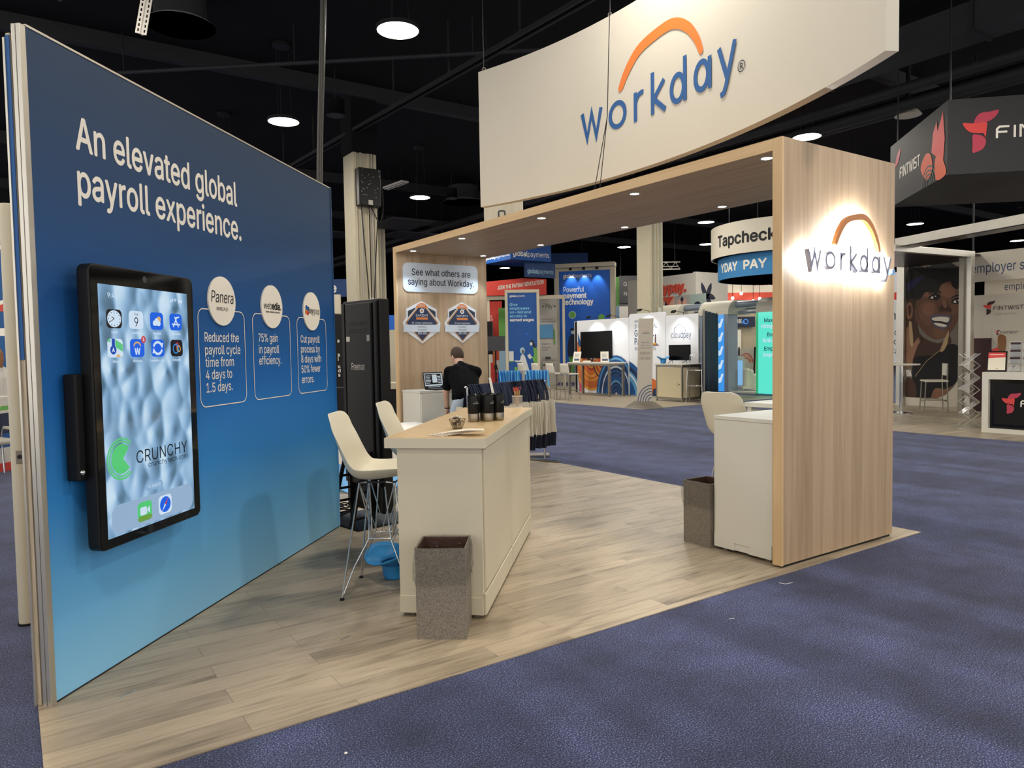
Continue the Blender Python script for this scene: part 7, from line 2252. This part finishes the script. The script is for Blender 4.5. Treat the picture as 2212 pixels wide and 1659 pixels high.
MB().box(-0.10, -0.10, 0, 0.08, 0.12, 3.5).build('side_post', 'alu', o)
MB().box(0, 0.0, 0, 1.56, 0.02, 0.2).build('skirting', 'booth_cream', o)
Q = lambda zx, zy: ((1900 + .2894 * zx - 1955) * .01085, 3.55 - ((480 + .2894 * zy) - 560) * .0112)
G_ = lambda pts, n=4: blob([Q(*p) for p in pts], n)
g = MB().mat('por_back').poly([Q(218, 270), Q(640, 262), Q(640, 800), Q(635, 1000), Q(618, 1120), Q(575, 1220), Q(510, 1285), Q(430, 1320), Q(218, 1310)], 0.016)
lay = 0.0148
def L(m_, pts, n=4, raw=False):
    global lay
    g.mat(m_).poly([Q(*p) for p in pts] if raw else G_(pts, n), lay)
    lay -= 0.00025
L('por_hair', [(222, 340), (280, 318), (345, 350), (420, 312), (520, 308), (590, 350), (625, 430), (600, 505), (520, 470), (430, 540), (330, 540), (300, 600), (222, 600)])
L('por_shade', [(222, 590), (300, 600), (320, 820), (460, 900), (540, 850), (545, 920), (420, 980), (222, 1010)])
L('por_skin', [(300, 560), (350, 470), (450, 440), (560, 470), (612, 560), (618, 660), (590, 760), (520, 850), (430, 868), (340, 800), (285, 700)])
L('por_mid', [(440, 455), (560, 462), (606, 560), (600, 660), (560, 690), (540, 600), (470, 580), (430, 540)])
L('por_mid', [(335, 590), (430, 590), (450, 680), (400, 760), (345, 740), (312, 660)])
L('por_mid', [(420, 790), (520, 800), (510, 850), (440, 858)])
L('por_mid', [(320, 470), (420, 480), (410, 560), (325, 550)])
L('por_light', [(470, 470), (545, 475), (580, 540), (540, 570), (480, 540)])
L('por_light', [(345, 480), (400, 500), (390, 550), (340, 540)])
L('por_light', [(360, 600), (430, 610), (420, 680), (370, 690), (340, 650)])
L('por_hair', [(320, 430), (420, 420), (520, 380), (600, 440), (600, 510), (560, 490), (540, 450), (480, 470), (450, 530), (400, 520), (360, 520), (330, 560), (300, 560)])
for k in range(34):
    a = rnd.uniform(0, 6.28)
    x, y = rnd.uniform(240, 610), rnd.uniform(330, 440)
    g.mat('por_hair').disc(*Q(x, y + 20 * math.sin(x)), rnd.uniform(.03, .075), lay - k * 0.00004, 10)
lay -= 0.0016
L('por_band', [(225, 440), (300, 405), (345, 400), (300, 450), (240, 500), (228, 490)])
L('por_light', [(222, 600), (255, 590), (270, 640), (262, 700), (235, 712), (222, 690)])
L('por_shade', [(232, 615), (252, 612), (256, 660), (240, 690)])
for (cx, cy, dx) in ((430, 560, 1), (595, 600, 1)):
    L('por_dark', [(cx - 45, cy), (cx - 10, cy - 28), (cx + 35, cy - 22), (cx + 42, cy + 8), (cx + 5, cy + 18), (cx - 28, cy + 14)])
    L('por_tooth', [(cx - 30, cy + 2), (cx - 8, cy - 12), (cx + 12, cy - 10), (cx + 10, cy + 10), (cx - 12, cy + 10)])
    g.mat('por_dark').disc(*Q(cx + 14, cy - 2), 0.075, lay, 16)
    g.mat('por_tooth').disc(*Q(cx + 8, cy - 8), 0.016, lay - 0.0001, 8)
    lay -= 0.00025
    L('por_hair', [(cx - 50, cy - 25), (cx - 5, cy - 50), (cx + 45, cy - 40), (cx + 48, cy - 30), (cx - 2, cy - 38)])
L('por_shade', [(462, 640), (500, 620), (550, 650), (545, 672), (505, 665), (475, 668)])
L('por_light', [(490, 585), (515, 590), (520, 635), (500, 640)])
L('por_lip', [(400, 700), (440, 684), (500, 690), (550, 700), (545, 750), (515, 795), (470, 795), (425, 765)])
L('por_dark', [(412, 716), (470, 706), (540, 716), (525, 765), (470, 765), (430, 748)])
L('por_tooth', [(414, 714), (470, 704), (536, 714), (528, 748), (480, 738), (430, 732)])
L('por_tooth', [(428, 748), (470, 752), (522, 768), (505, 782), (455, 770)])
L('por_dress', [(285, 1010), (400, 990), (470, 960), (550, 908), (610, 930), (622, 1010), (615, 1120), (590, 1190), (520, 1235), (440, 1235), (400, 1320), (300, 1318), (270, 1180)])
L('por_light', [(440, 1240), (520, 1238), (560, 1225), (500, 1285), (420, 1312)])
L('por_hand', [(222, 960), (255, 930), (300, 870), (325, 850), (338, 868), (310, 920), (280, 1000), (262, 1060), (222, 1080)])
L('por_hand', [(222, 780), (240, 800), (248, 940), (222, 960)])
L('por_shade', [(318, 852), (336, 852), (338, 872), (324, 880)])
L('por_shade', [(225, 1160), (290, 1200), (300, 1318), (222, 1312)])
L('por_gold', [(240, 740), (262, 745), (275, 900), (255, 925), (245, 850)])
L('por_gold', [(525, 830), (540, 815), (530, 900), (500, 958), (478, 950)])
for k in range(4): g.mat('print_white').ribbon([Q(222 + 10 * k, 1100), Q(232 + 10 * k, 1150)], 0.02, lay)
g.mat('por_gold').ribbon([Q(480, 950), Q(380, 1030), Q(290, 1150)], 0.012, lay)
g.build('portrait_print', None, o, fixn=False)
# info board left of the portrait wall, far behind
o = thing('info_board', 'white notice board with black lettering glimpsed beside the portrait wall', 'sign', (20.2, 11.2, 0), FX)
MB().box(0, 0, 1.0, 1.2, 0.06, 3.5).build('board', 'screen_white', o)
MB().box(0, -0.004, 2.75, 1.2, 0.0, 2.95).build('red_band', 'bird_red', o)
text(o, [('omni', 0.1, 2.2, 0.25), ('respons', 0.08, 1.78, 0.16), ('media', 0.2, 1.52, 0.16), ('Can', 0.4, 1.26, 0.16)], 'print_black', -0.0025)
for x in (0.05, 1.1): MB().box(x, 0.01, 0, x + 0.05, 0.05, 1.0).build('leg', 'grey_metal', o)
# round table and two chairs
o = thing('round_table', 'small round white high table in front of the portrait wall', 'table', (16.25, 8.42, 0.006))
MB().lathe([(0.0, 1.06), (0.36, 1.06), (0.37, 1.075), (0.36, 1.09), (0.0, 1.09)], 40).build('top', 'office_white', o, smooth=40)
MB().lathe([(0.035, 0.02), (0.035, 1.06)], 16).build('pole', 'chrome', o, smooth=40)
MB().lathe([(0.0, 0.0), (0.26, 0.0), (0.26, 0.012), (0.05, 0.03), (0.0, 0.03)], 32).build('base', 'chrome', o, smooth=40)
def pad_stool(loc, rz, lab):
    o = thing('padded_stool', lab, 'stool', loc, rz, 'padded metal stools by the round table')
    MB().rrect(-0.24, -0.04, 0.24, 0.0, 0.02, -0.23, 0.23).build('seat', 'chair_white', o, bevel=0.01, loc=(0, 0, 0.70))
    for sy in (-1, 1):
        MB().tube([(-0.22, sy * 0.21, 1.06), (-0.21, sy * 0.21, 0.68), (-0.24, sy * 0.22, 0.0)], 0.013, 8).build('rear_leg', 'grey_metal', o, smooth=60)
        MB().tube([(0.21, sy * 0.21, 0.67), (0.24, sy * 0.22, 0.0)], 0.013, 8).build('leg', 'grey_metal', o, smooth=60)
        MB().tube([(-0.23, sy * 0.215, 0.25), (0.232, sy * 0.215, 0.25)], 0.010, 8).build('rung', 'grey_metal', o)
    for sx in (-1, 1): MB().tube([(sx * 0.23, -0.215, 0.22), (sx * 0.23, 0.215, 0.22)], 0.010, 8).build('rung', 'grey_metal', o)
    MB().box(-0.235, -0.205, 0.80, -0.205, 0.205, 1.07).build('backrest', 'chair_white', o, bevel=0.01)
    return o
ps = pad_stool((17.35, 8.25, 0.006), R(128), 'pale padded metal stool standing before the portrait')
copy_tree(ps, 'pale padded metal stool half hidden behind the oak upright', (15.55, 8.6, 0.006), R(20))

# ================================================================== glimpses beside and behind the blue wall
o = thing('service_booth', 'white and blue banded booth counter with a red foot past the blue wall', 'counter', (-1.62, 13.0, 0), R(-30))
for z0, z1, m_ in ((0.0, 0.12, 'red_cloth'), (0.12, 0.33, 'booth_white'), (0.33, 0.52, 'art_blue'), (0.52, 0.80, 'ink_navy'), (0.80, 0.84, 'booth_white'), (0.84, 0.90, 'lime'), (0.90, 1.02, 'booth_white')):
    MB().box(0, 0, z0, 1.75, 0.5, z1).build('band', m_, o)
text(o, [('outsourcing', 0.72, 0.63, 0.09, dict(w=.95))], 'print_white', -0.0025)
o = thing('service_wall', 'tall blue panel with white ring outline behind the long haired person', 'wall panel', (-2.4, 15.3, 0), R(-30))
MB().box(0, 0, 0, 3.2, 0.1, 3.3).build('board', 'art_blue', o)
MB().ribbon(arc_pts(2.6, 2.85, 0.45, 0, 345, 40), 0.06, -0.006, True).build('ring_print', 'print_white', o, fixn=False)
MB().rect(0, 2.28, 3.2, 2.4, -0.005).build('orange_band', 'letter_red', o, fixn=False)
MB().rect(2.0, 1.9, 3.2, 2.02, -0.005).build('white_band', 'print_white', o, fixn=False)
person('person with long light brown hair in a white top behind the banded counter', dict(
    base=(-0.16, 13.05, 0), face=(-0.75, 0.5, -0.05), head=(-0.16, 13.05, 1.60), neck=(-0.16, 13.05, 1.44), chest=(-0.16, 13.05, 1.27), waist=(-0.16, 13.05, 1.04), pelvis=(-0.16, 13.05, 0.90),
    sh_l=(-0.25, 12.89, 1.36), el_l=(-0.30, 12.86, 1.10), wr_l=(-0.42, 12.95, 0.92), sh_r=(-0.07, 13.21, 1.36), el_r=(-0.04, 13.25, 1.10), wr_r=(-0.2, 13.3, 0.92),
    kn_l=(-0.2, 12.97, 0.5), an_l=(-0.2, 12.97, 0.09), kn_r=(-0.12, 13.13, 0.5), an_r=(-0.12, 13.13, 0.09)),
    dict(skin='skin_fair', top='knit_white', legs='suit_black', short=False), 'hair_light', 0.20)
o = thing('lounge_chair', 'grey chair with a chromed arm by the banded counter', 'chair', (-0.28, 11.75, 0), R(-70))
MB().box(-0.25, -0.25, 0.42, 0.25, 0.25, 0.5).build('seat', 'pale_grey', o, bevel=0.03)
MB().box(-0.28, -0.25, 0.45, -0.20, 0.25, 0.9).build('backrest', 'pale_grey', o, bevel=0.03)
for sy in (-1, 1):
    MB().tube(spline([(-0.2, sy * 0.27, 0.0), (-0.22, sy * 0.27, 0.55), (0.0, sy * 0.28, 0.62), (0.2, sy * 0.28, 0.6), (0.24, sy * 0.27, 0.0)], 5), 0.014, 8).build('arm', 'chrome', o, smooth=60)
    MB().box(-0.15, sy * 0.28 - 0.03, 0.60, 0.2, sy * 0.28 + 0.03, 0.64).build('armrest', 'pale_grey', o, bevel=0.015)
o = thing('letter_sign', 'blue hanging sign with white letters glimpsed past the top edge of the blue wall', 'hanging sign', (7.4, 24.3, 3.38), R(-34.55))
MB().box(0, 0, 0, 2.6, 0.12, 0.58).build('board', 'gp_navy', o)
text(o, [('commerce', 0.35, 0.16, 0.27, dict(w=1.6, bold=.03))], 'print_white', -0.0025)
for x in (0.2, 2.4): MB().tube([(x, 0.06, 0.58), (x, 0.06, 4.37)], 0.012, 6).build('hanging_wire', 'dark_steel', o)
o = thing('black_booth', 'black booth panel with small pale letters between the blue wall and the kiosk', 'wall panel', (4.28, 11.66, 0), RV)
MB().box(0, 0, 0, 0.38, 0.1, 2.18).build('board', 'black_plastic', o)
MB().box(-0.1, 0.2, 2.2, 0.24, 0.3, 2.52).build('cream_header', 'frame_cream', o)
MB().box(-0.05, 0.22, 0, 0.05, 0.28, 2.2).build('post', 'frame_cream', o)
MB().box(0.16, 0.22, 0, 0.24, 0.28, 2.2).build('post', 'frame_cream', o)
g = MB()
for k, ch in enumerate(('s', 's', 'i', 'u', 'd', 's')): put(g, ch, 0.235, (1.72, 1.49, 1.42, 1.30, 1.23, 1.16)[k], 0.055, y=-0.006, bold=.02)
g.build('lettering', 'print_white', o, fixn=False)
o = thing('black_cabinet', 'low black cabinet with a lime marker beside the kiosk', 'cabinet', (3.98, 10.62, 0), RV)
MB().box(0, 0, 0, 0.72, 0.4, 0.98).build('body', 'black_plastic', o)
MB().box(-0.01, -0.01, 0.98, 0.74, 0.41, 1.02).build('top', 'black_plastic', o)
MB().box(0.02, -0.05, 0.98, 0.07, 0.0, 1.14).build('marker', 'lime', o)
o = thing('black_cabinet', 'low black cabinet with a cream top between the kiosk and the arch', 'cabinet', (4.62, 10.2, 0), RV)
MB().box(0, 0, 0, 1.0, 0.4, 0.99).build('body', 'black_plastic', o)
MB().box(-0.02, -0.02, 0.99, 1.02, 0.42, 1.08).build('top', 'frame_cream', o)
o = thing('red_strip', 'tall red strip panel by a cream panel between the kiosk and the arch', 'wall panel', (5.50, 12.02, 0), RV)
MB().box(0, 0, 0.0, 0.085, 0.06, 1.95).build('red_board', 'red_cloth', o)
MB().box(0.085, 0.02, 0.0, 0.6, 0.06, 1.94).build('cream_board', 'frame_cream', o)
o = tag(MB().box(0, 0, 1.9, 0.5, 0.06, 2.35).box(0.02, 0.01, 0, 0.06, 0.05, 1.9).box(0.44, 0.01, 0, 0.48, 0.05, 1.9).build('blue_board', 'gp_bright', loc=(6.9, 14.75, 0), rotz=RV), 'small blue board above the red strip panel', 'sign')

# little scraps of litter on the carpet
for k, (x, y, pts, lab) in enumerate(((4.10, 2.91, [(0, 0), (0.015, -0.04), (0.075, -0.05)], 'thin bent white thread on the carpet by the oak upright'), (3.33, 2.69, [(0, 0), (0.03, -0.012)], 'short white thread on the carpet beyond the wood floor edge'))):
    q = MB().tube([(p[0], p[1], 0.003) for p in pts], 0.0016, 6).build('thread', 'print_white', loc=(x, y, 0))
    tag(q, lab, 'litter')
for x, y, lab in ((1.02, 2.66, 'tiny pale crumb on the carpet near the wood floor'), (1.60, 1.13, 'tiny pale crumb further out on the carpet')):
    tag(MB().ball((0, 0, 0.005), 0.006, 8, 6, (1.2, 0.9, 0.7)).build('crumb', 'print_white', loc=(x, y, 0)), lab, 'litter')
for x, y, lab in ((0.36, 3.70, 'scrap of clear tape on the plank floor by the foot of the blue wall'), (1.42, 3.72, 'scrap of clear tape on the plank floor by the counter')):
    tag(MB().grid([[(a, b, 0.0008 + 0.004 * abs(math.sin(a * 90 + b * 60))) for b in (0, .01, .02)] for a in (0, .02, .04, .06, .08)]).build('tape_scrap', 'liner', loc=(x, y, 0.0062), rotz=0.4), lab, 'litter')
